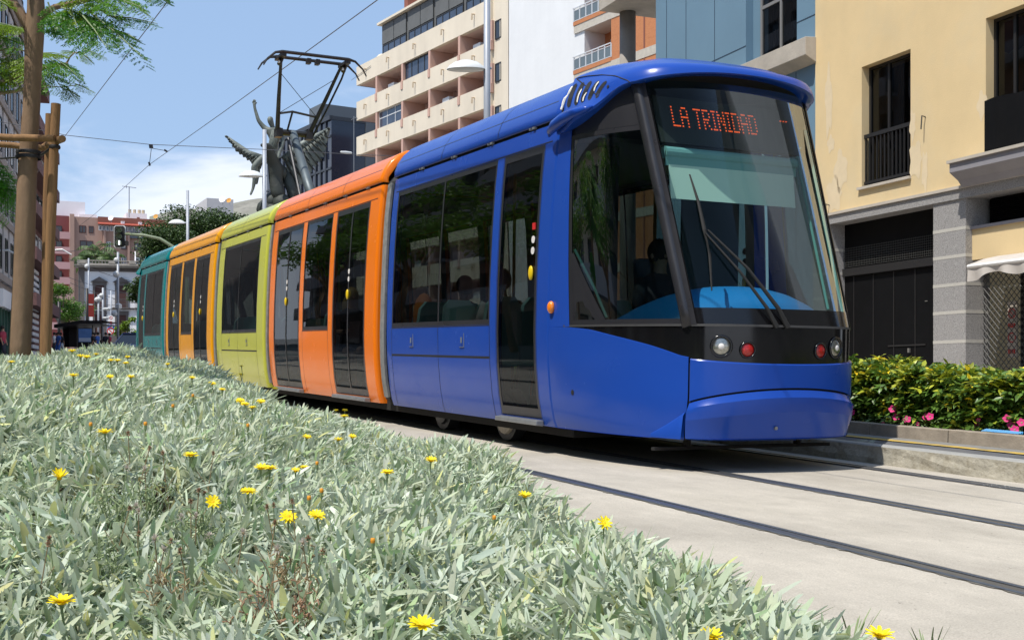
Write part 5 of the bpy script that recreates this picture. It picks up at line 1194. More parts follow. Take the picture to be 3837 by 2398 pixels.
for i in range(nn):
    for dr in (1, -1):
        a = i * s_
        if dr == 1: u0, v0 = (0, H0 + a) if a < H1 - H0 else (a - (H1 - H0), H1); L_ = min(ww - u0, v0 - H0); p0, p1 = (u0, v0), (u0 + L_, v0 - L_)
        else: u0, v0 = (0, H1 - a) if a < H1 - H0 else (a - (H1 - H0), H0); L_ = min(ww - u0, H1 - v0); p0, p1 = (u0, v0), (u0 + L_, v0 + L_)
        if L_ > .02: mb.tube([(pr + .0 + p0[0], -.36 + .01 * dr, p0[1]), (pr + .0 + p1[0], -.36 + .01 * dr, p1[1])], .008, 4)
mb.build('lattice_grille', 'mesh_grey', YB)
mb = MB(F1.pt); u, v = F1.uv(3792, 1215, -.5); fb(mb, u - .10, u + .10, -.53, -.50, v - .55, v + .38); sn = mb.build('door_notice', 'sill_stone', YB)
mb = MB(F1.pt)
for k, vv in enumerate((v + .18, v - .22)):
    mb.lathe([(.085, -.001), (.075, .004), (.066, -.001)], (u, -.495, vv), 20, (np.array([1, 0, 0]), np.array([0, 0, 1]), np.array([0, 1, 0])))
    mb.tube([(u - .05, -.492, vv + .05), (u + .05, -.492, vv - .05)], .007, 4)
for k, vv in enumerate((v - .02, v - .45)):
    for j in range(4): fb(mb, u - .075 + .04 * j, u - .05 + .04 * j, -.499, -.492, vv - .035, vv + .035)
mb.build('notice_marks', 'sticker_red', sn)
# awning
au, av = F1.uv(3632, 1000, .5); ab = F1.uv(3632, 1060, .5)[1]
AW = thing('awning', F1.pt(au + 2, .2, av), 'off white fabric awning with drooping valance over the shop lattice', 'awning'); mb = MB(F1.pt); ue = au + 5.0; k = 40
mb.grid([[(au + (ue - au) * i / k, w, v) for w, v in ((-.1, av + .20), (.2, av + .14), (.5, av + .04), (.53, av))] for i in range(k + 1)]); mb.build('canopy_cloth', 'awning_cloth', AW, smooth=True)
mb = MB(F1.pt); mb.tube([(au, .52, av), (ue, .52, av)], .035, 8); mb.build('front_bar', 'awning_white', AW)
mb = MB(F1.pt); rows = []
for i in range(k * 3 + 1): u = au + (ue - au) * i / (k * 3); d = .30 - .12 * sm((u - au) / .5) + .05 * math.sin(u * 2.1) + .02 * math.sin(u * 9); rows.append([(u, .53 + .03 * math.sin(u * 14) * t_, av - d * t_) for t_ in (0, .35, .7, 1)])
mb.grid(rows); mb.build('valance', 'awning_cloth', AW, smooth=True)
# balcony in the right window
cu, cv = F1.uv(3633, 592, .35); mb = MB(F1.pt); cvb = F1.uv(3640, 640, .35)[1]
mb.prism([(-.0, cv - .42), (.12, cv - .40), (.20, cv - .30), (.32, cv - .22), (.38, cv - .18), (.38, cv - .03), (-.0, cv - .03)], x1 - .42, x1 + 3.0, 0); CB = mb.build('balcony', 'cornice_grey', YB)
mb = MB(F1.pt); fb(mb, x1 - .45, x1 + 3.03, -.1, .42, cv - .03, cv + .02); mb.build('balcony_slab', 'sill_stone', CB)
mb = MB(F1.pt); xs_ = F1.uv(3697, 380)[1]; mb.grid([[(x1 + 2.4 * i / 10, .03 + .012 * math.sin(i * 1.9), v_) for v_ in (cv + .02, xs_ - .3, xs_ + .02 * math.sin(i * 1.3))] for i in range(11)]); mb.build('balcony_screen', 'gate_dark', CB)
# ---- blue panelled building
F2 = F1; bl = F2.U(2455); br = uL - .01
BBu = thing('blue_building', F2.pt(bl, 0, F2.g(bl)), 'blue panel clad building with a concrete ledge below its window', 'building')
wl = F2.U(2827); wr = F2.U(2983); vb = F2.uv(2983, 140)[1] - .12; vt = vb + 2.6; l1 = F2.uv(2708, 212)[1]
jl = F2.U(2792)
mb = MB(F2.pt); base = F2.g(bl); wallholes(mb, bl, br, base, 15, [(jl, wr, vb - .25, vt)], -.30, -.02); mb.quad((bl, -.02, base), (bl, -10, base), (bl, -10, 15), (bl, -.02, 15)); mb.quad((bl, -.02, 15), (br, -.02, 15), (br, -10, 15), (bl, -10, 15)); mb.build('wall', 'panel_blue', BBu)
mb = MB(F2.pt)
for px in (2495, 2568, 2675): u = F2.U(px); fb(mb, u - .008, u + .008, -.03, -.014, base, 15)
fb(mb, bl, jl, -.03, -.013, l1 - .008, l1 + .008); v_ = F2.uv(3018, 70)[1]; fb(mb, wr, br, -.03, -.013, v_ - .008, v_ + .008); v_ = F2.uv(3040, 197)[1]; fb(mb, F2.U(2985), br, -.03, -.013, v_ - .008, v_ + .008)
for px in (2915, 2980): u = F2.U(px); fb(mb, u - .006, u + .006, -.03, -.0125, base, vb - .6)
mb.build('panel_joint', 'panel_seam', BBu)
mb = MB(F2.pt); fb(mb, jl, wl, -.27, -.21, vb - .25, vt); mb.build('side_panel', 'panel_blue', BBu)
wo = window(F2, BBu, wl, wr, vb, vt, w=-.18, fm='alu_frame', bars=(vb + 1.15,), mull=((wl + wr) / 2,), t=.07)
mb = MB(F2.pt)
for i in range(20): u = wl + .1 + (wr - wl - .2) * i / 20; fb(mb, u, u + .055, -.30, -.29, vb + .1, vt - .1)
mb.build('blind_slat', 'blind_slat', wo)
lu0 = F2.U(2700) - 1.4; lu1 = F2.uv(3027, 165, .2)[0]; lt = F2.uv(3020, 140, .22)[1]
mb = MB(F2.pt); mb.prism([(-.02, lt - .50), (.26, lt - .36), (.26, lt), (-.02, lt + .02)], lu0, lu1, 0); mb.build('ledge', 'concrete_ledge', BBu, bevel=.01)
cu = F2.U(2352, -.9); mb = MB(F2.pt); mb.tube([(cu, -.9, base), (cu, -.9, F2.uv(2352, 20, -.9)[1])], .225, 24); mb.build('column', 'concrete_col', BBu, smooth=True)
mb = MB(F2.pt); vv = F2.uv(2400, 12, -.9)[1]; fb(mb, bl - 3.4, bl - .0, -3, -.1, vv - .05, vv + .5); mb.build('overhang', 'concrete_ledge', BBu)
# ---- brick apartment building with balconies
F3 = Fac(2226, 70, -940); b0 = F3.g(0); BK = thing('brick_building', F3.pt(0, 0, b0), 'orange brick apartment building with glazed balconies behind the concrete column', 'building')
uA = F3.U(2172); uB = F3.U(2306); uC = F3.U(2480) + 6
mb = MB(F3.pt); fb(mb, uA, uB - .4, -6, -1.6, b0, 34); fb(mb, uB - .4, uC, -6, 0, b0, 34); mb.build('wall', 'brick_orange', BK)
mb = MB(F3.pt); fb(mb, F3.U(2412), F3.U(2412) + .12, -.05, .02, b0, 34); mb.build('wall_joint', 'brick_brown', BK)
r1 = F3.uv(2226, 186)[1]
for k in range(-5, 4):
    v = r1 + 2.9 * k
    if v < b0 + 3: continue
    mb = MB(F3.pt); uE = F3.U(2150); fb(mb, uE, uB - .4, -1.6, 0, v - 1.5, v - 1.05); bo = mb.build('balcony', 'speckled_concrete', BK)
    mb = MB(F3.pt); fb(mb, uE - .03, uB - .4, -1.62, .03, v - 1.05, v - .82); mb.build('brick_upstand', 'brick_orange', bo)
    mb = MB(F3.pt); fb(mb, uE + .02, uB - .4, -1.6, .01, v - 1.52, v - 1.5); mb.lathe([(.22, -.1), (.22, 0)], (uB - 1.2, -.9, v - 1.53), 12); mb.build('soffit', 'soffit_white', bo)
    mb = MB(F3.pt); fb(mb, uE - .05, uB - .4, -.02, .04, v - .04, v + .02); fb(mb, uE - .05, uE, -1.6, .04, v - .04, v + .02)
    for i in range(7): u = uE + (uB - .4 - uE) * i / 6; fb(mb, u - .025, u + .025, 0, .03, v - .82, v - .04); fb(mb, u + .04, u + .07, 0, .03, v - .82, v - .04)
    fb(mb, uE, uB - .4, 0, .03, v - .18, v - .14); fb(mb, uE, uB - .4, 0, .03, v - .80, v - .76); mb.build('railing', 'rail_white', bo)
    mb = MB(F3.pt); fb(mb, uE + .05, uB - .45, .002, .012, v - .76, v - .2); fb(mb, uE, uE + .01, -1.5, 0, v - .76, v - .2); mb.build('railing_panel', 'smoked_panel', bo)
    mb = MB(F3.pt); fb(mb, uB - .4, uC, -.0, .03, v - 1.55, v - 1.05); mb.build('concrete_band', 'speckled_concrete', bo)
    window(F3, BK, uA + 1.0, uA + 1.9, v - .8, v + .9, w=-1.55, fm='rail_white', pm='pane_dark')
# ---- white blank gable
F4 = Fac(1907, 78, -940); c0 = F4.g(0); mb = MB(F4.pt); fb(mb, F4.U(1907), F4.U(2190), -9, 0, c0, 36); mb.build('white_building', 'paint_white_wall', label='windowless white gable wall between the cream flats and the brick building', category='building')
# ---- cream apartment block with stepped balconies
F5 = Fac(1574, 91, -950); d0 = F5.g(0); CB5 = thing('apartment_block', F5.pt(0, 0, d0), 'cream and pink balcony apartment block rising behind the tram roof', 'building')
fins = [F5.U(p) for p in (1420, 1517, 1619, 1731, 1850)]; uE0 = F5.U(1346); uEnd = F5.U(1908)
vt0 = F5.uv(1420, 217)[1]; vb0 = F5.uv(1420, 288)[1]; pit = vb0 - F5.uv(1420, 423)[1]; ph = vt0 - vb0
mb = MB(F5.pt); fb(mb, fins[0] - .9, uEnd, -12, -1.7, d0, vt0 + .3); fb(mb, fins[-1], uEnd, -1.7, -.1, d0, vt0 + 2.6); mb.build('wall', 'recess_pink', CB5)
mb = MB(F5.pt); fb(mb, fins[-1] + .0, uEnd + .0, -1.7, .04, d0, vt0 + .1); fb(mb, fins[-1] + .9, uEnd, -1.7, .08, d0, vt0 + .1); mb.build('end_wall', 'stucco_cream', CB5)
glaz = {(0, 1): None}
for k in range(0, 9):
    vT = vt0 - pit * k; vB = vT - ph
    if vB < d0 + 2: break
    mb = MB(F5.pt); e = [uE0] + fins
    fb(mb, uE0, uE0 + .12, -1.7, -.08, vB, vT); fb(mb, uE0, fins[4], -.08, .25, vB, vT)
    fb(mb, fins[4] - .14 + .28, fins[4] + 2.2, -.08, .06, vB, vT) if False else None
    mb.build('parapet', 'stucco_cream', CB5)
    mb = MB(F5.pt); fb(mb, uE0 + .0, fins[4], -1.7, -.08, vB, vB + .18); mb.build('slab', 'soffit_white' if False else 'recess_pink', CB5)
    for i, u in enumerate(fins): mb = MB(F5.pt); fb(mb, u - .15, u + .15, -1.7, .24, vB - pit + ph, vB); fb(mb, u - .15, u + .15, .1, .31, vB - pit + ph - .62, vB - pit + ph); mb.build('fin_wall', 'stucco_pink', CB5)
    for i in range(-1, 4):
        mb = MB(F5.pt); a = uE0 if i < 0 else fins[i]; um = (a + fins[i + 1]) / 2; mb.tube([(um, .25, vT - .55), (um, .45, vT - .55), (um, .47, vT - .95)], .06, 5)
        mb.build('spout', 'cream_fit', CB5)
    # balcony openings below this parapet
    for i in range(4):
        o0, o1 = fins[i] + .14, fins[i + 1] - .14; lo = vB - (pit - ph); 
        if (k, i) in ((0, 1), (3, 2), (4, 0)): window(F5, CB5, o0, o1, lo, vB, w=.0, fm='frame_dark', pm='pane_blue', mull=[o0 + (o1 - o0) * q for q in (.25, .5, .75)], t=.09)
        elif (k, i) == (1, 0): window(F5, CB5, o0, o1, lo, vB, w=.0, fm='rail_white', pm='pane_blue', mull=[o0 + (o1 - o0) * q for q in (.33, .66)], bars=(lo + (vB - lo) * .6,), t=.07)
        else:
            window(F5, CB5, o1 - 1.5, o1 - .5, lo - .6, vB - .3, w=-1.62, fm='frame_dark', pm='pane_dark', t=.08)
            if (k + i) % 3 == 0: mb = MB(F5.pt); fb(mb, o0 + .9, o0 + 1.9, -1.2, -.3, lo - .3, lo + .55); mb.build('store_box', 'rail_white', CB5)
    o0 = fins[4] + .3; window(F5, CB5, o0, o0 + .8, vB - (pit - ph) + .0, vB - .1, w=.07, fm='frame_dark', pm='pane_dark', t=.08)
# grey shaded penthouse
mb = MB(F5.pt); fb(mb, fins[0] + .0, uEnd, -9, -.3, vt0, vt0 + 2.6); PHO = mb.build('penthouse', 'shade_grey', CB5)
for i in range(5):
    o0 = fins[i] + .2; o1 = (fins[i + 1] if i < 4 else uEnd) - .2
    window(F5, CB5, o0, o1, vt0 + .02, vt0 + .95, w=-.24, fm='frame_dark', pm='pane_blue', mull=[(o0 + o1) / 2, o0 * .75 + o1 * .25, o0 * .25 + o1 * .75], t=.09)
    mb = MB(F5.pt); fb(mb, o0, (o0 + o1) / 2 - .05, -.24, -.18, vt0 + 1.0, vt0 + 2.5); fb(mb, (o0 + o1) / 2 + .05, o1, -.24, -.18, vt0 + 1.0, vt0 + 2.5); mb.build('sun_screen', 'shade_grey', CB5)
mb = MB(F5.pt); fb(mb, fins[0] - .2, uEnd, -9.2, .1, vt0 + 2.6, vt0 + 2.78); mb.build('roof_edge', 'stucco_cream', CB5)
mb = MB(F5.pt)
for i in (1, 2, 3): fb(mb, fins[i] - .3, fins[i] + .3, -5, -.1, vt0 + 2.78, vt0 + 3.8)
mb.build('roof_fin', 'tile_red', CB5)
mb = MB(F5.pt); fb(mb, uE0, fins[0], -6, -.2, vt0 - .3, vt0 + .05); mb.sph((uE0 + 2.5, -.8, vt0 + .2), .8, 10, 6, (1, .5, .6)); mb.build('corner_terrace', 'stucco_cream', CB5)
mb = MB(F5.pt); mb.tube([(uE0 - .4, .3, vB if False else d0 + 6), (uE0 - .4, .3, vt0 - 4)], .03, 4); mb.tube([(uE0 - .9, .3, vt0 - 4.2), (uE0 + .2, .3, vt0 - 4.2)], .03, 4); mb.tube([(uE0 - .9, .3, vt0 - .9), (uE0 + 2.8, .3, vt0 - .5)], .02, 4); mb.build('antenna', 'metal_grey', CB5)
# ---- dark glass office block
F6 = Fac(1240, 112, -950); g0 = F6.g(0); GB = thing('office_block', F6.pt(0, 0, g0), 'dark blue glass office block behind the winged statue', 'building')
ua = F6.U(1000); ub = F6.U(1242); vtop = F6.uv(1240, 450)[1]
mb = MB(F6.pt); fb(mb, ua, ub, -14, 0, g0, vtop); mb.build('wall', 'curtain_wall', GB)
# right wing turned towards the camera
F6b = Fac(1242, 112, 9000); va = F6b.uv(1245, 450)[1]; ue_ = F6b.U(1400)
F6b.n = F6b.n if np.dot(F6b.n, -F6b.o) > 0 else -F6b.n
a_, b_ = sorted((F6b.U(1244), ue_)); mb = MB(F6b.pt); fb(mb, a_, b_, -6, 0, g0, va); mb.build('wall', 'curtain_wall', GB)
mb = MB(F6b.pt)
for i in range(1, 7): u = a_ + (b_ - a_) * i / 7; fb(mb, u - .07, u + .07, 0, .08, g0, va)
for i in range(12): v = va - 1.8 - 3.0 * i; fb(mb, a_, b_, 0, .07, v, v + .14) if v > g0 else None
fb(mb, a_, b_, -.2, .15, va, va + .35); mb.build('mullion_grid', 'mullion', GB)
mb = MB(F6b.pt); u = F6b.U(1235); fb(mb, min(a_, u) - .0, a_ + .9, -.2, .2, g0, va + .3); mb.build('corner_column', 'slate_panel', GB)
mb = MB(F6.pt)
for i in range(1, 14): u = ua + (ub - ua) * i / 14; fb(mb, u - .12, u + .12, 0, .12, g0, vtop)
for i in range(12): v = vtop - 1.6 - 3.0 * i; fb(mb, ua, ub, 0, .10, v, v + .2) if v > g0 else None
fb(mb, ua, ub, -.2, .2, vtop, vtop + .4); mb.build('mullion_grid', 'mullion', GB)
mb = MB(F6b.pt); fb(mb, F6b.U(1300), F6b.U(1300) + 9, -9, -6, va, va + 2.9) if F6b.U(1400) > F6b.U(1244) else fb(mb, F6b.U(1300) - 9, F6b.U(1300), -9, -6, va, va + 2.9); mb.build('roof_plant_room', 'slate_panel', GB)
mb = MB(F6.pt); fb(mb, F6.U(1190), F6.U(1212), .05, .6, F6.uv(1200, 600)[1], F6.uv(1200, 570)[1]); mb.build('open_window', 'pane_blue', GB)
mb = MB(); 
# ---- far pink and brown apartments
def far_building(name, px0, px1, z, pyt, wallm, label, parent=None, depth=12):
    pass
FZ = Fac(330, 235, 12000); e0 = g(225)
PK = thing('apartment_block', FZ.pt(0, 0, e0), 'brown and pink seven storey apartment block far behind the white mansion', 'building')
sg = 1 if FZ.U(600) > FZ.U(300) else -1
def FU(px): return FZ.U(px) * sg
FZp = FZ.pt
if sg < 0:
    def _pt(u, w, v): return FZ.pt(-u, w, v)
else: _pt = FZ.pt
def FV(py, px=330): return FZ.uv(px, py)[1]
class _F: pt = staticmethod(_pt)
fl = (FV(835) - FV(891)); top_ = FV(813)
mb = MB(_pt); fb(mb, FU(262), FU(370), -14, -.6, e0, top_); mb.build('wall', 'brown_stucco', PK)
mb = MB(_pt); fb(mb, FU(370), FU(700), -14, -.6, e0, FV(812)); mb.build('wall', 'brown_stucco', PK)
mb = MB(_pt); fb(mb, FU(196), FU(262), -14, -2.2, e0, FV(808)); mb.build('wall', 'deep_red', PK)
mb = MB(_pt); fb(mb, FU(367), FU(720), -.6, -.2, FV(835), FV(809)); mb.build('attic_wall', 'brick_brown', PK)
mb = MB(_pt); mb.hexa([(FU(367), -.3, FV(836)), (FU(720), -.3, FV(836)), (FU(720), 1.2, FV(841)), (FU(367), 1.2, FV(841)), (FU(367), -.3, FV(830)), (FU(720), -.3, FV(830)), (FU(720), 1.2, FV(838)), (FU(367), 1.2, FV(838))]); mb.build('red_canopy', 'roof_red', PK)
for px in range(370, 720, 14):
    window(_F, PK, FU(px), FU(px + 12), FV(861), FV(842), w=-.3, fm='rail_white', pm='pane_blue', t=.12)
for k in range(8):
    v = FV(845) - fl * k
    mb = MB(_pt); fb(mb, FU(196), FU(262), -.4, .3, v - 2.9 * .72, v - 2.9 * .05 - .4) if False else fb(mb, FU(196), FU(262), -.4, .4, v - fl * .98, v - fl * .52); 
    if v - fl > e0: mb.build('parapet', 'pink_stucco', PK)
    if k < 6:
        window(_F, PK, FU(212), FU(235), v - fl * .52, v - .1, w=-2.1, fm='frame_dark', pm='pane_dark', t=.12)
        for a, b in ((298, 323), (333, 352)) if k != 1 and k != 3 else ((300, 350),): window(_F, PK, FU(a), FU(b), v - fl * .50, v - .02, w=-.55, fm='shutter_brown', pm='pane_dark', t=.14, mull=((FU(a) + FU(b)) / 2,))
        if k > 0:
            for a, b in ((400, 416), (455, 475), (505, 540), (575, 600), (640, 665)): window(_F, PK, FU(a), FU(b), v - fl * .5, v - .02, w=-.55, fm='rail_white' if (a + k) % 2 else 'shutter_brown', pm='pane_blue', t=.14, mull=((FU(a) + FU(b)) / 2,))
mb = MB(_pt)
for px in (388, 478, 560, 648): fb(mb, FU(px), FU(px + 7), -.6, .5, e0, FV(862))
fb(mb, FU(262), FU(278), -.6, .4, e0, FV(806)); mb.build('wall_rib', 'brown_stucco', PK)
for px in (415, 515, 598): mb = MB(_pt); k = FU(px); fb(mb, k, k + .0 + (FU(px + 42) - FU(px)), -.6, .15, FV(868) - .3, FV(864)); 
mb = MB(_pt); fb(mb, FU(484), FU(554), -.3, .2, FV(885), FV(864)); mb.build('louvre_band', 'slate_panel', PK)
# roof clutter
mb = MB(_pt); fb(mb, FU(480), FU(558), -9, -3, FV(815), FV(782)); mb.build('roof_house', 'white_far', PK)
mb = MB(_pt)
for px in (490, 508, 526, 541): mb.tube([(FU(px + 5), -4, FV(782)), (FU(px + 5), -4, FV(766))], .32, 12)
mb.build('water_tank', 'cream_fit', PK)
mb = MB(_pt); fb(mb, FU(520), FU(530), -3, -2.9, FV(808), FV(797)); mb.build('roof_window', 'brick_brown', PK)
mb = MB(_pt); fb(mb, FU(196), FU(325), -12, -4, FV(812), FV(748)); mb.build('roof_house', 'white_far', PK)
mb = MB(_pt); fb(mb, FU(300), FU(368), -9, -3, FV(812), FV(796)); mb.build('roof_parapet', 'white_far', PK)
def dish(px, py, z, r, m_, label):
    p = P(px, py, z); t = thing('satellite_dish', p, label, 'satellite dish'); ax = Vector((-.55, -.75, .35)).normalized(); a = ax.cross(Vector((0, 0, 1))).normalized(); b = a.cross(ax); mb = MB(); mb.lathe([(0, 0), (r * .5, r * .05), (r, r * .22)], tuple(p), 18, (np.array(a), np.array(b), np.array(ax))); mb.build('dish', m_, t, smooth=True)
    mb = MB(); mb.tube([p, p + np.array([0.1, .2, -r * 1.5])], r * .08, 6); mb.build('mast', 'metal_grey', t)
dish(416, 818, 232, .55, 'white_far', 'white satellite dish on the brown parapet left of the tanks'); dish(584, 812, 232, .48, 'cream_orange', 'orange satellite dish at the end of the brown parapet')
for k, (a, lab) in enumerate(((459, 'left of two white air conditioners on the red canopy'), (524, 'right of two white air conditioners on the red canopy'))):
    t = thing('air_conditioner', _pt(FU(a), 0, FV(832)), lab, 'air conditioner'); mb = MB(_pt); fb(mb, FU(a - 6), FU(a + 7), -.2, .5, FV(834), FV(824)); mb.build('casing', 'white_far', t); mb = MB(_pt); mb.lathe([(.22, .0), (.2, .02)], (FU(a + 1), .51, FV(829)), 10, (np.array([1, 0, 0]), np.array([0, 0, 1]), np.array([0, 1, 0]))); mb.build('fan', 'slate_panel', t)
for k, (px, y0_, y1_, z_, lab) in enumerate([(484, 700, 815, 228, 'tall thin rooftop antenna beside the water tanks'), (656, 775, 822, 228, 'rooftop television antenna against the hill'), ]):
    mb = MB(); a = P(px, y1_, z_); b = P(px, y0_, z_); mb.tube([a, b], .09, 4); r_ = np.array([1.3, 0, 0]); mb.tube([b - r_, b + r_ + [0, 0, -.15]], .06, 4); mb.tube([b + [-.5, 0, .2], b + [-.5, 0, -.4]], .05, 4); mb.build('antenna', 'metal_grey', label=lab, category='antenna')
mb = MB(); mb.xf = None
# pale block behind trees with dishes
p0 = P(775, 760, 260); p1 = P(885, 740, 260); mb.box(min(p0[0], p1[0]), max(p0[0], p1[0]), p0[1], p0[1] + 12, 8, P(800, 742, 260)[2]); mb.build('roof_block', 'stone_pale', label='pale concrete rooftop with dishes above the dark green trees', category='building')
dish(834, 748, 255, .75, 'white_far', 'white satellite dish on the pale rooftop'); dish(858, 752, 255, .55, 'cream_orange', 'orange satellite dish on the pale rooftop')
# ---- neoclassical white mansion
FW = Fac(298, 140, 24000); W0 = g(133); sgn = 1 if FW.U(400) > FW.U(298) else -1
def wpt(u, w, v): return FW.pt(u * sgn, w, v)
class _W: pt = staticmethod(wpt)
def WU(px): return FW.U(px) * sgn
def WV(py, px=400): return FW.uv(px, py)[1]
NB = thing('mansion', wpt(0, 0, W0), 'white two storey neoclassical mansion with dark pedimented windows and balustrade', 'building')
uE1 = WU(640); cor = WV(1018); 
mb = MB(wpt); fb(mb, 0, uE1, -12, 0, W0, cor); mb.build('wall', 'neo_white', NB)
mb = MB(wpt); fb(mb, -.1, uE1, -12, .12, cor, WV(1004)); mb.build('frieze', 'neo_stone', NB)
mb = MB(wpt); fb(mb, -.4, uE1, -12, .75, WV(1004), WV(998)); fb(mb, -.5, uE1, -12, .95, WV(998), WV(995)); mb.build('cornice', 'neo_stone_light', NB)
mb = MB(wpt); fb(mb, -.2, uE1, .25, .5, WV(995), WV(989)); fb(mb, -.2, uE1, .22, .53, WV(980), WV(977))
for px in (300, 410, 486, 560): fb(mb, WU(px), WU(px) + .7, .2, .55, WV(989), WV(980))
for i in range(76): u = .4 + i * .36; mb.tube([(u, .38, WV(989)), (u, .38, WV(980))], .085, 6) if u < uE1 else None
fb(mb, -.2, .9, -12, .5, WV(989), WV(977)); mb.build('balustrade', 'neo_stone_light', NB)
mb = MB(wpt); fb(mb, -.12, .55, -11.9, .10, W0, cor) if False else None; fb(mb, .05, .55, .0, .12, W0, cor); fb(mb, -.12, .0, -1.1, .15, W0, cor); mb.build('corner_pilaster', 'neo_stone', NB)
mb = MB(wpt); fb(mb, -.05, uE1, 0, .18, WV(1159), WV(1153)); fb(mb, -.05, uE1, 0, .2, W0, WV(1250)); mb.build('string_course', 'neo_stone', NB)
for i, px in enumerate((373, 456, 539, 610)):
    u = WU(px); 
    for (vt_, vb_, ped) in ((1070, 1152, 1), (1180, 1252, 0)):
        t_, b_ = WV(vt_), WV(vb_); mb = MB(wpt); fb(mb, u - .74, u - .5, 0, .14, b_, t_); fb(mb, u + .5, u + .74, 0, .14, b_, t_); fb(mb, u - .78, u + .78, 0, .16, t_, t_ + .45)
        if ped: mb.prism([(u - 1.45, t_ + .8), (u + 1.45, t_ + .8), (u, t_ + 1.6)], 0, .45, 1) if False else mb.add([(u - .98, 0, t_ + .4), (u + .98, 0, t_ + .4), (u, 0, t_ + 1.0), (u - .98, .3, t_ + .4), (u + .98, .3, t_ + .4), (u, .3, t_ + 1.0)], [(0, 1, 2), (5, 4, 3), (0, 3, 4, 1), (1, 4, 5, 2), (2, 5, 3, 0)])
        wo = mb.build('window', 'neo_stone', NB); mb = MB(wpt); fb(mb, u - .5, u + .5, -.1, .05, b_, t_); mb.build('shutter', 'shutter_brown', wo)
        if ped:
            mb = MB(wpt); fb(mb, u - .95, u + .95, 0, .55, b_ - .15, b_); fb(mb, u - .95, u + .95, .5, .55, b_ + .95, b_ + 1.0)
            for k in range(14): mb.tube([(u - .93 + k * .143, .52, b_), (u - .93 + k * .143, .52, b_ + .95)], .015, 4)
            mb.build('balcony', 'neo_stone', NB)
# left flank of the mansion
mb = MB(wpt); fb(mb, -.12, -.02, -9, -.6, W0, cor) if False else None
for (vt_, vb_, ped) in ((1070, 1152, 1), (1180, 1252, 0)):
    for wc_ in (-4.5, -8.5):
        t_, b_ = WV(vt_), WV(vb_); mb = MB(wpt); fb(mb, -.2, 0, wc_ - .95, wc_ - .55, b_, t_); fb(mb, -.2, 0, wc_ + .55, wc_ + .95, b_, t_); fb(mb, -.25, 0, wc_ - 1, wc_ + 1, t_, t_ + .8); wo = mb.build('window', 'neo_stone', NB)
        mb = MB(wpt); fb(mb, -.06, 0, wc_ - .55, wc_ + .55, b_, t_); mb.build('shutter', 'shutter_brown', wo)
# ---- left street facades
F7 = Fac(0, 60, 600); h0 = F7.g(0); sL = 1 if F7.U(80) > F7.U(0) else -1
def lpt(u, w, v): return F7.pt(u * sL, w, v)
class _L: pt = staticmethod(lpt)
def LU(px): return F7.U(px) * sL
LB = thing('apartment_block', lpt(0, 0, h0), 'grey stone apartment block with pale window strips behind the tree trunk', 'building'); l0, l1_ = LU(-45), LU(84); ltop = F7.uv(60, 40)[1]; 
mb = MB(lpt); fb(mb, l0, l1_, -8, 0, h0, 21.0); mb.build('wall', 'stone_grey', LB)
mb = MB(lpt)
n_ = 6
for i in range(n_): u = l0 + (l1_ - l0) * (i + .5) / n_; fb(mb, u - .85, u + .85, 0, .08, h0 + 4, 20.4)
mb.build('pale_strip', 'stone_pale', LB)
for i in range(n_):
    u = l0 + (l1_ - l0) * (i + .5) / n_
    for k in range(6): v = h0 + 4.6 + 2.9 * k; window(_L, LB, u - .5, u + .5, v, v + 1.7, w=.10, fm='frame_dark', pm='pane_dark', t=.08)
mb = MB(lpt)
for k in range(6): v = h0 + 4.0 + 2.9 * k; fb(mb, l0, l1_, .1, .18, v, v + .35)
fb(mb, l0, l1_, -8, .5, 21, 21.5); mb.build('floor_band', 'stone_grey', LB)
F8 = Fac(86, 76, 640); s8 = 1 if F8.U(150) > F8.U(86) else -1
def l8(u, w, v): return F8.pt(u * s8, w, v)
class _L8: pt = staticmethod(l8)
L8U = lambda px: F8.U(px) * s8
i0 = F8.g(0); PB = thing('apartment_block', l8(0, 0, i0), 'dark pinkish apartment block with balconies in the gap behind the stakes', 'building'); m0, m1 = L8U(80), L8U(176)
tp = F8.uv(120, 372)[1]; tp2 = F8.uv(160, 480)[1]; mid_ = L8U(134)
mb = MB(l8); fb(mb, m0, mid_, -9, 0, i0, tp); fb(mb, mid_, m1, -9, 0, i0, tp2); mb.build('wall', 'dark_pink', PB)
for i in range(7):
    u = m0 + (m1 - m0) * (i + .5) / 7
    for k in range(7):
        v = i0 + 4.2 + 2.9 * k
        if v + 2 < (tp if u < mid_ else tp2) and k < 6: window(_L8, PB, u - .9, u + .9, v, v + 1.5, w=.06, fm='stone_pale' if k % 2 else 'frame_dark', pm='pane_dark', t=.12)
mb = MB(l8)
for k in range(6): v = i0 + 3.3 + 2.9 * k; fb(mb, m0, m1 if v < tp2 - 1 else mid_, 0, .9, v, v + .8) 
mb.build('balcony', 'dark_pink', PB)
# ground floor shops on the left
mat('shop_white', (.70, .72, .76), .7); mat('shop_blue', (.01, .09, .42), .5); mat('shop_green', (.03, .10, .07), .5)
SHP = thing('shopfront', lpt(0, .3, h0), 'white shop fascia with blue disc at the far left edge', 'shop'); a, b = LU(-30), LU(46); v1 = F7.uv(20, 1090, .4)[1]; v0 = F7.uv(20, 1155, .4)[1]
mb = MB(lpt); fb(mb, a, b, .1, .5, v0, v1); mb.build('fascia', 'shop_white', SHP)
mb = MB(lpt); mb.lathe([(0, .06), (.55, .06), (.6, 0)], (LU(8), .52, (v0 + v1) / 2 - .1), 20, (np.array([1, 0, 0]), np.array([0, 0, 1]), np.array([0, 1, 0]))); mb.build('disc_sign', 'shop_blue', SHP)
mb = MB(lpt); fb(mb, a, b, -.1, .2, h0, v0); mb.build('glazing', 'pane_dark', SHP)
mb = MB(lpt); 
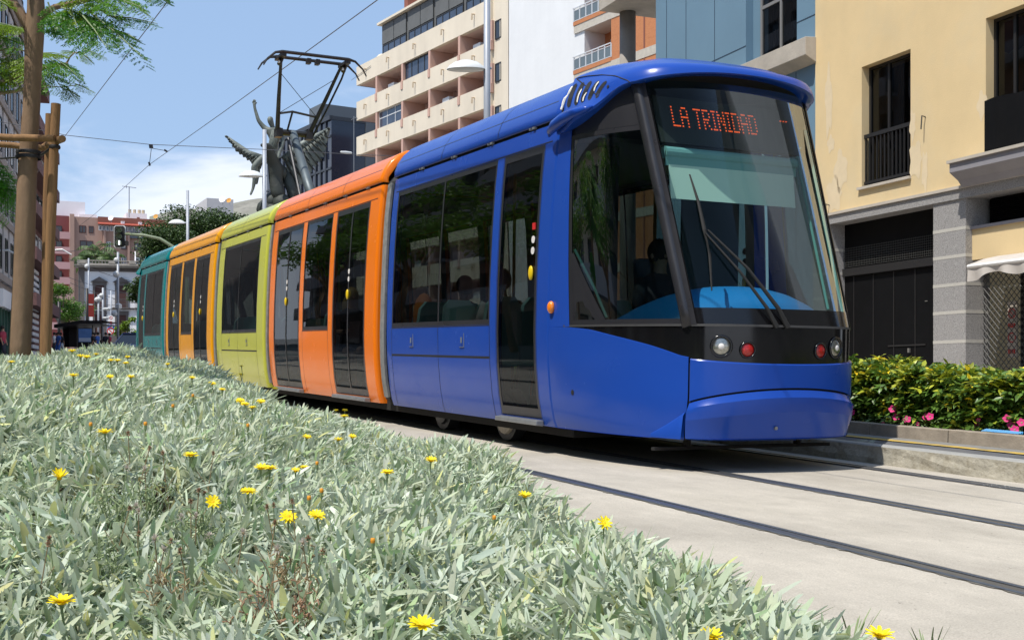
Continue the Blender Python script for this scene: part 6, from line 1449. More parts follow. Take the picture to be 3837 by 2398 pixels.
for i in range(8): u = a + (b - a) * i / 7; fb(mb, u - .06, u + .06, .2, .3, h0, v0)
mb.build('glazing_bar', 'shop_green', SHP)
mb = MB(l8); a, b = L8U(106), L8U(128)
for i in range(14): fb(mb, a, b, .1, .3, i0 + .3 + .42 * i, i0 + .52 + .42 * i)
mb.build('stair_stack', 'shop_white', label='striped dark and white shop front between trunk and stakes', category='shop')
# ---- street row left of the frame (only mirrored in the tram glass)
for j, (y0_, y1_, hh_, wm, lab) in enumerate([(-6, 14, 23, 'stone_grey', 'grey block left of the frame, mirrored in the tram doors'), (15, 34, 25, 'stucco_cream', 'cream block left of the frame, mirrored in the far tram windows'), (35, 56, 23, 'brown_stucco', 'brown block left of the frame, mirrored in the rear tram windows'), (57, 84, 26, 'stone_grey', 'tall grey block left of the frame, mirrored in the blue car windows')]):
    B = thing('street_block', (-15, y0_, g(y0_)), lab, 'building'); mb = MB(lambda u, w, v, y0_=y0_: (-14 + w, y0_ + u, g(y0_) + v)); L_ = y1_ - y0_
    holes = [(1 + 3.2 * i, 2.6 + 3.2 * i, 4.2 + 3 * k, 6.2 + 3 * k) for i in range(int(L_ / 3.2)) for k in range(int((hh_ - 4) / 3))] + [(1 + 4.6 * i, 4.6 + 4.6 * i, .2, 3.2) for i in range(int(L_ / 4.6))]
    wallholes(mb, 0, L_, 0, hh_, holes, -.3, 0); mb.quad((0, 0, hh_), (L_, 0, hh_), (L_, -8, hh_), (0, -8, hh_)); mb.quad((0, 0, 0), (0, -8, 0), (0, -8, hh_), (0, 0, hh_)); mb.quad((L_, 0, 0), (L_, -8, 0), (L_, -8, hh_), (L_, 0, hh_)); mb.build('wall', wm, B)
    mb = MB(lambda u, w, v, y0_=y0_: (-14 + w, y0_ + u, g(y0_) + v)); fb(mb, 0, L_, -.32, -.28, 0, hh_); mb.build('glazing', 'pane_dark', B)
    mb = MB(lambda u, w, v, y0_=y0_: (-14 + w, y0_ + u, g(y0_) + v))
    for k in range(int((hh_ - 4) / 3)): fb(mb, .6, L_ - .6, 0, .9, 3.9 + 3 * k, 4.1 + 3 * k); fb(mb, .6, L_ - .6, .85, .9, 4.1 + 3 * k, 5.0 + 3 * k)
    mb.build('balcony', 'stone_pale', B)
# unseen block added beyond the right edge, dark and tall to dim windshield reflections
B = thing('street_block', (17, -20, g(-10)), 'unseen dark grey block added beyond the right border to dim the windshield reflection', 'building'); mb = MB(); mb.box(17, 30, -34, 3.5, g(-10), 22); mb.build('wall', 'shade_grey', B)
for i in range(6):
    for k in range(6): mb = MB(); mb.box(16.93, 17, -28 + 4.3 * i, -26.4 + 4.3 * i, 1.2 + 3.4 * k, 3.4 + 3.4 * k); mb.build('window', 'pane_dark', B)
# ================================================================ STREET FURNITURE, STATUE, PEOPLE, FAR THINGS
mat('pole_paint', (.33, .36, .41), .45, metal=.1, var=.06, vscale=3); mat('lamp_white', (.66, .68, .68), .4); mat('lamp_glass', (.5, .52, .5), .3); mat('wire_black', (.09, .09, .10), .6); mat('olive_paint', (.20, .24, .15), .5)
mat('bronze', (.12, .14, .125), .6, var=.3, vscale=1.4, col2=(.25, .28, .25), c2amt=.8, c2scale=.9, bump=.02, bscale=6); mat('bronze_dark', (.035, .042, .036), .65, var=.4, vscale=1.4, bump=.02, bscale=6); mat('leaf_dark', (.05, .095, .018), .55, attr=True, trans=.15); mat('leaf_bright', (.10, .22, .02), .5, attr=True, trans=.3); mat('palm_leaf', (.075, .125, .03), .5, attr=True, trans=.2); mat('bark_grey', (.16, .13, .10), .9)
mat('car_blue', (.035, .07, .19), .25, coat=.6); mat('tyre', (.015, .015, .015), .9); mat('ad_blue', (.16, .30, .60), .25, var=.25, vscale=1.1); mat('ad_white', (.6, .68, .8), .3)
mat('sign_red', (.30, .03, .02), .6); mat('sign_blue', (.02, .12, .50), .5); mat('skin_tone', (.42, .24, .16), .6); mat('hair_dark', (.02, .015, .012), .7); mat('hair_blonde', (.45, .33, .14), .6); mat('cloth_blue', (.05, .13, .42), .9); mat('cloth_dark', (.03, .03, .04), .9); mat('cloth_white', (.75, .75, .75), .9); mat('cloth_red', (.35, .04, .07), .9); mat('bag_orange', (.85, .26, .03), .8); mat('cloth_pink', (.5, .22, .2), .9)
def lamp_post(px, z, y0, py_top, lamp_px, lamp_py, lab, r=.11, top=None):
    b = P(px, HY, z); base = g(b[1]); tp_ = CAMZ + (HY - py_top) / FPX * z; t = thing('lamp_post', (b[0], b[1], base), lab, 'lamp post', 'grey lamp posts behind the tram')
    mb = MB(); mb.tube([(b[0], b[1], base), (b[0], b[1], tp_)], [r, r * .88], 20); mb.tube([(b[0], b[1], base), (b[0], b[1], base + .4)], r * 1.4, 16); mb.build('pole', 'pole_paint', t, smooth=True)
    p = P(lamp_px, lamp_py, z); L_ = .85; mb = MB(); ax = np.array([CT, -ST, 0]); 
    cs = [(0, .26), (.14, .25), (.28, .20), (.40, .11), (.46, .03), (.47, 0)]; mb.lathe([(r_, h) for r_, h in cs], p, 20, sc=(1, 1), ax=(ax * 1.15, np.array([ST, CT, 0]) * .62, np.array([0, 0, 1.]))); hd = mb.build('lamp_head', 'lamp_white', t, smooth=True)
    mb = MB(); mb.lathe([(0, -.03), (.3, -.03), (.46, 0)], p, 20, ax=(ax * 1.1, np.array([ST, CT, 0]) * .58, np.array([0, 0, 1.]))); mb.build('lamp_cover', 'lamp_glass', hd, smooth=True)
    mb = MB(); mb.tube([p + ax * .40 + [0, 0, .05], p + ax * .7 + [0, 0, .035], np.array([b[0], b[1], p[2] + .03])], [.05, .03, .03], 8); mb.build('bracket', 'pole_paint', t)
lamp_post(1825, 33, 0, -350, 1747, 262, 'nearest tall grey lamp post in front of the cream apartments', .10)
lamp_post(991, 52, 0, 487, 940, 662, 'grey lamp post standing in front of the statue', .10)
lamp_post(703, 75, 0, 714, 663, 838, 'farthest grey lamp post above the yellow tram car', .10)
# overhead wires
def wire(pts, label, r=.007):
    mb = MB(); mb.tube(pts, r, 5); mb.build('overhead_wire', 'wire_black', label=label, category='wire')
def line3(a, b, sag=0, n=24): a = np.array(a); b = np.array(b); return [tuple(a + (b - a) * i / n + np.array([0, 0, -sag * 4 * (i / n) * (1 - i / n)])) for i in range(n + 1)]
def wz(y, h): return g(y) + h
hw = (P(1187, 165, 21.1)[2] - g(20.9)) 
a0 = atX(1416, 0, CXT); a1 = atX(1124, 213, CXT); d = (a1 - a0) / (a1[1] - a0[1])
wire([tuple(a0 + d * (2 - a0[1]))] + [tuple(atX(*q, CXT)) for q in ((1416, 0), (1124, 213), (840, 419), (562, 616), (480, 690), (357, 801), (300, 845))], 'contact wire above the tram running to the top centre of the photo', .008)
a0 = atX(634, 0, 3.25); a1 = atX(246, 508, 3.25); d = (a1 - a0) / (a1[1] - a0[1])
wire([tuple(a0 + d * (y - a0[1])) for y in (2, 12, 20, 30, 45, 66, 90)], 'contact wire of the nearer track crossing the tree leaves', .008)
cp = [(-300, 400), (0, 457), (250, 508), (560, 542), (985, 561), (1340, 580), (1830, 600)]
wire([tuple(atY(a, b, 37.5)) for a, b in cp], 'cross span wire from the far left tree to the lamp posts', .010)
HG = thing('wire_hanger', atY(565, 545, 37.5), 'small hanger clamp joining cross span wire and contact wire', 'wire hanger')
for k, (a, b, r) in enumerate([((565, 543), (567, 556), .06), ((567, 558), (560, 616), .009), ((567, 556), (622, 566), .009), ((558, 608), (562, 622), .03), ((615, 562), (628, 570), .03)]):
    mb = MB(); mb.tube([atY(*a, 37.4), atY(*b, 37.4)], r, 6); mb.build('clamp' if k in (0, 3, 4) else 'hanger_rod', 'dark_iron', HG)
mb = MB(); q = atY(1297, 572, 37.3); mb.tube([q - np.array([.2, 0, 0]), q - np.array([.17, 0, 0]), q, q + np.array([.17, 0, 0]), q + np.array([.2, 0, 0])], [.01, .035, .045, .035, .01], 8); mb.build('wire_insulator', 'lamp_white', label='white insulator on the cross span wire before the office block', category='insulator')
for k, (a, b, z_, lab) in enumerate([((80, 880), (285, 940), 95, 'thin cable above the mansion roof'), ((255, 970), (640, 1075), 110, 'upper cable crossing the mansion front'), ((258, 1040), (640, 1110), 110, 'middle cable crossing the mansion front'), ((262, 1060), (640, 1150), 112, 'lower cable crossing the mansion front'), ((262, 1120), (520, 1130), 118, 'level cable crossing the mansion front')]):
    wire(line3(P(*a, z_), P(*b, z_ + 10), .5, 10), lab, .025)
# traffic light on an arm
zt_ = 46; TL = thing('traffic_light', (*P(700, HY, zt_)[:2], g(46)), 'tram signal box with white border hanging from an olive curved arm', 'traffic light')
c = P(448.5, 887, zt_); X_ = np.array([CT, -ST, 0]); Y_ = np.array([ST, CT, 0])
def cb(mb, c, hw_, hh_, d0_, d1_, cut=.06):
    pts = [(-hw_ + cut, -hh_), (hw_ - cut, -hh_), (hw_, -hh_ + cut), (hw_, hh_ - cut), (hw_ - cut, hh_), (-hw_ + cut, hh_), (-hw_, hh_ - cut), (-hw_, -hh_ + cut)]
    vs_ = [tuple(c + X_ * a + Y_ * d_ + np.array([0, 0, b])) for d_ in (d0_, d1_) for a, b in pts]; mb.add(vs_, [tuple(range(8)), tuple(range(15, 7, -1))] + [(i, (i + 1) % 8, 8 + (i + 1) % 8, 8 + i) for i in range(8)])
mb = MB(); cb(mb, c, .225, .43, 0, .02); mb.build('backboard_border', 'lamp_white', TL)
mb = MB(); cb(mb, c, .195, .40, -.03, .12); hs_ = mb.build('housing', 'black_matt', TL)
for k in range(3):
    mb = MB(); q = c + np.array([0, 0, .24 - .24 * k]); mb.lathe([(.10, .0), (.105, .12)], q - Y_ * .04, 14, (X_, np.array([0, 0, 1.]), -Y_)); mb.lathe([(0, .0), (.09, .0)], q - Y_ * .04, 14, (X_, np.array([0, 0, 1.]), -Y_)); mb.build('lens', 'olive_paint', hs_)
emis('signal_white', (.85, .88, 1.), 1.6); mb = MB(); q = c + np.array([.0, 0, -.24]) - Y_ * .06; cb(mb, q, .028, .085, -.01, .0, .012); mb.build('lit_bar', 'signal_white', hs_)
mb = MB(); mb.tube([P(470, 877, zt_), P(540, 882, zt_), P(600, 895, zt_), P(648, 925, zt_), P(690, 990, zt_), P(700, 1060, zt_), (*P(702, HY, zt_)[:2], g(46))], [.05, .055, .06, .065, .07, .08, .09], 10); mb.build('arm', 'olive_paint', TL, smooth=True)
mb = MB(); cb(mb, P(473, 912, zt_), .06, .09, -.02, .1, .02); mb.build('side_box', 'black_matt', TL)
# distant poles
PL = [(326, 1080, 95, .11, 'frame_dark', 'dark thick post in front of the ad panel'), (332, 968, 100, .07, 'pole_paint', 'tall grey post left of the mansion windows'), (369, 1105, 100, .075, 'pole_paint', 'short grey post with lamps by the mansion door'), (386, 1078, 96, .085, 'pole_paint', 'grey post between the two mansion windows'),
      (416, 1088, 104, .06, 'pole_paint', 'thin grey post carrying round road signs'), (442, 945, 90, .09, 'pole_paint', 'tall pale post right of the mansion windows'), (221, 1130, 98, .12, 'frame_dark', 'dark post beside the green tree'), (507, 942, 200, .1, 'white_far', 'thin white flagpole before the brown flats')]
for px, yt, z_, r_, m_, lab in PL:
    b = P(px, HY, z_); t = thing('post', (b[0], b[1], g(b[1])), lab, 'post'); mb = MB(); mb.tube([(b[0], b[1], g(b[1])), (b[0], b[1], P(px, yt, z_)[2])], r_, 10); mb.build('shaft', m_, t, smooth=True)
    if px in (332, 442, 369, 386):
        mb = MB(); q = P(px - 6, yt + (30 if px != 369 else 18), z_); mb.sph(q, .2, 8, 6); 
        if px == 442: mb.sph(P(436, 1028, z_), .25, 8, 6); mb.sph(P(444, 1148, z_), .28, 4, 3); mb.sph(P(430, 1175, z_), .25, 8, 6)
        if px == 369: mb.sph(P(376, 1120, z_), .22, 8, 6); mb.sph(P(364, 1122, z_), .2, 8, 6)
        if px == 386: mb.sph(P(402, 1158, z_), .3, 8, 5, (1.2, 1, .4)); mb.sph(P(396, 1192, z_), .26, 8, 5, (1.2, 1, .4))
        mb.build('lantern', 'lamp_white', t)
for (x0, y0, x1, y1, z_, lab) in [(200, 935, 268, 955, 96, 'curved white lamp arm over the pink balconies'), (0, 938, 58, 952, 60, 'curved white lamp arm at the left edge')]:
    mb = MB(); mb.tube([P(x0, y0 + 2, z_), P((x0 + x1) / 2, y0, z_), P(x1, y1, z_)], .06, 6); mb.build('street_light', 'lamp_white', label=lab, category='street light')
q = P(339, 1145, 99); mb = MB(); mb.box(q[0] - .28, q[0] + .28, q[1], q[1] + .03, P(339, 1187, 99)[2], P(339, 1143, 99)[2]); mb.box(q[0] - .28, q[0] + .28, q[1], q[1] + .03, P(339, 1138, 99)[2], P(339, 1101, 99)[2]); mb.build('banner', 'sign_red', label='dark red vertical banner in front of the mansion', category='banner')
for k, (px, py, m_, nm, lab) in enumerate([(416, 1222, 'sign_blue', 'road_sign', 'round blue arrow sign on the thin post'), (414, 1240, 'cloth_white', 'road_sign', 'round red ringed no turning sign below the blue one'), (416, 1200, 'cloth_white', 'road_sign', 'white rectangular plate with red rings on top of the thin post')]):
    t = thing('road_sign', P(px, py, 103.8), lab, 'road sign'); c = P(px, py, 103.8); mb = MB()
    if k < 2:
        mb.lathe([(0, .0), (.30, .0), (.30, -.04)], c, 18, (X_, np.array([0, 0, 1.]), -Y_)); mb.build('disc', m_, t)
        mb = MB(); 
        if k == 0: mb.tube([c + X_ * -.12 - Y_ * .02 + [0, 0, .12], c + X_ * .13 - Y_ * .02 + [0, 0, -.12]], .04, 4); mb.build('arrow', 'cloth_white', t)
        else: mb.lathe([(.31, .0), (.31, .015), (.24, .015), (.24, 0)], c, 18, (X_, np.array([0, 0, 1.]), -Y_)); mb.tube([c + X_ * -.18 - Y_ * .02 + [0, 0, .18], c + X_ * .18 - Y_ * .02 + [0, 0, -.18]], .035, 4); mb.build('ring', 'sticker_red', t)
    else:
        cb(mb, c, .28, .42, 0, .03, .03); mb.build('plate', m_, t); mb = MB()
        for s_ in (-.13, .13): mb.lathe([(.13, .0), (.13, .012), (.09, .012)], c + np.array([0, 0, s_ * 1.6]), 14, (X_, np.array([0, 0, 1.]), -Y_))
        mb.build('ring', 'sticker_red', t)
# tram stop shelter
zs = 92; SH_ = thing('tram_shelter', (*P(300, HY, zs)[:2], g(88)), 'black tram stop shelter with a flat roof before the mansion', 'shelter')
def bx(px0, px1, py0, py1, z0_, z1_, nm, m_, par):
    a = P(px0, HY, z0_); b = P(px1, HY, z0_); mb = MB(); d = Y_ * (z1_ - z0_); t_ = P(px0, py0, z0_)[2]; bo = P(px0, py1, z0_)[2]; mb.hexa([tuple(np.append(p[:2], v)) for v in (bo, t_) for p in (a, b, b + d, a + d)]); return mb.build(nm, m_, par)
a_ = [P(202, 1216, zs - 2), P(300, 1200, zs - 2), P(384, 1201, zs - 2)]; mb = MB(); mb.grid([[tuple(p), tuple(p + Y_ * 5)] for p in a_]); mb.grid([[tuple(p - np.array([0, 0, .25])), tuple(p + Y_ * 5 - np.array([0, 0, .25]))] for p in a_]); mb.grid([[tuple(p), tuple(p - np.array([0, 0, .25]))] for p in a_]); mb.build('roof', 'frame_dark', SH_)
bx(258, 288, 1212, 1300, zs, zs + .4, 'end_cabinet', 'frame_dark', SH_); bx(236, 258, 1218, 1300, zs, zs + .2, 'glass_panel', 'gate_dark', SH_); bx(290, 380, 1275, 1300, zs + 3, zs + 3.3, 'bench', 'frame_dark', SH_)
for px in (290, 345, 378): bx(px, px + 3, 1205, 1300, zs + 1, zs + 1.1, 'support', 'frame_dark', SH_)
AD = thing('advertising_panel', (*P(318, HY, 89)[:2], g(85)), 'blue lit advertising panel in a dark frame beside the shelter', 'advertising panel'); bx(291, 345, 1229, 1305, 89, 89.3, 'panel_frame', 'frame_dark', AD); bx(294, 342, 1232, 1282, 88.9, 89, 'poster', 'ad_blue', AD); bx(296, 340, 1266, 1280, 88.85, 88.9, 'poster_strip', 'ad_white', AD)
# blue car
zc = 62; cc = P(466, HY, zc); CG = g(cc[1]); CAR = thing('car', (cc[0], cc[1], CG), 'dark blue car with grey windows seen from the front, half hidden by the flower bed', 'car')
def cx_(x, y, z): return tuple(np.array([cc[0], cc[1], CG]) + X_ * x + Y_ * y + np.array([0, 0, z]))
sec = [(-.0, .35, .62, .80), (.15, .28, .78, .84), (1.0, .25, .98, .86), (1.15, .25, 1.02, .86), (3.9, .25, 1.05, .86), (4.2, .35, .9, .80)]
mb = MB(cx_); rows = [[(-w_, y, b), (-w_ - .02, y, (b + t) / 2), (-w_ * .97, y, t), (w_ * .97, y, t), (w_ + .02, y, (b + t) / 2), (w_, y, b), (-w_, y, b)] for y, b, t, w_ in sec]; mb.grid(rows); mb.add([(-.8, 0, .35), (.8, 0, .35), (.78, 0, .62), (-.78, 0, .62)], [(0, 1, 2, 3)])
mb.build('body', 'car_blue', CAR, smooth=False)
mb = MB(cx_); rows = [[(-.84, 1.05, 1.0), (-.66, 1.85, 1.55), (-.64, 3.3, 1.6), (-.74, 4.0, 1.05)], [(.84, 1.05, 1.0), (.66, 1.85, 1.55), (.64, 3.3, 1.6), (.74, 4.0, 1.05)]]; mb.grid(rows); 
for s_ in (-1, 1): mb.add([(s_ * .84, 1.05, 1.0), (s_ * .66, 1.85, 1.55), (s_ * .64, 3.3, 1.6), (s_ * .80, 4.0, 1.05)], [(0, 1, 2, 3)])
mb.build('windows', 'pane_dark', CAR); mb = MB(cx_); mb.box(-.67, .67, 1.8, 3.4, 1.55, 1.61); 
for s_ in (-1, 1): mb.tube([(s_ * .85, 1.02, 1.0), (s_ * .67, 1.85, 1.56), (s_ * .65, 3.3, 1.6), (s_ * .78, 4.0, 1.05)], .035, 6)
mb.build('roof', 'car_blue', CAR)
for s_ in (-1, 1):
    mb = MB(cx_); mb.sph((s_ * .62, .05, .62), .15, 10, 6, (1.1, .5, .7)); mb.build('headlight', 'lamp_clear', CAR, smooth=True)
    for y_ in (.85, 3.4): mb = MB(cx_); mb.tube([(s_ * .66, y_, .32), (s_ * .88, y_, .32)], .32, 16); mb.build('wheel', 'tyre', CAR)
    mb = MB(cx_); mb.sph((s_ * .98, 1.3, 1.0), .1, 8, 6, (1, .6, .8)); mb.build('mirror', 'car_blue', CAR)
mb = MB(cx_); mb.box(-.35, .35, -.02, .01, .42, .58); mb.build('grille', 'black_matt', CAR)
# ---- distant trees
crown_tree((*P(665, HY, 118)[:2], g(106)), 12.8, 4.1, 'big dark green tree right of the traffic light', 20000, 'laurel_tree', 'leaf_dark', 'bark_grey', tall=.42, leafL=.27, lobes=22, tr=.5, flat=.75, tone=(1, 1, 1))
crown_tree((*P(780, HY, 128)[:2], g(115)), 15.2, 5.4, 'tall dark green tree under the pale rooftop', 24000, 'laurel_tree', 'leaf_dark', 'bark_grey', tall=.42, leafL=.29, lobes=24, tr=.5, flat=.75)
crown_tree((*P(895, HY, 130)[:2], g(117)), 15.4, 5.2, 'dark green tree whose top shows left of the statue', 24000, 'laurel_tree', 'leaf_dark', 'bark_grey', tall=.42, leafL=.29, lobes=22, tr=.5, flat=.75)
crown_tree((*P(548, HY, 100)[:2], g(90)), 7.2, 1.7, 'drooping dark green tree left of the teal car', 2400, 'laurel_tree', 'leaf_dark', 'bark_grey', tall=.45, leafL=.32, lobes=12, tr=.3)
crown_tree((*P(232, HY, 120)[:2], g(120)), 7.2, 2.6, 'bright green round tree left of the mansion', 6000, 'laurel_tree', 'leaf_bright', 'bark_grey', tall=.4, leafL=.22, lobes=14, tr=.2)
for k, (px, h_, lab) in enumerate([(462, 2.6, 'yellow green bush by the mansion wall'), (492, 3.2, 'yellow green bush next to the teal car')]): crown_tree((*P(px, HY, 108)[:2], g(105)), h_ + .8, .9, lab, 500, 'bush', 'leaf_bright', 'bark_grey', cat='bush', tall=.3, leafL=.3, lobes=6, tr=.06, tone=(1.6, 1.2, .6))
def palm(px, py, z_, r, lab):
    c = P(px, py, z_); t = thing('palm_tree', (c[0], c[1], g(min(330, c[1]))), lab, 'palm tree'); mb = MB(); mb.tube([(c[0], c[1], g(c[1])), (c[0] + .1, c[1], c[2] * .5), tuple(c)], [.3, .24, .2], 10); mb.build('trunk', 'bark_grey', t)
    B, A, E, LN = [], [], [], []
    for i in range(26):
        a = i * 2.4; e0_ = random.uniform(-.2, 1.35); L_ = r * random.uniform(.8, 1.1); p = c.copy(); 
        for k in range(22):
            e_ = e0_ - 1.9 * (k / 22) ** 1.3; d = np.array([math.cos(a) * math.cos(e_), math.sin(a) * math.cos(e_), math.sin(e_)]); p = p + d * L_ / 22
            for s_ in (-1, 1): B.append(p.copy()); A.append(a + s_ * 1.0); E.append(e_ - .35 + random.uniform(-.2, .2)); LN.append(L_ * .24 * math.sin(math.pi * (k + 3) / 26))
    n = len(B); V, F = leaves(np.array(B), np.array(A), np.array(E), np.array(LN), np.array(LN) * .14 + .02, np.full(n, .7), np.zeros(n), ts=(0, .5, 1), ws=(.6, 1, .1)); np_mesh('fronds', V, F, 'palm_leaf', parent=t, tint=np.repeat(.6 + .9 * RNG.random((n, 1)) * np.ones((n, 3)), 9, 0))
palm(366, 950, 158, 3.4, 'palm tree rising above the mansion roof, centre one'); palm(330, 978, 156, 2.6, 'small palm at the left of the mansion roof'); palm(412, 972, 156, 2.4, 'small palm at the right of the mansion roof')
# ---- people
def body(nm, joints, edges, m_, parent=None, sub=1, loc=None, **kw):
    me = bpy.data.meshes.new(nm); pts = np.array([j[:3] for j in joints], float)
    off = WLOC[parent.name] if parent is not None else np.array(loc if loc is not None else pts.mean(0)); me.from_pydata([tuple(p - off) for p in pts], edges, []); me.materials.append(M[m_])
    o = bpy.data.objects.new(nm, me); COL.objects.link(o); WLOC[o.name] = off
    if parent is not None: o.parent = parent
    else: o.location = tuple(off)
    sk = o.modifiers.new('skin', 'SKIN'); sk.use_smooth_shade = True
    if me.skin_vertices:
        for i, j in enumerate(joints):
            v = me.skin_vertices[0].data[i]; v.radius = (j[3], j[4] if len(j) > 4 else j[3])
        me.skin_vertices[0].data[0].use_root = True
    s_ = o.modifiers.new('subsurf', 'SUBSURF'); s_.levels = sub; s_.render_levels = sub
    for k, v in kw.items(): o[k] = v
    return o
def ptrans(base, ang, s=1., tilt=None):
    ca, sa = math.cos(ang), math.sin(ang); b = np.array(base, float)
    return lambda x, y, z: (b[0] + s * (x * ca - y * sa), b[1] + s * (x * sa + y * ca), b[2] + s * z)
def person_seated(T, lab, shirt, hair, long=False, arms=((-.1, .35, .98), (.1, .35, .98))):
    # facing local +y, hips at z 0.5
    o0 = T(0, 0, 0); t = thing('person', o0, lab, 'person')
    J = [(0, 0, .52, .13, .11), (0, -.02, .75, .14, .10), (0, -.03, .98, .17, .10), (0, -.02, 1.10, .06), (0, 0, 1.19, .055), (0, .01, 1.27, .085, .095), (0, .01, 1.36, .06),
         (-.19, -.02, 1.02, .055), (-.24, .05, .78, .042), (arms[0][0] - .1, arms[0][1], arms[0][2] - .2, .033), (arms[0][0] - .09, arms[0][1] + .08, arms[0][2] - .18, .03), (.19, -.02, 1.02, .055), (.24, .05, .78, .042), (arms[1][0] + .1, arms[1][1], arms[1][2] - .2, .033), (arms[1][0] + .09, arms[1][1] + .08, arms[1][2] - .18, .03),
         (-.1, .05, .50, .085), (-.12, .42, .50, .065), (-.12, .45, .12, .045), (-.12, .55, .05, .035), (.1, .05, .50, .085), (.12, .42, .50, .065), (.12, .45, .12, .045), (.12, .55, .05, .035)]
    E = [(0, 1), (1, 2), (2, 3), (3, 4), (4, 5), (5, 6), (2, 7), (7, 8), (8, 9), (9, 10), (2, 11), (11, 12), (12, 13), (13, 14), (0, 15), (15, 16), (16, 17), (17, 18), (0, 19), (19, 20), (20, 21), (21, 22)]
    body('body', [(*T(*j[:3]), *j[3:]) for j in J], E, 'skin_tone', t)
    mb = MB(T); rows = [[(r * w_ * math.cos(a), -.02 + r * .72 * w_ * math.sin(a) , z) for a in np.linspace(0, 6.2832, 17)] for z, r, w_ in ((.5, .19, 1), (.7, .175, 1), (.9, .20, 1.05), (1.03, .20, 1.1), (1.10, .12, 1), (1.13, .07, 1))]; mb.grid(rows)
    for s_ in (-1, 1): mb.tube([(s_ * .17, -.02, 1.05), (s_ * .25, .04, .80)], [.075, .06], 8)
    mb.build('shirt', shirt, t, smooth=True)
    mb = MB(T); mb.sph((0, -.015, 1.31), .115, 12, 8, (.88, 1.0, 1.05))
    if long: mb.sph((0, -.08, 1.14), .12, 10, 8, (1.05, .6, 1.6))
    mb.build('hair', hair, t, smooth=True)
    mb = MB(T); mb.sph((0, .095, 1.265), .018, 6, 5); 
    for s_ in (-1, 1): mb.sph((s_ * .088, .01, 1.27), .022, 6, 5, (.5, 1, 1.3))
    mb.build('face_features', 'skin_tone', t, smooth=True)
person_seated(ptrans(TR(-.22, 9.05, .50), math.pi), 'driver in dark clothes sitting behind the cab controls', 'cloth_dark', 'hair_dark')
person_seated(ptrans(TR(-.42, 8.95 + 1.35, .42), math.pi, .98), 'passenger in dark clothes standing bent behind the driver', 'cloth_dark', 'hair_dark')
PT = person_seated(ptrans(TR(-.60, 11.55, .36), 0, 1.), 'man in a striped shirt seated by the blue car window', 'cloth_white', 'hair_dark')
mb = MB(ptrans(TR(-.60, 11.55, .36), 0, 1.))
for z_ in (.62, .74, .86, .97, 1.05): mb.lathe([(.206, 0), (.210, .018), (.206, .036)], (0, -.02, z_), 16, sc=(1.03, .78))
par = [o for o in bpy.data.objects if o.get('label', '').startswith('man in a striped')][0]; mb.build('shirt_stripe', 'cloth_dark', par)
person_seated(ptrans(TR(-.70, 16.35, .36), math.pi, 1.), 'woman with long blonde hair seated in the orange car', 'cloth_dark', 'hair_blonde', True)
person_seated(ptrans(TR(-.45, 12.9, .36), 0, 1.), 'passenger in a red top beside the orange backpack', 'cloth_red', 'hair_dark')
BPK = thing('backpack', TR(-.86, 13.05, .85), 'orange backpack against the first blue car window', 'backpack'); mb = MB(TR); mb.sph((-.88, 13.12, 1.30), .22, 12, 8, (.55, .8, 1.25)); mb.build('bag', 'bag_orange', BPK, smooth=True); mb = MB(TR); mb.sph((-.92, 13.02, 1.18), .12, 10, 8, (.5, 1, 1.1)); mb.build('pocket', 'bag_orange', BPK, smooth=True)
# pedestrians far away
def pedestrian(px, z_, lab, shirt, legs, hair='hair_dark', ang=0., sit=False):
    b = P(px, HY, z_); b[2] = g(b[1]); T = ptrans(b, ang); t = thing('person', b, lab, 'person')
    J = [(0, 0, .95, .13, .10), (0, 0, 1.2, .13, .09), (0, 0, 1.42, .15, .08), (0, 0, 1.52, .055), (0, .01, 1.62, .08), (0, .01, 1.72, .06), (-.2, 0, 1.42, .05), (-.24, .02, 1.15, .04), (-.22, .1, .9, .03), (-.22, .12, .82, .03), (.2, 0, 1.42, .05), (.24, .02, 1.15, .04), (.22, .1, .9, .03), (.22, .12, .82, .03),
         (-.1, 0, .9, .085), (-.12, .05, .5, .06), (-.12, -.05, .08, .045), (-.12, .1, .03, .035), (.1, 0, .9, .085), (.12, .12, .5, .06), (.12, .1, .08, .045), (.12, .24, .03, .035)]
    E = [(0, 1), (1, 2), (2, 3), (3, 4), (4, 5), (2, 6), (6, 7), (7, 8), (8, 9), (2, 10), (10, 11), (11, 12), (12, 13), (0, 14), (14, 15), (15, 16), (16, 17), (0, 18), (18, 19), (19, 20), (20, 21)]
    body('body', [(*T(*j[:3]), *j[3:]) for j in J], E, 'skin_tone', t)
    mb = MB(T); mb.grid([[(r * math.cos(a), r * .7 * math.sin(a), z) for a in np.linspace(0, 6.2832, 13)] for z, r in ((.92, .18), (1.2, .18), (1.42, .21), (1.5, .1))]); 
    for s_ in (-1, 1): mb.tube([(s_ * .18, 0, 1.45), (s_ * .25, .02, 1.18)], [.075, .06], 7)
    mb.build('shirt', shirt, t, smooth=True); mb = MB(T)
    for s_, k_, f_ in ((-1, .05, -.05), (1, .12, .1)): mb.tube([(s_ * .09, 0, .98), (s_ * .12, k_, .5), (s_ * .12, f_, .12)], [.11, .08, .065], 8)
    mb.build('trousers', legs, t, smooth=True); mb = MB(T); mb.sph((0, -.01, 1.67), .105, 10, 7); mb.build('hair', hair, t, smooth=True)
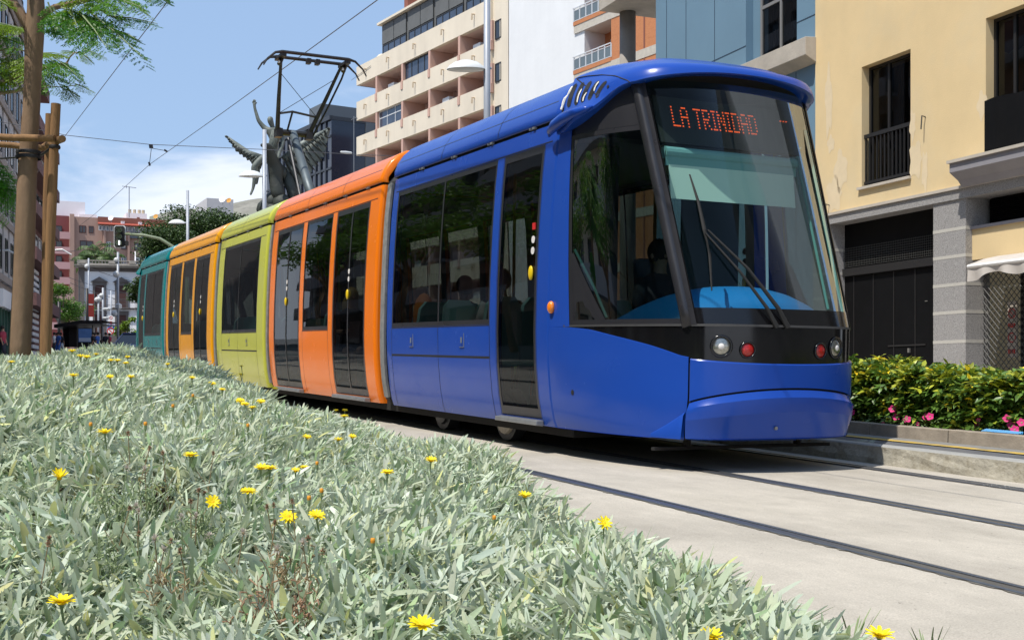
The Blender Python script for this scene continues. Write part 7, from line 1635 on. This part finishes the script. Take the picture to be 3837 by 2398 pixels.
PE = [(203, 88, 'person in white at the far left of the pedestrians', 'cloth_white', 'cloth_dark'), (213, 92, 'person in pink top between trunk and shelter', 'cloth_pink', 'cloth_dark'), (219, 86, 'person in bright blue shirt left of the shelter', 'cloth_blue', 'cloth_blue'), (228, 90, 'person in dark clothes next to the blue shirt', 'cloth_dark', 'cloth_white'),
      (348, 84, 'person in dark clothes right of the ad panel', 'cloth_dark', 'cloth_dark'), (356, 87, 'taller person in black right of the ad panel', 'cloth_dark', 'cloth_dark'), (366, 83, 'person in light blue beside the grey post', 'cloth_blue', 'cloth_dark'), (396, 84, 'person in black near the blue car', 'cloth_dark', 'cloth_dark'), (411, 88, 'person in red top near the blue car', 'cloth_red', 'cloth_dark'), (10, 58, 'person in red by the left shopfront', 'cloth_red', 'cloth_dark')]
for a in PE: pedestrian(a[0], a[1], a[2], a[3], a[4], ang=random.uniform(0, 6))
# ---- winged statue
zS = 60; cS = P(1040, 640, zS); kS = zS / FPX
STU = thing('statue', (*P(1040, HY, zS)[:2], g(50)), 'green grey bronze monument of a rider with raised arm on a winged figure', 'statue')
def S(px, py, dz=0.): return P(px, py, zS + dz)
def sk(lst, edges, nm='figure', m_='bronze'): 
    return body(nm, [(*S(a, b, d), r * kS * .70, (r2 if r2 else r) * kS * .70) for (a, b, d, r, r2) in lst], edges, m_, STU, sub=2)
# rider : head, torso, raised right arm, left arm, legs
J = [(1020, 605, 0, 30, 24), (1028, 560, 0, 28, 22), (1030, 505, 0, 34, 22), (1022, 478, -.1, 12, 0), (1012, 452, -.2, 17, 19), (1012, 436, -.2, 14, 0),
     (990, 480, 0, 15, 0), (968, 452, -.1, 11, 0), (955, 408, -.1, 8, 0), (952, 385, -.1, 8, 0),
     (1058, 500, -.1, 14, 0), (1060, 540, -.3, 11, 0), (1045, 580, -.4, 9, 0), (1044, 595, -.4, 7, 0),
     (985, 590, -.3, 22, 0), (950, 625, -.5, 17, 0), (955, 670, -.4, 13, 0), (948, 708, -.4, 8, 0), (938, 732, -.5, 6, 0),
     (965, 600, .2, 18, 0), (966, 650, .2, 12, 0), (960, 692, .2, 8, 0)]
sk(J, [(0, 1), (1, 2), (2, 3), (3, 4), (4, 5), (2, 6), (6, 7), (7, 8), (8, 9), (2, 10), (10, 11), (11, 12), (12, 13), (0, 14), (14, 15), (15, 16), (16, 17), (17, 18), (0, 19), (19, 20), (20, 21)], 'rider')
for k, (dx, dy) in enumerate(((-5, -8), (-2, -14), (2, -15), (5, -12))): mb = MB(); mb.tube([S(952 + dx * .5, 388, -.1), S(952 + dx, 388 + dy * .6, -.1), S(952 + dx * 1.1, 388 + dy, -.12)], [.04, .032, .02], 6); mb.build('finger', 'bronze', STU, smooth=True)
mb = MB(); mb.tube([S(957, 392, -.1), S(962, 384, -.12)], [.035, .025], 6); mb.build('thumb', 'bronze', STU)
# draped cloth over the shoulder
mb = MB(); 
for i in range(6): mb.tube([S(1048 - i * 5, 478 + i * 2, -.42), S(1040 - i * 5, 520, -.5 + .02 * i), S(1022 - i * 4, 560 + i * 4, -.46)], [.06, .07, .05], 6)
mb.build('drapery', 'bronze', STU, smooth=True)
# beast : chest, rump, neck
J2 = [(1035, 640, .2, 44, 38), (1075, 655, .6, 46, 38), (1120, 675, 1.0, 36, 30), (1020, 590, -.4, 30, 26), (1005, 548, -.8, 20, 18), (990, 545, -1.1, 13, 0), (978, 545, -1.3, 9, 0),
      (1035, 700, 0, 40, 34), (1050, 750, 0, 44, 36), (1100, 720, .4, 38, 32), (1095, 765, .4, 30, 26)]
sk(J2, [(0, 1), (1, 2), (0, 3), (3, 4), (4, 5), (5, 6), (0, 7), (7, 8), (1, 9), (9, 10)], 'beast_body', 'bronze_dark')
def wing(root, spine, tips, nm, lobes=9):
    """wing: thick curved membrane with raised overlapping feather blades along a spine"""
    k = len(spine); sp = np.array(spine, float); tp = np.array(tips, float)
    def at(arr, t): f = t * (k - 1); a = int(min(k - 2, f)); q = f - a; return arr[a] * (1 - q) + arr[a + 1] * q
    mb = MB(); n = 28
    for sgn_ in (-1, 1): mb.grid([[S(*(at(sp, i / n) + (at(tp, i / n) - at(sp, i / n)) * min(1, u) * (.86 + .10 * math.sin(i * 2.2)) )) - Y_ * (.10 * math.sin(u * 3.1) + .03) * sgn_ for u in np.linspace(0, 1, 7)] for i in range(n + 1)])
    wo = mb.build(nm, 'bronze', STU, smooth=True)
    for row, (s0, s1, cnt, r_) in enumerate(((.40, 1.0, lobes, .09), (.2, .66, lobes + 2, .085), (.04, .38, lobes + 4, .08))):
        mb = MB()
        for i in range(cnt):
            t = (i + .5) / cnt; p = at(sp, t); e = at(tp, min(1, t + .03)); P0 = S(*(p + (e - p) * s0)) - Y_ * (.12 + .06 * row); P1 = S(*(p + (e - p) * s1)) - Y_ * (.06 + .05 * row)
            mb.tube([P0, P0 * .5 + P1 * .5 - Y_ * .05, P0 * .15 + P1 * .85, P1], [r_ * .6, r_, r_ * .7, .02], 6, flat=.5)
        mb.build('feather_row', 'bronze' if spine[0][0] < 1000 else 'bronze_dark', wo, smooth=True)
    mb = MB(); mb.tube([S(*s_) for s_ in spine], [.22] + [.16] * (k - 2) + [.05], 10); mb.build('wing_bone', 'bronze', wo, smooth=True)
wing(None, [(1065, 600, .3), (1110, 555, .5), (1170, 520, .6), (1236, 480, .5)], [(1110, 735, .6), (1175, 650, .6), (1220, 590, .6), (1238, 482, .5)], 'wing', 10)
wing(None, [(985, 598, .6), (930, 575, .6), (885, 545, .6), (848, 511, .5)], [(975, 640, .6), (925, 600, .6), (885, 568, .6), (849, 513, .5)], 'wing', 9)
mb = MB(); a = S(1045, 790, .3); 
for i in range(9): mb.sph(a + np.array([random.uniform(-.5, .5), random.uniform(-.4, .4), random.uniform(-.6, .5)]), random.uniform(.35, .6), 8, 6)
mb.build('rock_base', 'bronze_dark', STU, smooth=True)
mb = MB(); b = S(1045, 800, .3); mb.tube([(b[0], b[1], g(50)), (b[0], b[1], b[2])], [1.3, 1.1], 4); mb.build('plinth', 'neo_stone_light', STU)

print('objects', len(bpy.data.objects), 'faces', sum(len(o.data.polygons) for o in bpy.data.objects if o.type == 'MESH'))
